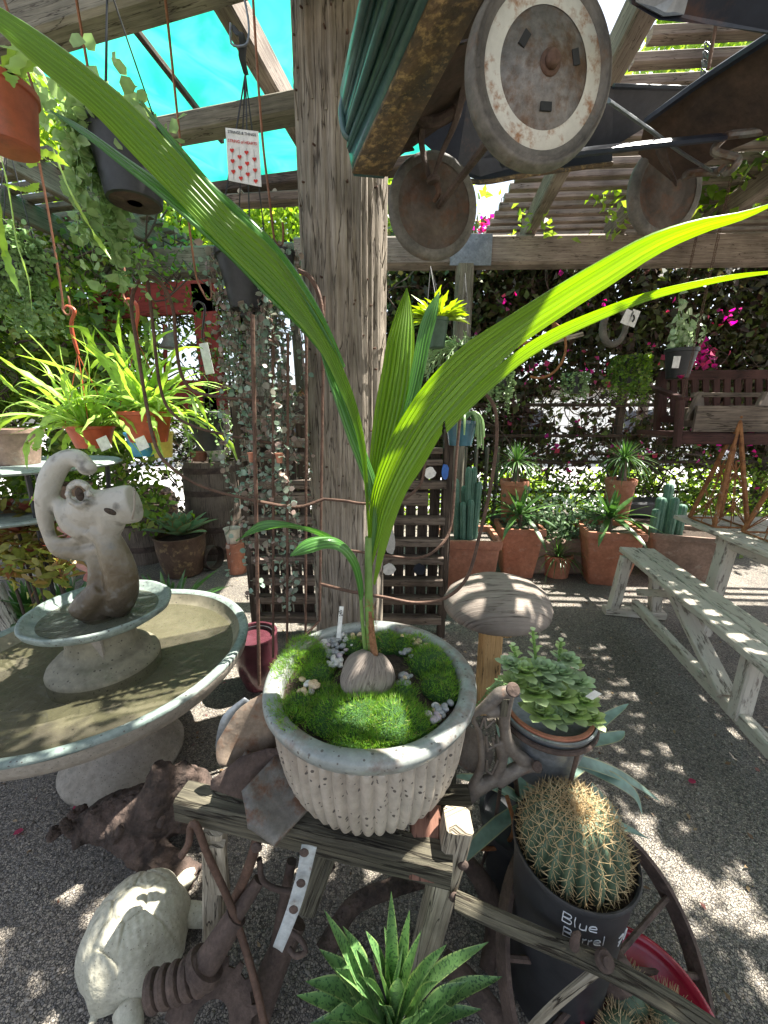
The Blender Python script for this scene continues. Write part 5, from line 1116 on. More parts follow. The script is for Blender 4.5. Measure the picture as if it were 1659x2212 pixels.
# heart card
t=thing('plant_card','white card printed with red hearts on strings hanging on the black hanger','plant card',tuple(A(527,405,1.40)))
q=[A(487,276,1.40),A(558,284,1.40),A(565,404,1.40),A(494,390,1.40)]; k=MB(); k.add(q,[(3,2,1,0)]); k.build('card',m_card,t,smooth=False,thick=.0015)
def cpt(u,v): return q[0].lerp(q[1],u).lerp(q[3].lerp(q[2],u),v)+V((0,-.003,0))
rot=(R(90),R(6),0)
text('STRINGS & THINGS',cpt(.5,.08),.0098,m_ink,t,rot); text('STRING of HEARTS',cpt(.5,.24),.0104,m_redink,t,rot)
k=MB()
for ci,u in enumerate((.17,.39,.61,.84)):
    k.tube([cpt(u,.34),cpt(u,.97)],.0004,n=3)
k.build('printed_line',m_ink,t)
for ci,u in enumerate((.17,.39,.61,.84)):
    for v in ((.42,.62,.82) if ci%2==0 else (.52,.72,.92)):
        cxx=cpt(u,v); hh=[]; 
        for i in range(14):
            a=6.283*i/14; hx=16*math.sin(a)**3; hy=13*math.cos(a)-5*math.cos(2*a)-2*math.cos(3*a)-math.cos(4*a); hh.append(cxx+V((hx*.00042,-.0008,hy*.00042)))
        k=MB(); k.add(hh,[tuple(range(14))]); k.build('printed_heart',m_redink,t,smooth=False)
# ================= iron trellis by the pole =================
t=thing('iron_trellis','rusty iron rod trellis with long looping rods standing around the pole','trellis',tuple(H(640,1560,0)))
def rod(pts,r=.0055,seg=40,name='rod'):
    k=MB(); k.tube([A(*p) for p in pts],r,n=7,seg=seg); return k.build(name,m_rod,t)
for (x,y0,x2,y1,Y) in ((545,680,560,1480,1.42),(590,700,590,1420,1.48),(622,720,620,1400,1.5),(662,720,660,1370,1.52),(700,640,690,1340,1.5)): rod([(x,y0,Y),((x+x2)/2,(y0+y1)/2,Y),(x2,y1,Y)],.0075 if x<560 else .0055)
rod([(645,585,1.48),(670,600,1.47),(690,640,1.46),(698,700,1.46),(698,800,1.46)],.008)
rod([(700,1078,1.46),(640,1095,1.45),(545,1080,1.44),(440,1052,1.42),(370,1010,1.40),(335,960,1.40),(312,850,1.40),(295,740,1.40),(284,665,1.40),(292,620,1.40),(318,597,1.40),(350,615,1.42),(374,670,1.44),(380,740,1.46),(392,810,1.48),(420,845,1.5),(480,858,1.5),(560,865,1.5)],.006,90)
rod([(318,597,1.42),(330,700,1.44),(345,830,1.46),(370,890,1.48),(430,925,1.5),(545,950,1.52),(620,960,1.52)],.0055,60)
rod([(700,1078,1.46),(745,1082,1.42),(790,1088,1.40),(860,1082,1.40),(905,1050,1.42),(918,1000,1.44),(922,900,1.46),(932,840,1.48)],.0055,60)
rod([(695,1262,1.44),(760,1278,1.32),(830,1290,1.28),(900,1302,1.28),(965,1290,1.3),(1010,1245,1.32),(1035,1160,1.36),(1060,1050,1.4),(1073,950,1.44),(1068,880,1.46),(1040,845,1.48),(1010,838,1.5),(998,850,1.5)],.0065,80)
rod([(695,1180,1.46),(800,1195,1.36),(900,1205,1.36),(950,1180,1.38),(975,1130,1.42),(985,1000,1.46),(998,850,1.5)],.0055,60)
rod([(690,1340,1.5),(640,1400,1.45),(610,1480,1.4)],.0055)
k=MB()
for p in (A(604,1000,1.44),A(545,998,1.44)): k.lathe([(.010,0),(.014,.03),(.016,.031),(.016,.036)],p,n=14)
k.build('mini_pot',m_terra,t)
# ================= things on the ground, left =================
def gpot(label,x,yb,wpx,hpx,mat,name='pot',cat='pot',flare=.8,h0=0.0,lip=1.05,group=None,prof=None,n=40):
    g=H(x,yb,h0); s_=S(g); r=wpx*s_/2/lip; hh=hpx*s_/math.cos(PITCH)*1.02; g=g+V((0,r*flare,0))
    t=thing(name,label,cat,tuple(g),group); k=MB(); k.lathe([(a*r,b_*hh) for a,b_ in prof] if prof else potprof(r,hh,flare,lip=lip),g,n=n); k.build('bowl',mat,t)
    k=MB(); k.lathe([(.001,hh*.9),(r*.93,hh*.88)],g,n=24,cap=False); k.build('soil',m_soil,t)
    return t,g+V((0,0,hh*.9)),r,hh
def rosette(t,c,n,ln,wd,mat,droop=.5,rmin=.1,el0=.15,el1=1.35,fold=.3,seg=6,thick=.0,name='leaf',base_w=.7,peak=.4,one=False,rb=0):
    kk=MB()
    for i in range(n):
        a=i*2.39996; u=(i+.5)/n; el=el0+(el1-el0)*(1-u)**1.0 if False else el1-(el1-el0)*u**.8
        L_=ln*(.55+.45*u) * random.uniform(.88,1.1)
        d=V((math.cos(a)*math.cos(el),math.sin(a)*math.cos(el),math.sin(el))); k=kk if one else MB()
        k.blade(V(c)+V((math.cos(a),math.sin(a),0))*(rmin*ln*u+rb),d,L_,wd*random.uniform(.9,1.1),droop=droop*random.uniform(.5,1.3)*u,seg=seg,fold=fold,nrm=(0,0,1),base_w=base_w,peak=peak,thick=thick)
        if not one: k.build(name,mat,t,smooth=True,thick=.0)
    if one: kk.build(name,mat,t,smooth=True)
t,c,r,h=gpot('brown flaking glazed pot with pale green agave standing on sunlit gravel',378,1255,112,88,m_lava,prof=[(.62,0),(.7,.03),(.86,.35),(.95,.7),(.96,.94),(1.0,.97),(1.0,1),(.93,1),(.92,.88)])
rosette(t,c+V((0,0,.03)),28,.38,.10,l_agave,droop=.25,el0=.3,el1=1.45,fold=.35,peak=.5,base_w=.8)
# rusty ring
rc=H(462,1228,0)+V((0,0,.12)); t=thing('rusty_ring','wide rusty iron wheel hoop standing beside the terracotta cylinder','iron hoop',(rc.x,rc.y,0))
k=MB(); ax_=V((.93,-.35,0)).normalized(); rm=ax_.to_track_quat('Z','X').to_matrix(); k.lathe([(.118,-.04),(.122,-.04),(.122,.04),(.118,.04),(.118,-.04)],rc,n=48,rot=rm,cap=False); k.build('hoop',m_rust,t)
# terracotta cylinder with cup
g=H(508,1242,0)+V((0,.08,0)); t=thing('clay_cylinder','tall plain terracotta pipe standing on gravel behind the fountain','clay pipe',tuple(g)); s_=S(g)
k=MB(); k.lathe([(.088,0),(.09,.005),(.088,.30),(.086,.305),(.06,.305)],g,n=40); k.build('pipe',m_terra,t)
t=thing('enamel_cup','white enamel cup standing on top of the terracotta pipe','cup',tuple(g+V((-.02,0,.306)))); k=MB(); k.lathe([(.055,.0),(.058,.003),(.075,.14),(.08,.143),(.08,.147),(.072,.145),(.056,.01),(.001,.01)],g+V((-.02,0,.306)),n=36); k.build('cup_body',m_cream,t)
# purple pot
t,c,r,h=gpot('dark purple glazed pot below the string of hearts strands',548,1505,98,125,m_purple,prof=[(.5,0),(.6,.02),(.85,.3),(1,.65),(1.0,.93),(1.03,.96),(1.03,1),(.92,1),(.9,.9)])
k=MB(); k.lathe([(r*.86,-.01),(r*.86,.02),(r*.8,.02),(r*.8,-.02)],c,n=36,cap=False); k.build('liner',m_blackp,t)
# barrel and half barrels
def barrel(label,x,yb,wpx,hpx,full=True):
    g=H(x,yb,0); s_=S(g); r=wpx*s_/2; hh=hpx*s_*1.03; g=g+V((0,r*.85,0)); t=thing('barrel' ,label,'barrel',tuple(g))
    pr=[(.86,0),(.93,.2),(1,.5),(.94,.8),(.87,1),(.83,1),(.83,.95)] if full else [(.84,0),(.93,.5),(1,1),(.95,1),(.94,.9)]
    k=MB()
    k.lathe([(a*r,b_*hh) for a,b_ in pr],g,n=60,rfun=lambda a,z,i:1-.012*(abs(math.sin(a*12))<.12)); k.uv=[[(v,u*3) for u,v in q] for q in k.uv]; k.build('staves',m_plank,t)
    k=MB(); k.lathe([(.001,hh*.96),(r*.84,hh*.96)],g,n=30,cap=False); k.build('lid' if full else 'soil',m_plank_d if full else m_soil,t)
    for z in ((.10,.33,.70,.92) if full else (.3,.8)):
        rr=np.interp(z,[b_ for a,b_ in pr[:5]],[a for a,b_ in pr[:5]]) if full else np.interp(z,[0,.5,1],[.84,.93,1])
        k=MB(); k.lathe([(r*rr+.004,hh*z-.03),(r*rr+.007,hh*z),(r*rr+.004,hh*z+.03)],g,n=48,cap=False); k.build('iron_hoop',m_rust,t)
    return t,g,r,hh
bt,bg_,br_,bh=barrel('old upright wooden barrel with rusty hoops in the sun behind the agave pot',455,1212,122,205)
barrel('weathered half barrel tub standing behind the fountain head',300,1222,95,112,False)
t,c,r,h=hpot('small terracotta urn standing on top of the old barrel',432,0,0,38,20,m_terra,name='urn',cat='pot',ground=bg_+V((-.09,-.05,bh)))
t,c,r,h=hpot('cream bowl standing on the old barrel near its right edge',432,0,0,56,26,m_cream,name='bowl',cat='bowl',flare=.45,ground=bg_+V((.1,-.03,bh)))
t,c,r,h=hpot('tiny dark green pot between the urn and the cream bowl on the barrel',432,0,0,30,24,m_blueg,name='small_pot',cat='pot',ground=bg_+V((.0,.08,bh)))
# round woven dome behind
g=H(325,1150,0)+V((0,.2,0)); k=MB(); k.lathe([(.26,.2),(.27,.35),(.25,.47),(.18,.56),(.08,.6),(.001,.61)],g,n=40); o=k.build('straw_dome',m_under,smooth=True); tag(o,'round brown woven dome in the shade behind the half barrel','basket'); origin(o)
# blue and yellow pots in the wire fence
t,c,r,h=hpot('faded blue enamel pot hung low behind the orange basket on the right',313,985,2.3,66,50,m_blueen); wires(t,c+V((0,0,.3)),c,r,3)
t,c,r,h=hpot('faded yellow enamel pot hung low beside the blue enamel one',354,988,2.3,50,55,m_yellow); wires(t,c+V((0,0,.3)),c,r,3)
# metal table with pots (two tiers)
g=A(60,1000,2.1); t=thing('tiered_table','dark metal two tier plant table standing at the left edge','table',(g.x,g.y,0))
k=MB(); k.lathe([(.001,g.z-.02),(.42,g.z-.02),(.43,g.z-.01),(.42,g.z),(.001,g.z)],(g.x,g.y,0),n=50,cap=False); k.build('table_top',m_patina_tint,t)
g2=A(70,1098,2.05); k=MB(); k.lathe([(.001,g2.z-.02),(.36,g2.z-.02),(.37,g2.z-.01),(.36,g2.z),(.001,g2.z)],(g.x,g.y-.05,0),n=50,cap=False); k.build('lower_shelf',m_patina_tint,t)
for a in (.5,2.2,4.0,5.4): k=MB(); k.tube([(g.x+.36*math.cos(a),g.y+.34*math.sin(a),g.z-.02),(g.x+.3*math.cos(a),g.y+.3*math.sin(a),.5),(g.x+.4*math.cos(a),g.y+.4*math.sin(a),0)],.012,n=6,seg=8); k.build('leg',m_blackp,t)
hpot('large grey brown terracotta pot standing on the upper shelf of the tiered table',68,0,0,105,75,m_terra_d,name='pot',cat='pot',ground=V((g.x+.0,g.y-.05,g.z)))
t,c,r,h=hpot('dark terracotta bowl on the lower shelf of the tiered table',68,0,0,70,50,m_terra_d,name='pot',cat='pot',flare=.5,ground=V((g.x+.22,g.y-.0,g2.z)))
hpot('shallow cream bowl on the lower shelf of the tiered table nearest its front edge',68,0,0,66,24,m_cream,name='bowl',cat='bowl',flare=.45,ground=V((g.x-.03,g.y-.28,g2.z)))
t,c,r,h=hpot('leafy potted plant half hidden at the left end of the tiered table',68,0,0,70,60,m_terra_d,name='pot',cat='pot',ground=V((g.x-.3,g.y+.1,g.z))); rosette(t,c,30,.3,.03,l_yucca,droop=1.2,one=True)
for (x,y,lb) in ((15,1130,'dark strappy leaves of the plant growing beneath the left table'),(330,1090,'dark strappy plant growing behind the half barrel'),(120,1190,'dark leafy plant in the shade under the tiered table')):
    p=A(x,y,2.6); p.z=max(p.z,0); t=thing('strappy_plant',lb,'plant',(p.x,p.y,0)); rosette(t,V((p.x,p.y,0.02)),36,.55,.045,l_yucca,droop=1.3,el0=.6,el1=1.5,one=True)
# aeonium
t=thing('aeonium','bronze and green rosette succulent with leggy stems at the left edge','succulent',tuple(H(70,1300,0)))
for (x,y,Y,n,ln) in ((60,1105,1.95,26,.11),(15,1100,2.0,22,.10),(95,1130,1.9,26,.10),(40,1150,1.85,26,.11),(110,1180,1.85,20,.09),(5,1170,1.9,22,.1),(70,1200,1.85,20,.1)):
    c=A(x,y,Y); rosette(t,c,n,ln,.034,l_aeon,droop=.2,el0=-.1,el1=1.3,peak=.72,base_w=.35,fold=.1,one=True,name='rosette'); k=MB(); k.tube([c,V((c.x+.02,c.y,c.z*.5)),V((c.x*.98,c.y+.03,0))],.007,n=6,seg=6); k.build('stem',m_plank_d,t); P=np.array(c)+rng.normal(size=(70,3))*np.array([.07,.05,.06])-np.array([0,0,.09]); fast('leaves',*leafcloud(P,.07,aspect=.35,round_=True),LEAF('green bronze leaf',[(.2,.26,.05),(.3,.3,.07),(.3,.14,.07)],tr=.3),t)
for (x,y,Y) in ((95,1090,1.7),(120,1160,1.7),(150,1155,1.7),(190,1235,1.72)):
    c=A(x,y,Y); k=MB()
    for a in (0.3,2.4,4.4): k.blade(c,(math.cos(a),.2,math.sin(a)*.6),.075,.035,peak=.6,base_w=.3,fold=.05)
    k.build('pink_leaf',l_pinkl,t,smooth=True)
# driftwood pieces
def drift(label,branches):
    k=MB()
    for P,rr in branches: k.tube([H(x,y,h) for x,y,h in P],[q*.01 for q in rr],n=10,seg=14)
    o=k.build('driftwood',m_drift,smooth=True); md=o.modifiers.new('d','DISPLACE'); tx=bpy.data.textures.new('d','CLOUDS'); tx.noise_scale=.05; md.texture=tx; md.strength=.02; tag(o,label,'driftwood'); origin(o)
drift('bleached forked driftwood lying between the fountain and the agave pot',[([(0,1250,.25),(60,1240,.3),(110,1260,.25),(150,1320,.12)],[1.5,2.5,3.5,2]),([(90,1235,.32),(110,1255,.27),(150,1300,.2),(170,1330,.15)],[2,3,3.5,3]),([(30,1290,.15),(70,1290,.16),(120,1310,.1),(150,1330,.08)],[2,3,3,2])])
drift('short split driftwood stump leaning beside the fountain bowl',[([(155,1220,.3),(145,1270,.2),(130,1310,.1)],[4,4.5,3])])
drift('upright bleached driftwood post at the left edge',[([(-8,1260,.4),(5,1310,.25),(25,1360,.1)],[3.5,4.5,5])])
# ================= right background =================
def sqpot(label,x,yb,wtop,wbot,hm,rz,mat=m_terra,depth=1.0,h0=0,group='square terracotta pots in the back row'):
    g=H(x,yb,h0); s_=S(g); W=wtop*s_; B=wbot*s_; c=g+V((0,W*.42*depth,0))
    t=thing('terracotta_pot',label,'pot',tuple(c),group)
    def ring(w_,z,n=0):
        r_=w_/2; d=r_*depth; q=r_*.12; pts=[]
        for (sx_,sy_) in ((1,1),(-1,1),(-1,-1),(1,-1)):
            for a in range(4):
                th={(1,1):0,(-1,1):90,(-1,-1):180,(1,-1):270}[(sx_,sy_)]+30*a
                pts.append(V(((r_-q)*sx_+q*math.cos(R(th)),(d-q)*sy_+q*math.sin(R(th)),z)))
        m_=Matrix.Rotation(rz,3,'Z'); return [c+m_@p for p in pts]
    prof=[(B*.96,0),(B,.01),(W*.93,hm*.86),(W*.93,hm*.87),(W*1.0,hm*.885),(W*1.01,hm*.97),(W*.99,hm),(W*.86,hm),(W*.84,hm*.9)]
    k=MB(); vs=[]; 
    for w_,z in prof: vs+=ring(w_,z)
    n=16; fs=[(i*n+j,i*n+(j+1)%n,(i+1)*n+(j+1)%n,(i+1)*n+j) for i in range(len(prof)-1) for j in range(n)]+[tuple(range(n-1,-1,-1))]
    k.add(vs,fs); k.build('bowl',mat,t)
    k=MB(); q=ring(W*.86,hm*.91); k.add(q,[tuple(range(n))]); k.build('soil',m_gravel if mat is m_terra else m_soil,t); return t,c+V((0,0,hm*.91)),W
def pcol(k,base,top,r,ribs=8):
    L=(V(top)-V(base)); n=ribs*4; m=10; q=L.to_track_quat('Z','X').to_matrix()
    prof=[(r*.8,0)]+[(r*(1+.05*math.sin(i*2.3)),L.length*i/m) for i in range(1,m)]+[(r*.8,L.length*.985),(r*.4,L.length*1.005),(.001,L.length*1.01)]
    k.lathe(prof,base,n=n,rot=q,rfun=lambda a,z,i:1+.14*math.cos(ribs*a),cap=False)
# pot A: column cactus
t,c,W=sqpot('big square terracotta pot of blue green column cactus nearest the pergola post',1015,1308,124,96,.56,R(-4))
for (x,y,dx,dy) in ((985,1035,-.04,0),(1003,1050,-.01,.03),(1013,1010,0,.0),(1025,1010,.03,.03),(1035,1042,.06,0),(1000,1085,-.02,-.04),(1018,1080,.02,-.05)):
    tp=A(x,y,c.y+dy); k=MB(); pcol(k,V((tp.x*.98+c.x*.02+0,c.y+dy,c.z-.02)) if False else V((c.x+(tp.x-c.x)*.75,c.y+dy,c.z-.02)),tp,.024,7); k.build('cactus_column',l_cact,t,smooth=True)
# pot B with dragon tree like plant
def dtree(t,c,h,n,ln,wd,trunk=.018,head=0,droop=1.3,mat=l_yucca,fat=1):
    k=MB(); k.tube([c-V((0,0,.02)),c+V((.01,0,h*.5)),c+V((0,0,h))],[trunk*1.5*fat,trunk*1.1,trunk],n=10,seg=8); k.build('trunk',m_plank,t)
    rosette(t,c+V((0,0,h)),n,ln,wd,mat,droop=droop,el0=-.1,el1=1.5,fold=.2,seg=8,peak=.4,base_w=.5,one=True,name='foliage')
t,c,W=sqpot('square terracotta pot with strappy dracaena standing second from the left',1125,1252,92,62,.50,R(-6)); dtree(t,c,.14,24,.46,.05,droop=1.15)
k=MB(); k.bar(c+V((.05,-.12,-.02)),c+V((.055,-.125,.06)),.012,.002,(0,1,0)); k.build('stake',m_card,t)
t,c,W=sqpot('square terracotta pot with branching dracaena standing nearest the white bench',1325,1270,116,76,.52,R(-12)); dtree(t,c,.12,24,.46,.055,droop=1.15)
rosette(t,c+V((-.02,-.02,.16)),14,.3,.035,l_yucca,droop=1.2,one=True,name='foliage')
t,c,W=sqpot('wide terracotta trough, darkened for shade, with column cactus behind the white bench',1492,1262,150,110,.46,R(-20),depth=.7,mat=m_terra_d)  # trough stands in shade; that darkness is put into its clay colour
for (x,y,dy,rr) in ((1430,1075,0,.04),(1447,1045,.05,.035),(1475,1090,.0,.035),(1418,1100,-.05,.03),(1460,1075,-.04,.03)): tp=A(x,y,c.y+dy); k=MB(); pcol(k,V((tp.x,c.y+dy,c.z-.02)),tp,rr,8); k.build('cactus_column',l_cact,t,smooth=True)
# round little pot with grassy plant
t,c,r,h=gpot('small round tan clay pot of grassy green strands between the square pots',1211,1252,62,48,m_terra,flare=.85); rosette(t,c,110,.34,.009,l_yucca,droop=2.2,el0=.3,el1=1.5,seg=8,one=True,name='foliage')
t,c,r,h=gpot('terracotta pot with dark leaves standing behind the column cactus pot',1000,1180,90,110,m_terra_d,flare=.8); rosette(t,c,30,.4,.06,l_yucca,droop=1.0,one=True,name='foliage')
k=MB(); 
def shelf(label,x0,x1,y,Y,th=.03,dp=.25,name='plank_bench',mat=m_plank_d):
    a,b_=A(x0,y,Y),A(x1,y,Y); b_.z=a.z; t=thing(name,label,'bench',tuple((a+b_)/2*1)); 
    k=MB(); k.bar(a,b_,dp,th); k.build('top_board',mat,t)
    for u in (.08,.92): p=a.lerp(b_,u); k=MB(); k.bar(p-V((0,0,th/2+.001)),V((p.x,p.y,0)),.05,dp*.7,(0,1,0)); k.build('leg',mat,t)
    return a.z+th/2
zsh=shelf('dark plank bench carrying potted palms in front of the wire fence',1060,1500,1120,3.85)
shelf('low weathered board plinth under the row of terracotta pots',1170,1290,1268,3.45,th=.02,dp=.3,name='board_plinth',mat=m_beam)
def up(label,x,wpx,hpx,ymat,Y,zb,**kw):
    g=A(x,1100,Y); g.z=zb; return hpot(label,x,0,0,wpx,hpx,ymat,name='terracotta_pot',cat='pot',ground=g,**kw)
t,c,r,h=up('tall round terracotta pot with ponytail palm standing left on the plank bench',1107,60,84,m_terra,3.8,zsh,flare=.8); dtree(t,c,.22,90,.34,.014,trunk=.022,fat=1.8,droop=2.0)
t,c,r,h=up('tall round terracotta pot with ponytail palm standing right on the plank bench',1332,60,86,m_terra,3.8,zsh,flare=.8); dtree(t,c,.24,100,.36,.014,trunk=.022,fat=1.8,droop=2.0)
# long trough with low plants
a,b_=A(1095,1140,3.6),A(1305,1150,3.6); b_.z=a.z; t=thing('clay_trough','long brown clay trough of low grey green plants behind the pot row','trough',(a.x,a.y,0)); k=MB(); k.bar((a.x,a.y,.18),(b_.x,b_.y,.18),.26,.36); k.build('bowl',m_terra_d,t)
P=np.stack([rng.uniform(a.x,b_.x,1500),rng.uniform(a.y-.15,a.y+.25,1500),.36+np.abs(rng.normal(size=1500))*.17],1); fast('foliage',*leafcloud(P,.05,aspect=.7),LEAF('grey green leaf',[(.08,.14,.08),(.16,.24,.14),(.1,.18,.07)],tr=.25),t)
t,c,r,h=gpot('galvanised pot with trailing plant standing behind the white table end',1465,1200,85,70,m_tin,flare=.8); dangle(t,c+V((0,0,.02)),r,20,.05,.25,.03,l_pearl,spread=1.0)
g=A(1385,1075,3.95); k=MB(); k.bar((g.x-.2,g.y,g.z-.1),(g.x+.25,g.y,g.z-.1),.3,.16); o=k.build('black_box',m_blackp); tag(o,'shiny black lidded box standing behind the right ponytail palm','box'); origin(o)
# shrubs at the fence foot
vine('fence_planting','mixed low green plants growing along the foot of the wire fence',[(.9,4.9,4.05,4.25,.0,.95)],6500,.055,l_shrub,stems=90,cat='planting',dens=hole)
vine('street_planting','bright green and pink verge plants beyond the wire fence',[(-.5,6,5.2,5.9,.0,.75)],4200,.08,l_tree,stems=20,cat='planting')
# hanging baskets by the post
t,c,r,h=hpot('green plastic hanging pot of yellow green holiday cactus beside the pergola post',942,752,2.5,52,58,M('green plastic',(.05,.1,.07),rough=.5,bump=0)); wires(t,A(930,575,2.7),c,r,3,.0015)
for i in range(60):
    a=random.uniform(0,6.28); d=V((math.cos(a),math.sin(a)*.7,random.uniform(.2,1.2))).normalized(); P=[c]
    for j in range(3): d=(d+V((random.gauss(0,.15),0,-.2))).normalized(); P.append(P[-1]+d*random.uniform(.04,.085))
    k=MB(); strap.tw=random.uniform(-.8,.8); strap(k,P,.028,n=9); k.build('stem',LEAFY if 'LEAFY' in globals() else globals().setdefault('LEAFY',LEAF('holiday cactus pad',[(.14,.25,.035),(.28,.38,.05),(.1,.2,.04)],tr=.3)),t,smooth=None)
t,c,r,h=hpot('round blue glazed hanging pot with pale drooping stems beside the trellis arch',994,962,2.35,70,52,m_blueg,flare=.75); wires(t,A(1000,760,2.4),c,r,3,.0015)
for i in range(14):
    a=random.uniform(-2,1.0); P=[c,c+V((math.cos(a)*r*.7,math.sin(a)*r*.7,.06)),c+V((math.cos(a)*r*1.3,math.sin(a)*r*1.3,.02)),c+V((math.cos(a)*r*1.5,math.sin(a)*r*1.5,-random.uniform(.05,.16)))]
    k=MB(); k.tube(P,[.008,.009,.008,.004],n=6,seg=12); k.build('stem',l_pearl,t)
def twig(t,c,r,n,ln,mat,wd=.0035,dens=8):
    k=MB()
    for i in range(n):
        a=random.uniform(0,6.28); p=V(c)+V((math.cos(a),math.sin(a),0))*r*.7; d=V((math.cos(a)*.8,math.sin(a)*.6,random.uniform(.1,1))).normalized(); q=[p]
        for j in range(6):
            d=(d+V((random.gauss(0,.2),random.gauss(0,.2),-.35))).normalized(); q.append(q[-1]+d*ln/6)
            for b_ in range(2): e=(d+V((random.gauss(0,.6),random.gauss(0,.6),random.gauss(0,.5)))).normalized(); k.tube([q[-1],q[-1]+e*ln*.14],wd*.8,n=4)
        k.tube(q,wd,n=4,seg=12)
    k.build('foliage',mat,t)
l_rhip=LEAF('thin green stem',[(.2,.32,.14),(.28,.4,.18)],tr=.1)
t,c,r,h=hpot('black hanging pot of fine branching green stems right of the pergola post',1005,790,2.7,40,40,m_blackp); twig(t,c,r,60,.3,l_rhip); wires(t,A(1005,590,2.9),c,r,3,.0012)
for (x,y,Y,wpx,hpx,lb,n,l1) in ((1082,835,2.9,46,36,'black hanging pot with long knobbly green strands under the big right leaf',34,.36),(1240,850,3.1,44,40,'small black hanging pot with drooping green strands between hoop and fence',30,.22),(1357,830,2.9,62,56,'hanging pot thickly covered by trailing jade green beads',110,.34),(1462,818,3.0,62,60,'black hanging pot with white label and upright grey green sprigs',0,0)):
    t,c,r,h=hpot(lb,x,y,Y,wpx,hpx,m_blackp,flare=.7); wires(t,A(x+12,y-150,Y+.1),c,r,3,.0014)
    if n: dangle(t,c,r,n,.06,l1,.02,l_shrub if n>100 else l_rhip,asp=.8,step=.010,spread=1.12)
    else:
        for i in range(14):
            p=c+V((random.uniform(-r,r)*.8,random.uniform(-r,r)*.6,0)); q=p+V((random.uniform(-.08,.08),0,random.uniform(.12,.4))); k=MB(); k.tube([p,p.lerp(q,.5)+V((.02,0,0)),q],.003,n=4,seg=6); k.build('stem',l_stalk,t)
            PP=np.array([tuple(p.lerp(q,u)) for u in np.linspace(.1,1,9)]); fast('leaves',*leafcloud(PP,.05,aspect=.7,round_=True),l_ech2,t)
        k=MB(); k.bar(c+V((-r*.8,-r*.75,-.12)),c+V((-r*.8,-r*.78,-.04)),.05,.002,(0,1,0)); k.build('price_label',m_card,t)
# tags, rubber ring, hoop, rake
t=thing('paper_tags','pair of white paper tags with black marks hanging over the jade green strands','tag',tuple(A(1362,705,2.9)))
for (a,b_) in (((1347,700),(1362,670)),((1362,705),(1376,670))):
    k=MB(); k.bar(A(a[0],a[1],2.9),A(b_[0],b_[1],2.9),.055,.002,(0,1,0)); k.build('tag',m_card,t)
k=MB(); k.tube([A(1366,695,2.885),A(1370,688,2.885),A(1368,680,2.885)],.006,n=5,seg=8); k.build('printed_mark',m_ink,t)
rc=A(1327,705,3.1); k=MB(); k.tube([rc+V((math.cos(a)*.085,0,math.sin(a)*.125)) for a in np.linspace(1.9,7.6,14)],.026,n=10,seg=40,flat=.8); o=k.build('rubber_ring',m_rubber); tag(o,'worn dark rubber horseshoe shaped collar hanging in front of the hedge','rubber collar'); origin(o)
hc=A(1168,755,2.9); k=MB(); k.tube([hc+V((math.cos(a)*.175,0,math.sin(a)*.19)) for a in np.linspace(-1.9,1.35,14)],.009,n=7,seg=50); o=k.build('ochre_hoop',m_rustb); tag(o,'curved ochre hoop hanging from the hedge beneath the big right leaf','hoop'); origin(o)
t=thing('hay_rake','old ochre hand rake with wooden handle hanging in the bougainvillea','rake',tuple(A(1190,730,2.95)))
k=MB(); k.tube([A(1110,745,2.95),A(1160,735,2.95),A(1195,710,2.95),A(1190,690,2.95)],.012,n=6,seg=14); k.build('rake_head',m_rustb,t)
k=MB(); k.bar(A(1195,738,2.95),A(1258,722,2.95),.03,.03); k.build('handle',m_pale,t)
for i in range(8): p=A(1120+i*8,743-i*2,2.95); k=MB(); k.tube([p,p+V((.01,-.02,-.07))],.004,n=4); k.build('tine',m_rustb,t)
# street finds at the post: swing bench
Yb=2.9
def bp(x,y,dY=0): return A(x,y,Yb+dY)
t=thing('swing_bench','maroon slatted swing bench hanging on chains at the right edge','swing bench',tuple(bp(1545,950)))
def bb(name,a,b_,wd,ht,up=(0,0,1),mat=m_maroon): k=MB(); k.bar(a,b_,wd,ht,up); return k.build(name,mat,t)
bb('back_rail',bp(1424,812,.25),bp(1720,808,.25),.03,.07); bb('back_rail',bp(1424,905,.2),bp(1720,905,.2),.03,.05)
for x in range(1432,1700,23): bb('back_slat',bp(x,815,.245),bp(x,908,.195),.05,.016,(0,1,0))
bb('seat',bp(1415,935,-.05),bp(1720,940,-.05),.42,.03); bb('front_rail',bp(1470,948,-.27),bp(1720,950,-.27),.03,.07)
bb('arm_rest',bp(1412,838,.2),bp(1478,862,-.25),.06,.025); bb('arm_post',bp(1470,865,-.25),bp(1462,965,-.28),.04,.04,(1,0,0)); bb('arm_post',bp(1425,815,.25),bp(1418,935,.2),.04,.04,(1,0,0))
for (x,y,dY) in ((1475,860,-.25),(1440,812,.25)):
    p=bp(x,y,dY); top=V((p.x+.05,p.y,2.85)); k=MB(); 
    for i in range(60):
        c=p.lerp(top,i/60); k.tube([c+V((.009*math.cos(a)*(i%2),.009*math.cos(a)*((i+1)%2),.02*math.sin(a))) for a in np.linspace(0,6.28,7)],.002,n=3)
    k.build('chain',m_rod,t)
t=thing('wooden_trug','long old wooden tool tray with handle sitting on the swing bench','wooden tray',tuple(bp(1560,930)))
zt=bp(1500,932,-.1); 
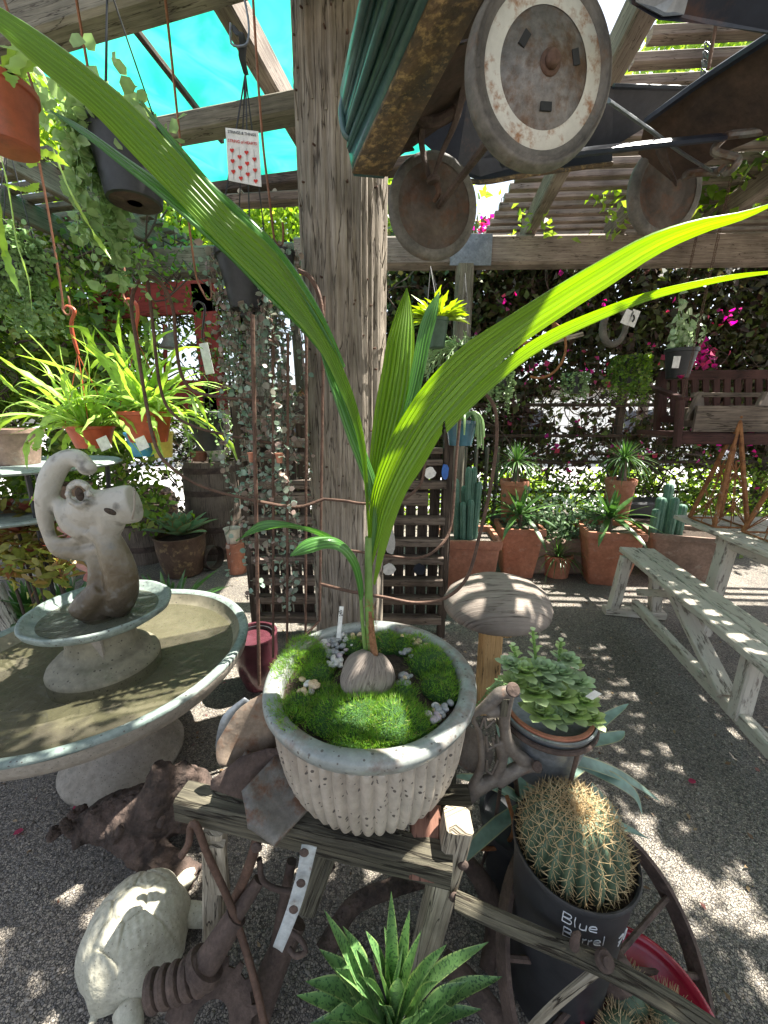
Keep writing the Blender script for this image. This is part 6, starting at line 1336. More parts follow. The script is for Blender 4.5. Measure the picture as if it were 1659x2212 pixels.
for (a,b_,wd,ht,up) in ((bp(1500,905,-.26),bp(1690,905,-.26),.02,.17,(0,0,1)),(bp(1500,905,-.0),bp(1690,905,-.0),.02,.17,(0,0,1)),(bp(1502,880,-.13),bp(1502,922,-.13),.26,.02,(1,0,0)),(bp(1502,920,-.13),bp(1690,920,-.13),.24,.015,(0,0,1)),(bp(1495,853,-.13),bp(1640,853,-.13),.03,.03,(0,0,1))):
    k=MB(); k.bar(a,b_,wd,ht,up); k.build('board',m_plank,t)
for x in (1500,1640):
    k=MB(); k.add([bp(x-22,908,-.26),bp(x+8,846,-.13),bp(x+16,846,-.13),bp(x+20,908,-.0)],[(0,1,2,3)]); k.build('end_board',m_plank,t,thick=.018,smooth=False)
# fallen pink flowers: on bench
for i,(x,y,dY) in enumerate(((1470,818,.0),(1545,932,-.2),(1620,938,-.2))):
    k=MB(); p=bp(x,y,dY)
    for a in range(5): k.blade(p,(math.cos(a*1.25),math.sin(a*1.25)*.4,.6),.035,.03,peak=.6)
    o=k.build('fallen_flower',l_pink); tag(o,['pink flower lying on the arm of the swing bench','pink flower lying on the swing bench seat below the tray','second pink flower on the swing bench seat further right'][i],'flower'); origin(o)
# ---------------- white table ----------------
t=thing('white_table','flaking white painted wooden table carrying iron obelisks at the right','table',tuple(H(1620,1300,0)))
ta,tb=H(1456,1112,.76),H(1659,1195,.76); dt=(tb-ta).normalized(); ta,tb=ta,tb+dt*.5; pn=V((-dt.y,dt.x,0)); 
if pn.x<0: pn=-pn
for i in range(5):
    o_=pn*(.07+.145*i); k=MB(); k.bar(ta+o_+V((0,0,-.015+.001*i)),tb+o_+V((0,0,-.015)),.14,.03); k.build('top_plank',m_white,t)
k=MB(); k.bar(ta+pn*.1+dt*.35+V((0,0,-.07)),ta+pn*.1+dt*1.6+V((0,0,-.07)),.035,.08); k.build('apron',m_white,t)
for u in (.42,1.5):
    for v in (.12,.6): p=ta+dt*u+pn*v; k=MB(); k.bar((p.x,p.y,.73),(p.x-.05,p.y,0),.09,.09,(0,1,0)); k.build('leg',m_white,t)
for (u,v,hg,w_,lb) in ((.22,.16,.72,.13,'rusty white iron obelisk on the white table nearest its far corner'),(.62,.30,.85,.17,'taller rusty iron obelisk on the white table at the photo edge')):
    c=ta+dt*u+pn*v; t2=thing('iron_obelisk',lb,'obelisk',tuple(c)); ap=V((c.x,c.y,.76+hg)); cr=[]
    for sx_,sy_ in ((1,1),(-1,1),(-1,-1),(1,-1)):
        f=c+dt*(w_*sx_)+pn*(w_*.8*sy_); f.z=.765; cr.append(f); k=MB(); k.bar(f,ap+(f-ap)*.03,.022,.022,(0,1,0)); k.build('leg',m_rustb,t2)
    for i in range(4):
        a,b_=cr[i],cr[(i+1)%4]
        k=MB(); k.bar(a,b_,.012,.012); 
        for q0,q1 in ((0,.33),(.33,.62)):
            A0,B0,A1,B1=a.lerp(ap,q0),b_.lerp(ap,q0),a.lerp(ap,q1),b_.lerp(ap,q1); k.tube([A0,B1],.0035,n=4); k.tube([B0,A1],.0035,n=4); k.tube([A0.lerp(B0,.5),A1.lerp(B1,.5)],.003,n=4)
            m_=(A0+B0+A1+B1)/4
            for z in range(5): k.ell(m_+V((.012*math.cos(z*1.26),0,.012*math.sin(z*1.26))),.007,.005,.007,n=6,m=4)
        k.build('lattice',m_rustb,t2)
    k=MB(); k.lathe([(.012,-.03),(.02,-.02),(.01,0),(.016,.015),(.008,.03),(.001,.05)],ap,n=12); k.build('finial',m_rustb,t2)
# ---------------- white bench ----------------
t=thing('white_bench','long flaking white painted wooden trestle bench on gravel at the right','bench',tuple(H(1420,1330,0)))
ba,bb_=H(1375,1183,.52),H(1659,1395,.52); db=(bb_-ba).normalized(); bq=bb_+db*.55; pn=V((-db.y,db.x,0))
if pn.x<0: pn=-pn
for i in range(2):
    o_=pn*(-.06+.125*i); k=MB(); k.bar(ba+o_-V((0,0,.02)),bq+o_-V((0,0,.02)),.118,.04); k.build('seat_plank',m_white,t)
def leg(u,off,lean=0):
    p=ba+db*u+pn*off; k=MB(); k.bar((p.x,p.y,.475),(p.x-lean,p.y,.05),.08,.06,(0,1,0)); k.build('leg',m_white,t); return p
for u in (.1,):
    leg(u,-.10,.04); leg(u,.10,-.06)
    p=ba+db*u; p.z=.03; k=MB(); k.bar(p-pn*.2,p+pn*.22,.09,.055); k.build('foot',m_white,t)
k=MB(); k.bar(ba+db*.12+V((0,0,-.41)),bq+V((0,0,-.41)),.05,.07); k.build('stretcher',m_white,t)
k=MB(); k.bar(ba+db*.15+pn*.0+V((0,0,-.30)),ba+db*.62+pn*.12+V((0,0,-.09)),.04,.05); k.build('brace',m_white,t)
k=MB(); k.bar(ba+db*.55-pn*.02+V((0,0,-.045)),ba+db*1.18-pn*.0+V((0,0,-.38)),.09,.035); k.build('brace',m_white,t)
p=ba+db*1.27; k=MB(); k.bar((p.x,p.y,.475),(p.x,p.y,.1),.08,.06,(0,1,0)); k.build('leg',m_white,t)
# ================= succulent bucket in stand =================
g=A(1178,1672,.86); s_=S(A(1190,1530,.88))
bc=A(1190,1532,.88); rB=97*s_; zb=.54
t=thing('bucket_planter','grey metal bucket of pale rosette succulents held in a rusty ring stand','bucket planter',(bc.x,bc.y,0)); bc0=V((bc.x-.008,bc.y,0))
k=MB(); k.lathe([(rB*.62,zb),(rB*.64,zb+.005),(rB*.80,bc.z-.09),(rB*.815,bc.z-.085),(rB*.81,bc.z-.08),(rB*.93,bc.z-.008),(rB*.99,bc.z-.004),(rB*1.0,bc.z+.004),(rB*.96,bc.z+.006),(rB*.93,bc.z-.01)],bc0,n=64); k.build('bucket',m_tin,t)
k=MB(); k.lathe([(rB*.93,bc.z+.002),(rB*.94,bc.z+.012),(rB*.86,bc.z+.012),(rB*.84,bc.z-.02)],bc0,n=60,cap=False); k.build('clay_liner',m_terra,t)
k=MB(); k.lathe([(.001,bc.z-.01),(rB*.86,bc.z-.012)],bc0,n=30,cap=False); k.build('soil',m_soil,t)
k=MB(); k.tube([(bc0.x+math.cos(a)*rB*.98,bc0.y+math.sin(a)*rB*.98,bc.z-.022) for a in np.linspace(0,6.28,40)],.007,n=8,flat=1,upr=(0,0,1)); k.build('stand_ring',m_rust,t)
for a in (-1.35,.75,2.85):
    x,y=bc0.x+math.cos(a)*rB*.99,bc0.y+math.sin(a)*rB*.99; k=MB(); k.tube([(x,y,bc.z-.02),(bc0.x+math.cos(a)*rB*.86,bc0.y+math.sin(a)*rB*.86,zb-.02),(bc0.x+math.cos(a)*rB*.9,bc0.y+math.sin(a)*rB*.9,.3),(bc0.x+math.cos(a)*rB*1.25,bc0.y+math.sin(a)*rB*1.25,.01)],.0055,n=7,seg=16); k.build('stand_leg',m_rust,t)
sr=[(1150,1490,.055,0),(1205,1500,.055,0),(1165,1535,.05,0),(1235,1535,.05,0),(1195,1545,.045,1),(1130,1445,.05,0),(1170,1440,.045,1),(1210,1450,.045,1),(1245,1470,.045,1),(1260,1510,.045,0),(1110,1470,.04,0),(1225,1420,.035,1),(1100,1430,.035,1),(1180,1470,.045,1),(1275,1545,.04,0)]
for (x,y,ln,kd) in sr:
    zz=bc.z+.03+(1530-y)*.0009; p=H(x,y+8,zz); rosette(t,p,24,ln*1.12,ln*.62,l_ech2 if kd else l_ech,droop=-.1,el0=.05,el1=1.35,peak=.66,base_w=.45,fold=.22,seg=5,rmin=.05,one=True,name='rosette')
for (x,y,x2,y2) in ((1160,1450,1151,1362),(1205,1440,1212,1385),(1120,1440,1108,1395),(1240,1450,1248,1430)):
    a,b_=A(x,y,.92),A(x2,y2,.92); k=MB(); k.tube([a,b_],.004,n=5); k.build('stem',l_stalk,t)
    k=MB()
    for i in range(12):
        p=a.lerp(b_,.25+.75*i/11); an=i*2.4; k.blade(p,(math.cos(an),math.sin(an),.5),.028*(1.1-i/16),.014,peak=.6,base_w=.4,nrm=(0,0,1))
    k.build('sprig',l_ech,t,smooth=True)
k=MB()
for i in range(7):
    p=A(1095+random.uniform(-10,10),1480,.84); q=p+V((random.uniform(-.08,-.02),0,random.uniform(-.09,.05))); k.tube([p,p.lerp(q,.5)+V((0,0,.02)),q],.0015,n=4,seg=8)
    for j in range(7): e=p.lerp(q,.3+.1*j); k.ell(e+V((0,0,.012-.0)),.004,.004,.002,n=5,m=4)
k.build('trailing_stem',l_pearl,t)
k=MB(); p=A(1285,1500,.86); k.bar(A(1272,1508,.83),A(1292,1495,.82),.022,.0015,(0,1,0)); k.build('plant_tag',m_card,t)
# blue agave behind the cactus
ac=V((bc.x+.0,bc.y+.06,.33)); t=thing('blue_agave','blue green agave with long pointed drooping leaves behind the barrel cactus','agave',(ac.x,ac.y,0))
k=MB(); k.lathe([(.09,.0),(.12,.26),(.13,.27),(.13,.29),(.115,.29),(.11,.26)],(ac.x-.02,ac.y,0),n=30); k.build('nursery_pot',m_blackp,t)
for pts in ([(1215,1640,.85),(1260,1645,.85),(1320,1665,.86),(1370,1690,.87),(1428,1732,.9)],[(1230,1640,.88),(1290,1665,.86),(1340,1690,.84),(1375,1720,.83),(1388,1760,.83)],[(1230,1600,.92),(1270,1580,.94),(1310,1550,.97),(1358,1520,1.0)],[(1240,1610,.9),(1280,1600,.93),(1330,1590,.95),(1350,1580,.97)],[(1200,1660,.84),(1240,1700,.82),(1300,1730,.82)],[(1190,1640,.9),(1230,1570,.98),(1260,1530,1.02)],[(1280,1700,.8),(1320,1750,.8),(1345,1800,.8),(1350,1840,.8)]):
    P=[A(*p) for p in pts]; Q=catmull(P,14); L=[];Rr=[]
    for i,p in enumerate(Q):
        tg=(Q[min(i+1,14)]-Q[max(i-1,0)]).normalized(); s_=tg.cross(V((0,-.35,1))).normalized(); f=.018*math.sin(math.pi*(.18+.82*i/14))**.6 if i<14 else .0006; L.append(p-s_*f); Rr.append(p+s_*f)
    k=MB(); k.strip(L,Rr,cross=4,dome=-.15); k.build('leaf',l_agblue,t,smooth=True)
rosette(t,ac,14,.3,.045,l_agblue,droop=.9,el0=.1,el1=1.3,one=True,name='foliage')
# ================= barrel cactus =================
bc=A(1232,1868,.69); r0=.135; t=thing('black_nursery_pot','big black plastic nursery pot with chalk writing holding the barrel cactus','pot',(bc.x,bc.y,.0)); zt=.525
k=MB(); k.lathe([(r0*.78,.03),(r0*.8,.035),(r0*.965,zt-.02),(r0*1.0,zt-.018),(r0*1.02,zt-.006),(r0*1.0,zt),(r0*.96,zt-.004),(r0*.93,zt-.05)],(bc.x,bc.y,0),n=64); k.build('bowl',m_blackp,t)
k=MB(); k.lathe([(.001,zt-.035),(r0*.95,zt-.04)],(bc.x,bc.y,0),n=30,cap=False); k.build('soil',m_soil,t)
# curved handwriting on the front of the pot
def script(strokes,a0,z0,sc_,name='lettering'):
    for st in strokes:
        k=MB(); P=[]
        for (u,v) in st:
            z=z0+v*sc_; rr=r0*(.8+.165*(z-.035)/(zt-.055))+.0012; a=a0+u*sc_/rr; P.append(V((bc.x+math.cos(a)*rr,bc.y+math.sin(a)*rr,z)))
        k.tube(P,.0011,n=5,seg=max(3,len(P)*4)); k.build(name,m_chalk,t)
Bl=[[(0,0),(0,1)],[(0,1),(.5,.95),(.45,.6),(0,.5),(.55,.42),(.5,.05),(0,0)]]; L_=[[(.8,1),(.78,.5),(.85,.02)]]; U_=[[(1.15,.55),(1.15,.05),(1.5,.05),(1.55,.55),(1.55,0)]]; E_=[[(1.8,.3),(2.25,.35),(2.1,.6),(1.8,.5),(1.8,.1),(2.3,0)]]
script(Bl+L_+U_+E_,-2.14,.463,.029)
A_=[[(1.1,.45),(.8,.5),(.75,.1),(1.1,.1),(1.12,.5),(1.15,0)]]; R1=[[(1.4,0),(1.4,.5)],[(1.4,.35),(1.65,.55)]]; R2=[[(1.8,0),(1.8,.5)],[(1.8,.35),(2.05,.55)]]; E2=[[(u+.45,v) for u,v in E_[0]]]; L2=[[(2.95,1),(2.95,0)]]
script(Bl+A_+R1+R2+E2+L2,-2.10,.422,.027)
script([[(0,1),(.5,1),(.2,0)],[(.1,.5),(.45,.5)],[(.8,.95),(.7,.5),(.85,.05),(1.15,.1),(1.2,.6),(1.05,.95),(.8,.95)]],-1.15,.39,.032)
cc=A(1240,1800,.715); cc.z=max(cc.z,.49); cc=V((bc.x+.0,bc.y+.008,.52)); t=thing('barrel_cactus','round ribbed barrel cactus with long golden spines in the black pot','cactus',(cc.x,cc.y,cc.z-.1))
nr=21; k=MB(); vs=[];fs=[]; n=nr*8; m=36; Ra,Rz=.110,.108
def csurf(a,th,ri): 
    q=1+.24*(abs(math.cos(a*nr/2))**.8-.7)*(math.sin(th)**.5+.05) if ri is None else 1+.03
    q2=1-.0*th
    return cc+V((Ra*math.sin(th)*math.cos(a)*q,Ra*math.sin(th)*math.sin(a)*q,Rz*math.cos(th)*(1-.10*math.exp(-(th/.28)**2))))
for i in range(m+1):
    th=math.pi*.92*i/m+.001
    for j in range(n): vs.append(csurf(6.28318*j/n,th,None))
for i in range(m):
    for j in range(n): q=(j+1)%n; fs.append((i*n+j,(i+1)*n+j,(i+1)*n+q,i*n+q))
k.add(vs,fs); k.build('ribbed_body',l_barrel,t,smooth=True)
k=MB()
for r_ in range(nr):
    a=6.28318*r_/nr
    for i in range(9):
        th=.10+i*.205+random.uniform(-.02,.02); p=csurf(a,th,1); nn=V((math.sin(th)*math.cos(a),math.sin(th)*math.sin(a),math.cos(th))).normalized(); e1=nn.orthogonal().normalized(); e2=nn.cross(e1)
        k.ell(p,.004,.004,.004,n=5,m=3)
        for s_ in range(7):
            b_=6.28*s_/7+random.random()*.6; d=(nn*random.uniform(.25,1.0)+(e1*math.cos(b_)+e2*math.sin(b_))).normalized(); L=random.uniform(.02,.038)
            k.tube([p,p+d*L*.6,p+d*L+V((0,0,.002))],[.0009,.0007,.0002],n=3,cap=False)
o=k.build('spines',m_spine,t); o['kind']='stuff'
P=[]; 
k=MB(); k.ell(csurf(0,0.001,1)-V((0,0,.004)),.022,.022,.008,n=14,m=6); k.build('woolly_crown',M('cream wool',(.4,.34,.2),(.5,.44,.28),scale=60,bump=1),t)
# ================= wagon wheel =================
wc=H(1310,2090,.16); wn=V((.35,-.62,.72)).normalized(); rm=wn.to_track_quat('Z','X').to_matrix(); rw=.30
t=thing('wagon_wheel','rusty iron spoked wagon wheel leaning behind the black cactus pot','wheel',(wc.x,wc.y,0))
k=MB(); k.lathe([(rw-.008,-.022),(rw+.004,-.022),(rw+.006,.022),(rw-.006,.022),(rw-.008,-.022)],wc,n=90,rot=rm,cap=False); k.build('rim',m_rust,t)
k=MB(); k.lathe([(.0,-.05),(.035,-.05),(.045,-.03),(.05,0),(.045,.03),(.03,.06),(.015,.065),(.0,.06)],wc,n=30,rot=rm); k.build('hub',m_rust,t)
for i in range(12): a=i*.5236; d=rm@V((math.cos(a),math.sin(a),0)); k=MB(); k.tube([wc+d*.04,wc+d*(rw-.004)],.0075,n=7); k.build('spoke',m_rust,t)
# ================= red bowl with small cacti =================
g=H(1385,2190,.12); t=thing('red_bowl','glossy dark red enamel bowl planted with small spiny cacti at the lower right','bowl',(g.x,g.y,0)); rb_=.155
k=MB(); k.lathe([(rb_*.5,0),(rb_*.7,.02),(rb_*.93,.08),(rb_,.13),(rb_*1.03,.135),(rb_*1.03,.142),(rb_*.98,.143),(rb_*.94,.13),(rb_*.9,.11)],(g.x,g.y,.0),n=64,cap=True); k.build('bowl',m_bowl,t,smooth=True)
k=MB(); k.lathe([(.001,.11),(rb_*.92,.108)],(g.x,g.y,0),n=30,cap=False); k.build('soil',m_soil,t)
for (dx,dy,rr) in ((-.02,.03,.05),(.06,-.01,.045),(-.07,-.03,.04),(.01,-.07,.04)):
    c=V((g.x+dx,g.y+dy,.125)); k=MB(); k.ell(c,rr,rr,rr*.9,n=20,m=10); k.build('cactus',l_barrel,t)
    k=MB()
    for i in range(150):
        u=V((random.gauss(0,1),random.gauss(0,1),abs(random.gauss(0,1)))).normalized(); p=c+u*rr*.95; k.tube([p,p+(u+V((random.gauss(0,.3),random.gauss(0,.3),.2))).normalized()*.025],[.0008,.0002],n=3,cap=False)
    o=k.build('spines',m_spine,t); o['kind']='stuff'
# ================= timber stand under the planter =================
t=thing('timber_stand','rough old timber trestle carrying the fluted planter','trestle',(PC.x,PC.y,0))
def tb_(name,a,b_,wd,ht,mat,up=(0,0,1),tw=0,rough=1):
    k=MB(); k.bar(a,b_,wd,ht,up,twist=tw); o=k.build(name,mat,t); return o
# front rail and cross rails under the pot
tb_('rail',H(395,1728,.535),H(975,1870,.50),.065,.07,m_old)
tb_('rail',V((-.28,.80,.53)),V((.22,.78,.53)),.07,.06,m_old); tb_('rail',V((-.25,.98,.53)),V((.22,.98,.53)),.07,.06,m_old)
tb_('post',H(990,1772,.60),H(905,2105,.0),.062,.062,m_pale,(0,1,0))
tb_('post',H(465,1785,.50),H(462,2060,.0),.05,.045,m_pale,(0,1,0)); tb_('wedge',H(470,1790,.48)+V((.01,-.035,0)),H(480,1890,.30)+V((.01,-.035,0)),.045,.02,m_pale,(0,1,0))
tb_('post',V((.20,1.0,.50)),V((.2,1.02,0)),.06,.06,m_old,(0,1,0)); tb_('post',V((-.22,1.02,.50)),V((-.24,1.06,0)),.06,.06,m_old,(0,1,0))
tb_('block',H(920,1735,.56),H(913,1900,.47),.068,.05,m_block,(0,-1,.3))
tb_('plank_end',H(735,1745,.56),H(655,1965,.33),.06,.03,m_old,(0,1,0))
tb_('strut',H(858,1800,.54),H(880,1875,.47),.02,.012,m_old,(0,1,0))
for (x,y,h_) in ((566,1792,.535),(993,1828,.50),(975,1895,.41)):
    p=H(x,y,h_)+V((0,-.04,0)); k=MB(); k.ell(p,.013,.008,.013,n=12,m=6); k.build('bolt',m_rust,t)
# bent grey metal strip
def mstrip(name,label,cat,pts,wpx,mat,th=.003,ups=None,holes=None,thing_=True):
    P=[A(*p) for p in pts]; n=20; Q=catmull(P,n); L=[];Rr=[]
    for i,p in enumerate(Q):
        tg=(Q[min(i+1,n)]-Q[max(i-1,0)]).normalized(); vw=(p-EYE).normalized(); s_=tg.cross(vw).normalized(); u=i/n*(len(wpx)-1); b_=min(int(u),len(wpx)-2); f=(wpx[b_]+(wpx[b_+1]-wpx[b_])*(u-b_))*S(p)/2
        s_=(s_+vw*.25).normalized(); L.append(p-s_*f); Rr.append(p+s_*f)
    k=MB(); k.strip(L,Rr,cross=4,dome=.04); t=thing(name,label,cat,tuple(P[-1])); k.build('plate',mat,t,thick=th); 
    if holes:
        for (x,y,Y) in holes: q=A(x,y,Y-.012); k=MB(); k.ell(q,.010,.005,.010,n=10,m=5); k.build('rivet',m_rust,t)
    return t
mstrip('metal_strap','bent grey metal strap with rusty rivets below the planter','metal strap',[(668,1828,.60),(655,1890,.60),(638,1950,.59),(620,2000,.58),(600,2050,.57)],[34,30,30,28,26,24],m_strap,holes=[(657,1842,.6),(650,1908,.595),(634,1965,.585)])
mstrip('shovel_blade','big rusty curved steel plate under the left of the planter rim','metal plate',[(600,1500,.86),(560,1560,.84),(530,1625,.82),(520,1660,.80)],[40,110,130,90],m_plate)
mstrip('shovel_blade','blue grey rounded shovel blade at the far left of the metal plates','shovel blade',[(540,1515,.90),(510,1560,.88),(500,1610,.87),(498,1650,.86)],[30,66,66,40],m_tin)
mstrip('scoop_blade','pointed rusty scoop blade lying just above the trestle rail','scoop blade',[(640,1650,.80),(580,1665,.78),(520,1680,.76),(455,1695,.75)],[60,86,80,16],m_rust)
mstrip('rusted_sheet','flat flaking grey green rusted sheet between trestle rail and planter','metal sheet',[(560,1668,.76),(600,1720,.73),(640,1780,.70)],[90,150,110],m_tincol)
mstrip('rusted_sheet','lower edge of rusty plate tucked behind the planter wall','metal sheet',[(520,1640,.80),(570,1665,.79),(620,1705,.77)],[40,46,50],m_tincol)
# rusty rod with hook, shaft and worm gear, springs
def tubeobj(name,label,cat,pts,rad,mat,n=10,seg=24):
    k=MB(); k.tube([H(*p) for p in pts],rad,n=n,seg=seg); o=k.build(name,mat); tag(o,label,cat); return origin(o)
tubeobj('rusty_rod','long thin rusty rod with hooked top leaning across the left trestle post','rod',[(390,1852,.48),(408,1820,.50),(412,1785,.53),(425,1785,.54),(450,1850,.46),(500,1960,.33),(545,2100,.22),(575,2230,.14)],.0085,m_rod)
t=thing('drive_shaft','heavy rusty iron shaft with worm gear lying at the bottom left','machine shaft',tuple(H(450,2100,.0)))
k=MB(); a,b_=H(560,1900,.36),H(440,2090,.22); k.tube([a,a.lerp(b_,.45)],[.016,.018],n=14); k.tube([a.lerp(b_,.42),b_],[.027,.033],n=20,seg=6); k.lathe([(.045,-.012),(.05,0),(.045,.012)],b_,n=24,rot=(b_-a).to_track_quat('Z','X').to_matrix()); k.build('shaft',m_rust,t)
k=MB(); a,b_=H(430,2105,.22),H(318,2145,.20); d=(b_-a).normalized(); e1=d.orthogonal().normalized(); e2=d.cross(e1); k.tube([a,b_],.024,n=16,seg=4)
for i in range(5): c=a.lerp(b_,i/4.6); k.lathe([(.024,-.012),(.037,-.008),(.040,.0),(.037,.008),(.024,.012)],c,n=28,rot=(d+e1*.2).to_track_quat('Z','X').to_matrix(),cap=False)
k.build('worm_gear',m_rust,t)
gc=H(455,2215,.14); rm=V((.2,-.5,.8)).to_track_quat('Z','X').to_matrix(); k=MB(); k.lathe([(.04,-.015),(.075,-.015),(.09,-.012),(.09,.012),(.075,.015),(.04,.015)],gc,n=112,rot=rm,cap=False,rfun=lambda a,z,i:1+(.16 if (math.sin(a*14)>0 and 2<=i<=3) else 0)); k.build('gear',m_rust,t)
# hoop, brackets and scrap iron in the shade below
tubeobj('iron_band','rusty curved iron band hanging below the trestle rail','iron band',[(560,1855,.42),(570,1905,.36),(620,1925,.34),(680,1915,.36),(720,1870,.42)],.007,m_rust)
tubeobj('grey_pipe','slanting grey iron pipe behind the left trestle post','pipe',[(560,1800,.50),(535,1880,.40),(500,1960,.25)],.013,m_rod)
tubeobj('iron_tine','rusty brown tine pointing down behind the metal strap','iron tine',[(630,1860,.36),(610,1960,.24),(590,2060,.10)],.013,m_rust)
tubeobj('iron_tine','thick rusty plough tine lying across the gravel beneath the planter','iron tine',[(640,1990,.16),(600,2070,.10),(560,2170,.06),(530,2240,.04)],[.03,.035,.04,.04],m_rust)
tubeobj('tree_root','dark curved root lying in the shade behind the scrap iron','root',[(700,2060,.06),(760,1960,.10),(840,1920,.12),(920,1900,.10)],[.03,.025,.025,.02],m_burl)
tubeobj('shackle','small rusty shackle with bolt at the foot of the metal strap','shackle',[(625,2010,.3),(650,2030,.3),(660,2055,.29),(640,2065,.29),(625,2050,.29)],.006,m_rust)
tubeobj('rusty_tube','rusty slotted tube lying to the right of the spotted agave','tube',[(960,2075,.17),(1000,2110,.15),(1050,2170,.13),(1110,2250,.10)],[.024,.026,.026,.026],m_rust)
tubeobj('rusty_arc','thin curving rusty rod on the gravel beside the cactus pot','rod',[(1025,1832,.25),(1070,1832,.24),(1100,1815,.26),(1110,1780,.34),(1095,1720,.42)],.006,m_rustb)
tubeobj('iron_hoop','wide rusty iron band standing in shade behind the pale trestle post','iron hoop',[(1000,1850,.25),(1050,1920,.16),(1070,2000,.08),(1050,2100,.03)],[.02,.03,.03,.02],m_rust)
# plough handle
t=thing('plough_handle','long weathered grey wooden plough handle running to the lower right corner','plough handle',tuple(H(1300,2100,.0)))
k=MB(); pts=[H(985,1945,.42),H(1150,2020,.435),H(1290,2080,.44),H(1420,2150,.44),H(1560,2240,.43)]; k.tube(pts,.019,n=8,seg=20,flat=.6); k.build('wooden_beam',m_old,t)
p=H(1305,2075,.462); k=MB(); k.lathe([(.018,0),(.016,.008),(.009,.009),(.009,.018),(.0,.018)],p,n=16,rot=V((0,-.6,.8)).to_track_quat('Z','X').to_matrix()); k.build('bolt',m_rust,t)
k=MB(); k.tube([H(1290,2095,.42),H(1200,2170,.35),H(1140,2230,.2)],.009,n=8,seg=8); k.build('iron_rod',m_pale,t)
p=H(1240,2045,.462); k=MB(); k.tube([p,p+V((0,-.0,.03)),p+V((.006,0,.04))],[.01,.008,.004],n=8); k.build('iron_hook',m_rust,t)
# ================= spotted agave at the bottom =================
g=H(850,2235,.12); t=thing('spotted_agave','bright green agave with dark spotted pointed leaves at the bottom centre','agave',(g.x,g.y,0))
k=MB(); k.lathe([(.07,0),(.09,.1),(.095,.11),(.08,.11),(.001,.1)],(g.x,g.y,0),n=30); k.build('nursery_pot',m_blackp,t)
spikes=[((700,1965,.66,.48),.042),((845,1925,.62,.52),.036),((885,1965,.63,.45),.036),((910,2010,.60,.44),.036),((740,2000,.66,.42),.04),((790,2010,.66,.40),.034),((830,2000,.64,.42),.03),((965,2040,.58,.42),.04),((1055,2035,.58,.42),.042),((690,2050,.62,.34),.045),((660,2120,.56,.28),.05),((640,2150,.52,.26),.05),((935,2080,.54,.36),.045),((1085,2110,.55,.26),.045),((980,2180,.5,.26),.05),((760,2180,.47,.3),.05),((860,2110,.5,.38),.045),((700,2200,.46,.24),.05),((900,2190,.46,.3),.05),((1010,2120,.56,.3),.04),((720,2090,.6,.36),.036),((805,2060,.6,.44),.032),((870,2040,.58,.45),.032),((945,2120,.52,.33),.036),((670,2210,.5,.2),.04),((820,2170,.46,.34),.036),((1040,2180,.5,.22),.038),((780,2110,.56,.4),.034)]
for (x,y,Y,z),wd in [((a[0],a[1],a[2],a[3]),b_) for a,b_ in spikes]:
    tip=H(x,y,z); base=V((g.x+random.uniform(-.02,.02),g.y+random.uniform(-.02,.02),.11)); d=tip-base; mid=base.lerp(tip,.5)+V((d.x*.0,d.y*0,.03+.03*random.random())); Q=catmull([base,mid,tip],16); L=[];Rr=[]
    for i,p in enumerate(Q):
        tg=(Q[min(i+1,16)]-Q[max(i-1,0)]).normalized(); hz=V((d.x,d.y,0)); hz=hz.normalized() if hz.length>.01 else V((0,-1,0)); s_=tg.cross(V((-hz.x*.3,-hz.y*.3,1))).normalized(); f=wd*.42*(.75+.25*math.sin(math.pi*min(1,i/8)*.5) if i<7 else max(.01,math.cos(math.pi/2*((i-7)/9)))**.9); L.append(p-s_*f); Rr.append(p+s_*f)
    k=MB(); k.strip(L,Rr,cross=6,dome=-.16); k.build('leaf',l_agspot,t,smooth=True)
# ================= cast iron implement seat =================
t=thing('iron_casting','grey cast iron implement arm with cut out letters standing right of the planter','iron casting',tuple(H(975,1760,.55)))
Yc=.80
def ip(x,y,dY=0): return A(x,y,Yc+dY)
sI=S(ip(1080,1600)); k=MB()
def it(pts,rs): k.tube([ip(*p) for p in pts],[r*sI for r in rs],n=12,seg=len(pts)*6,flat=.42,upr=(0,-1,0)) if False else k.tube([ip(*p) for p in pts],[r*sI for r in rs],n=12,seg=len(pts)*6)
it([(970,1765),(1000,1730),(1035,1700),(1075,1680)],[20,18,17,15]); it([(1075,1690),(1110,1665),(1140,1655),(1168,1662)],[15,16,14,9])
it([(1168,1660),(1130,1640),(1100,1610),(1090,1570),(1092,1530),(1105,1490)],[9,15,14,12,13,10]); it([(1105,1490),(1080,1500),(1050,1525),(1020,1545)],[10,15,12,7])
it([(1092,1530),(1070,1535),(1050,1540)],[14,14,10]); it([(1020,1550),(1035,1580),(1040,1620),(1038,1660),(1020,1700)],[6,7,8,9,11]); it([(1075,1600),(1085,1640),(1070,1680)],[10,12,12])
o=k.build('arm',m_iron,t,remesh=.004)
k=MB()
def lt(pts): k.tube([ip(x,y,-.006) for x,y in pts],.0032,n=6)
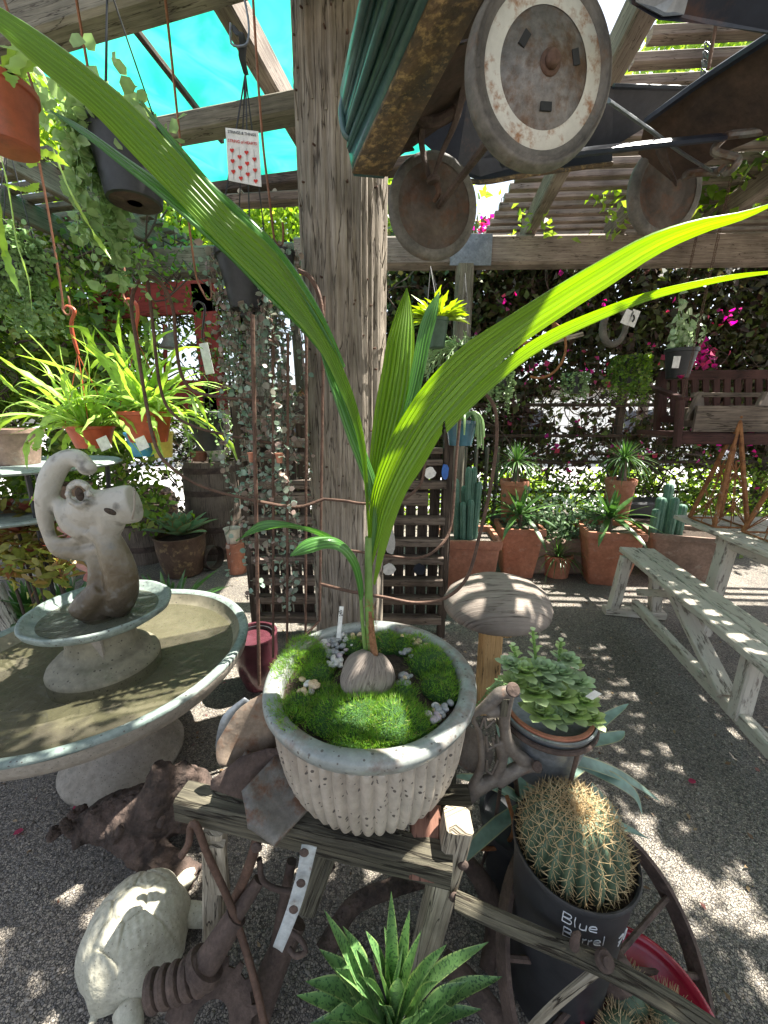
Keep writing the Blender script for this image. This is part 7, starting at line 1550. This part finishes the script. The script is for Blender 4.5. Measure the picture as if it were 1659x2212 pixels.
lt([(1038,1572),(1046,1548)]);lt([(1046,1548),(1050,1572)]);lt([(1050,1572),(1068,1555)])
lt([(1050,1588),(1054,1622)]);lt([(1052,1620),(1078,1605)]);lt([(1064,1592),(1066,1612)]);lt([(1074,1588),(1078,1608)])
lt([(1052,1640),(1052,1665)]);lt([(1052,1665),(1062,1672)]);lt([(1062,1672),(1070,1655)]);lt([(1070,1655),(1076,1640)])
k.build('cast_letters',m_iron,t)
k=MB(); k.bar(ip(1092,1508,-.012),ip(1086,1545,-.012),.018,.01,(0,-1,0)); k.build('wood_insert',m_old,t)
k=MB(); k.lathe([(.017,0),(.015,.004),(0,.005)],ip(1108,1490,-.02),n=14,rot=V((0,-.8,.6)).to_track_quat('Z','X').to_matrix()); k.lathe([(.013,0),(.011,.004),(0,.005)],ip(1160,1655,-.02),n=14,rot=V((0,-.8,.6)).to_track_quat('Z','X').to_matrix()); k.build('rivet',m_rust,t)
k=MB(); k.lathe([(.001,0),(.05,.004),(.058,.0),(.05,-.004)],ip(1018,1620,.05),n=30,rot=V((-.5,-.8,.3)).to_track_quat('Z','X').to_matrix()); k.build('disc',m_iron,t)
tubeobj('support_arm','thin rusty support leg behind the bucket planter','support leg',[(1110,1650,.5),(1118,1720,.35),(1128,1800,.18)],.007,m_rod)
g=H(1100,1800,.0); k=MB(); k.bar((g.x,g.y+.1,0),(g.x-.02,g.y+.1,.42),.05,.05,(0,1,0)); o=k.build('wooden_stake',m_old); tag(o,'dark old wooden stake standing in the gravel between trestle and cactus pot','stake'); origin(o)
# fallen petals on the gravel
pet=[(158,1745,'magenta'),(28,2075-300,'faded pink'),(420,1800,'dark red'),(135,1752,'red')]
for i,(x,y,cn) in enumerate(((158,1745,'magenta petal on gravel left of the burl wood'),(30,1800,'faded pink petal on gravel below the basin'),(1490,1690,'dry pink petal on gravel right of the blue agave'))):
    p=H(x,y,.008); k=MB(); k.blade(p,(1,.3,.1),.03,.022,peak=.5); o=k.build('petal',l_pink); tag(o,cn,'petal'); origin(o)
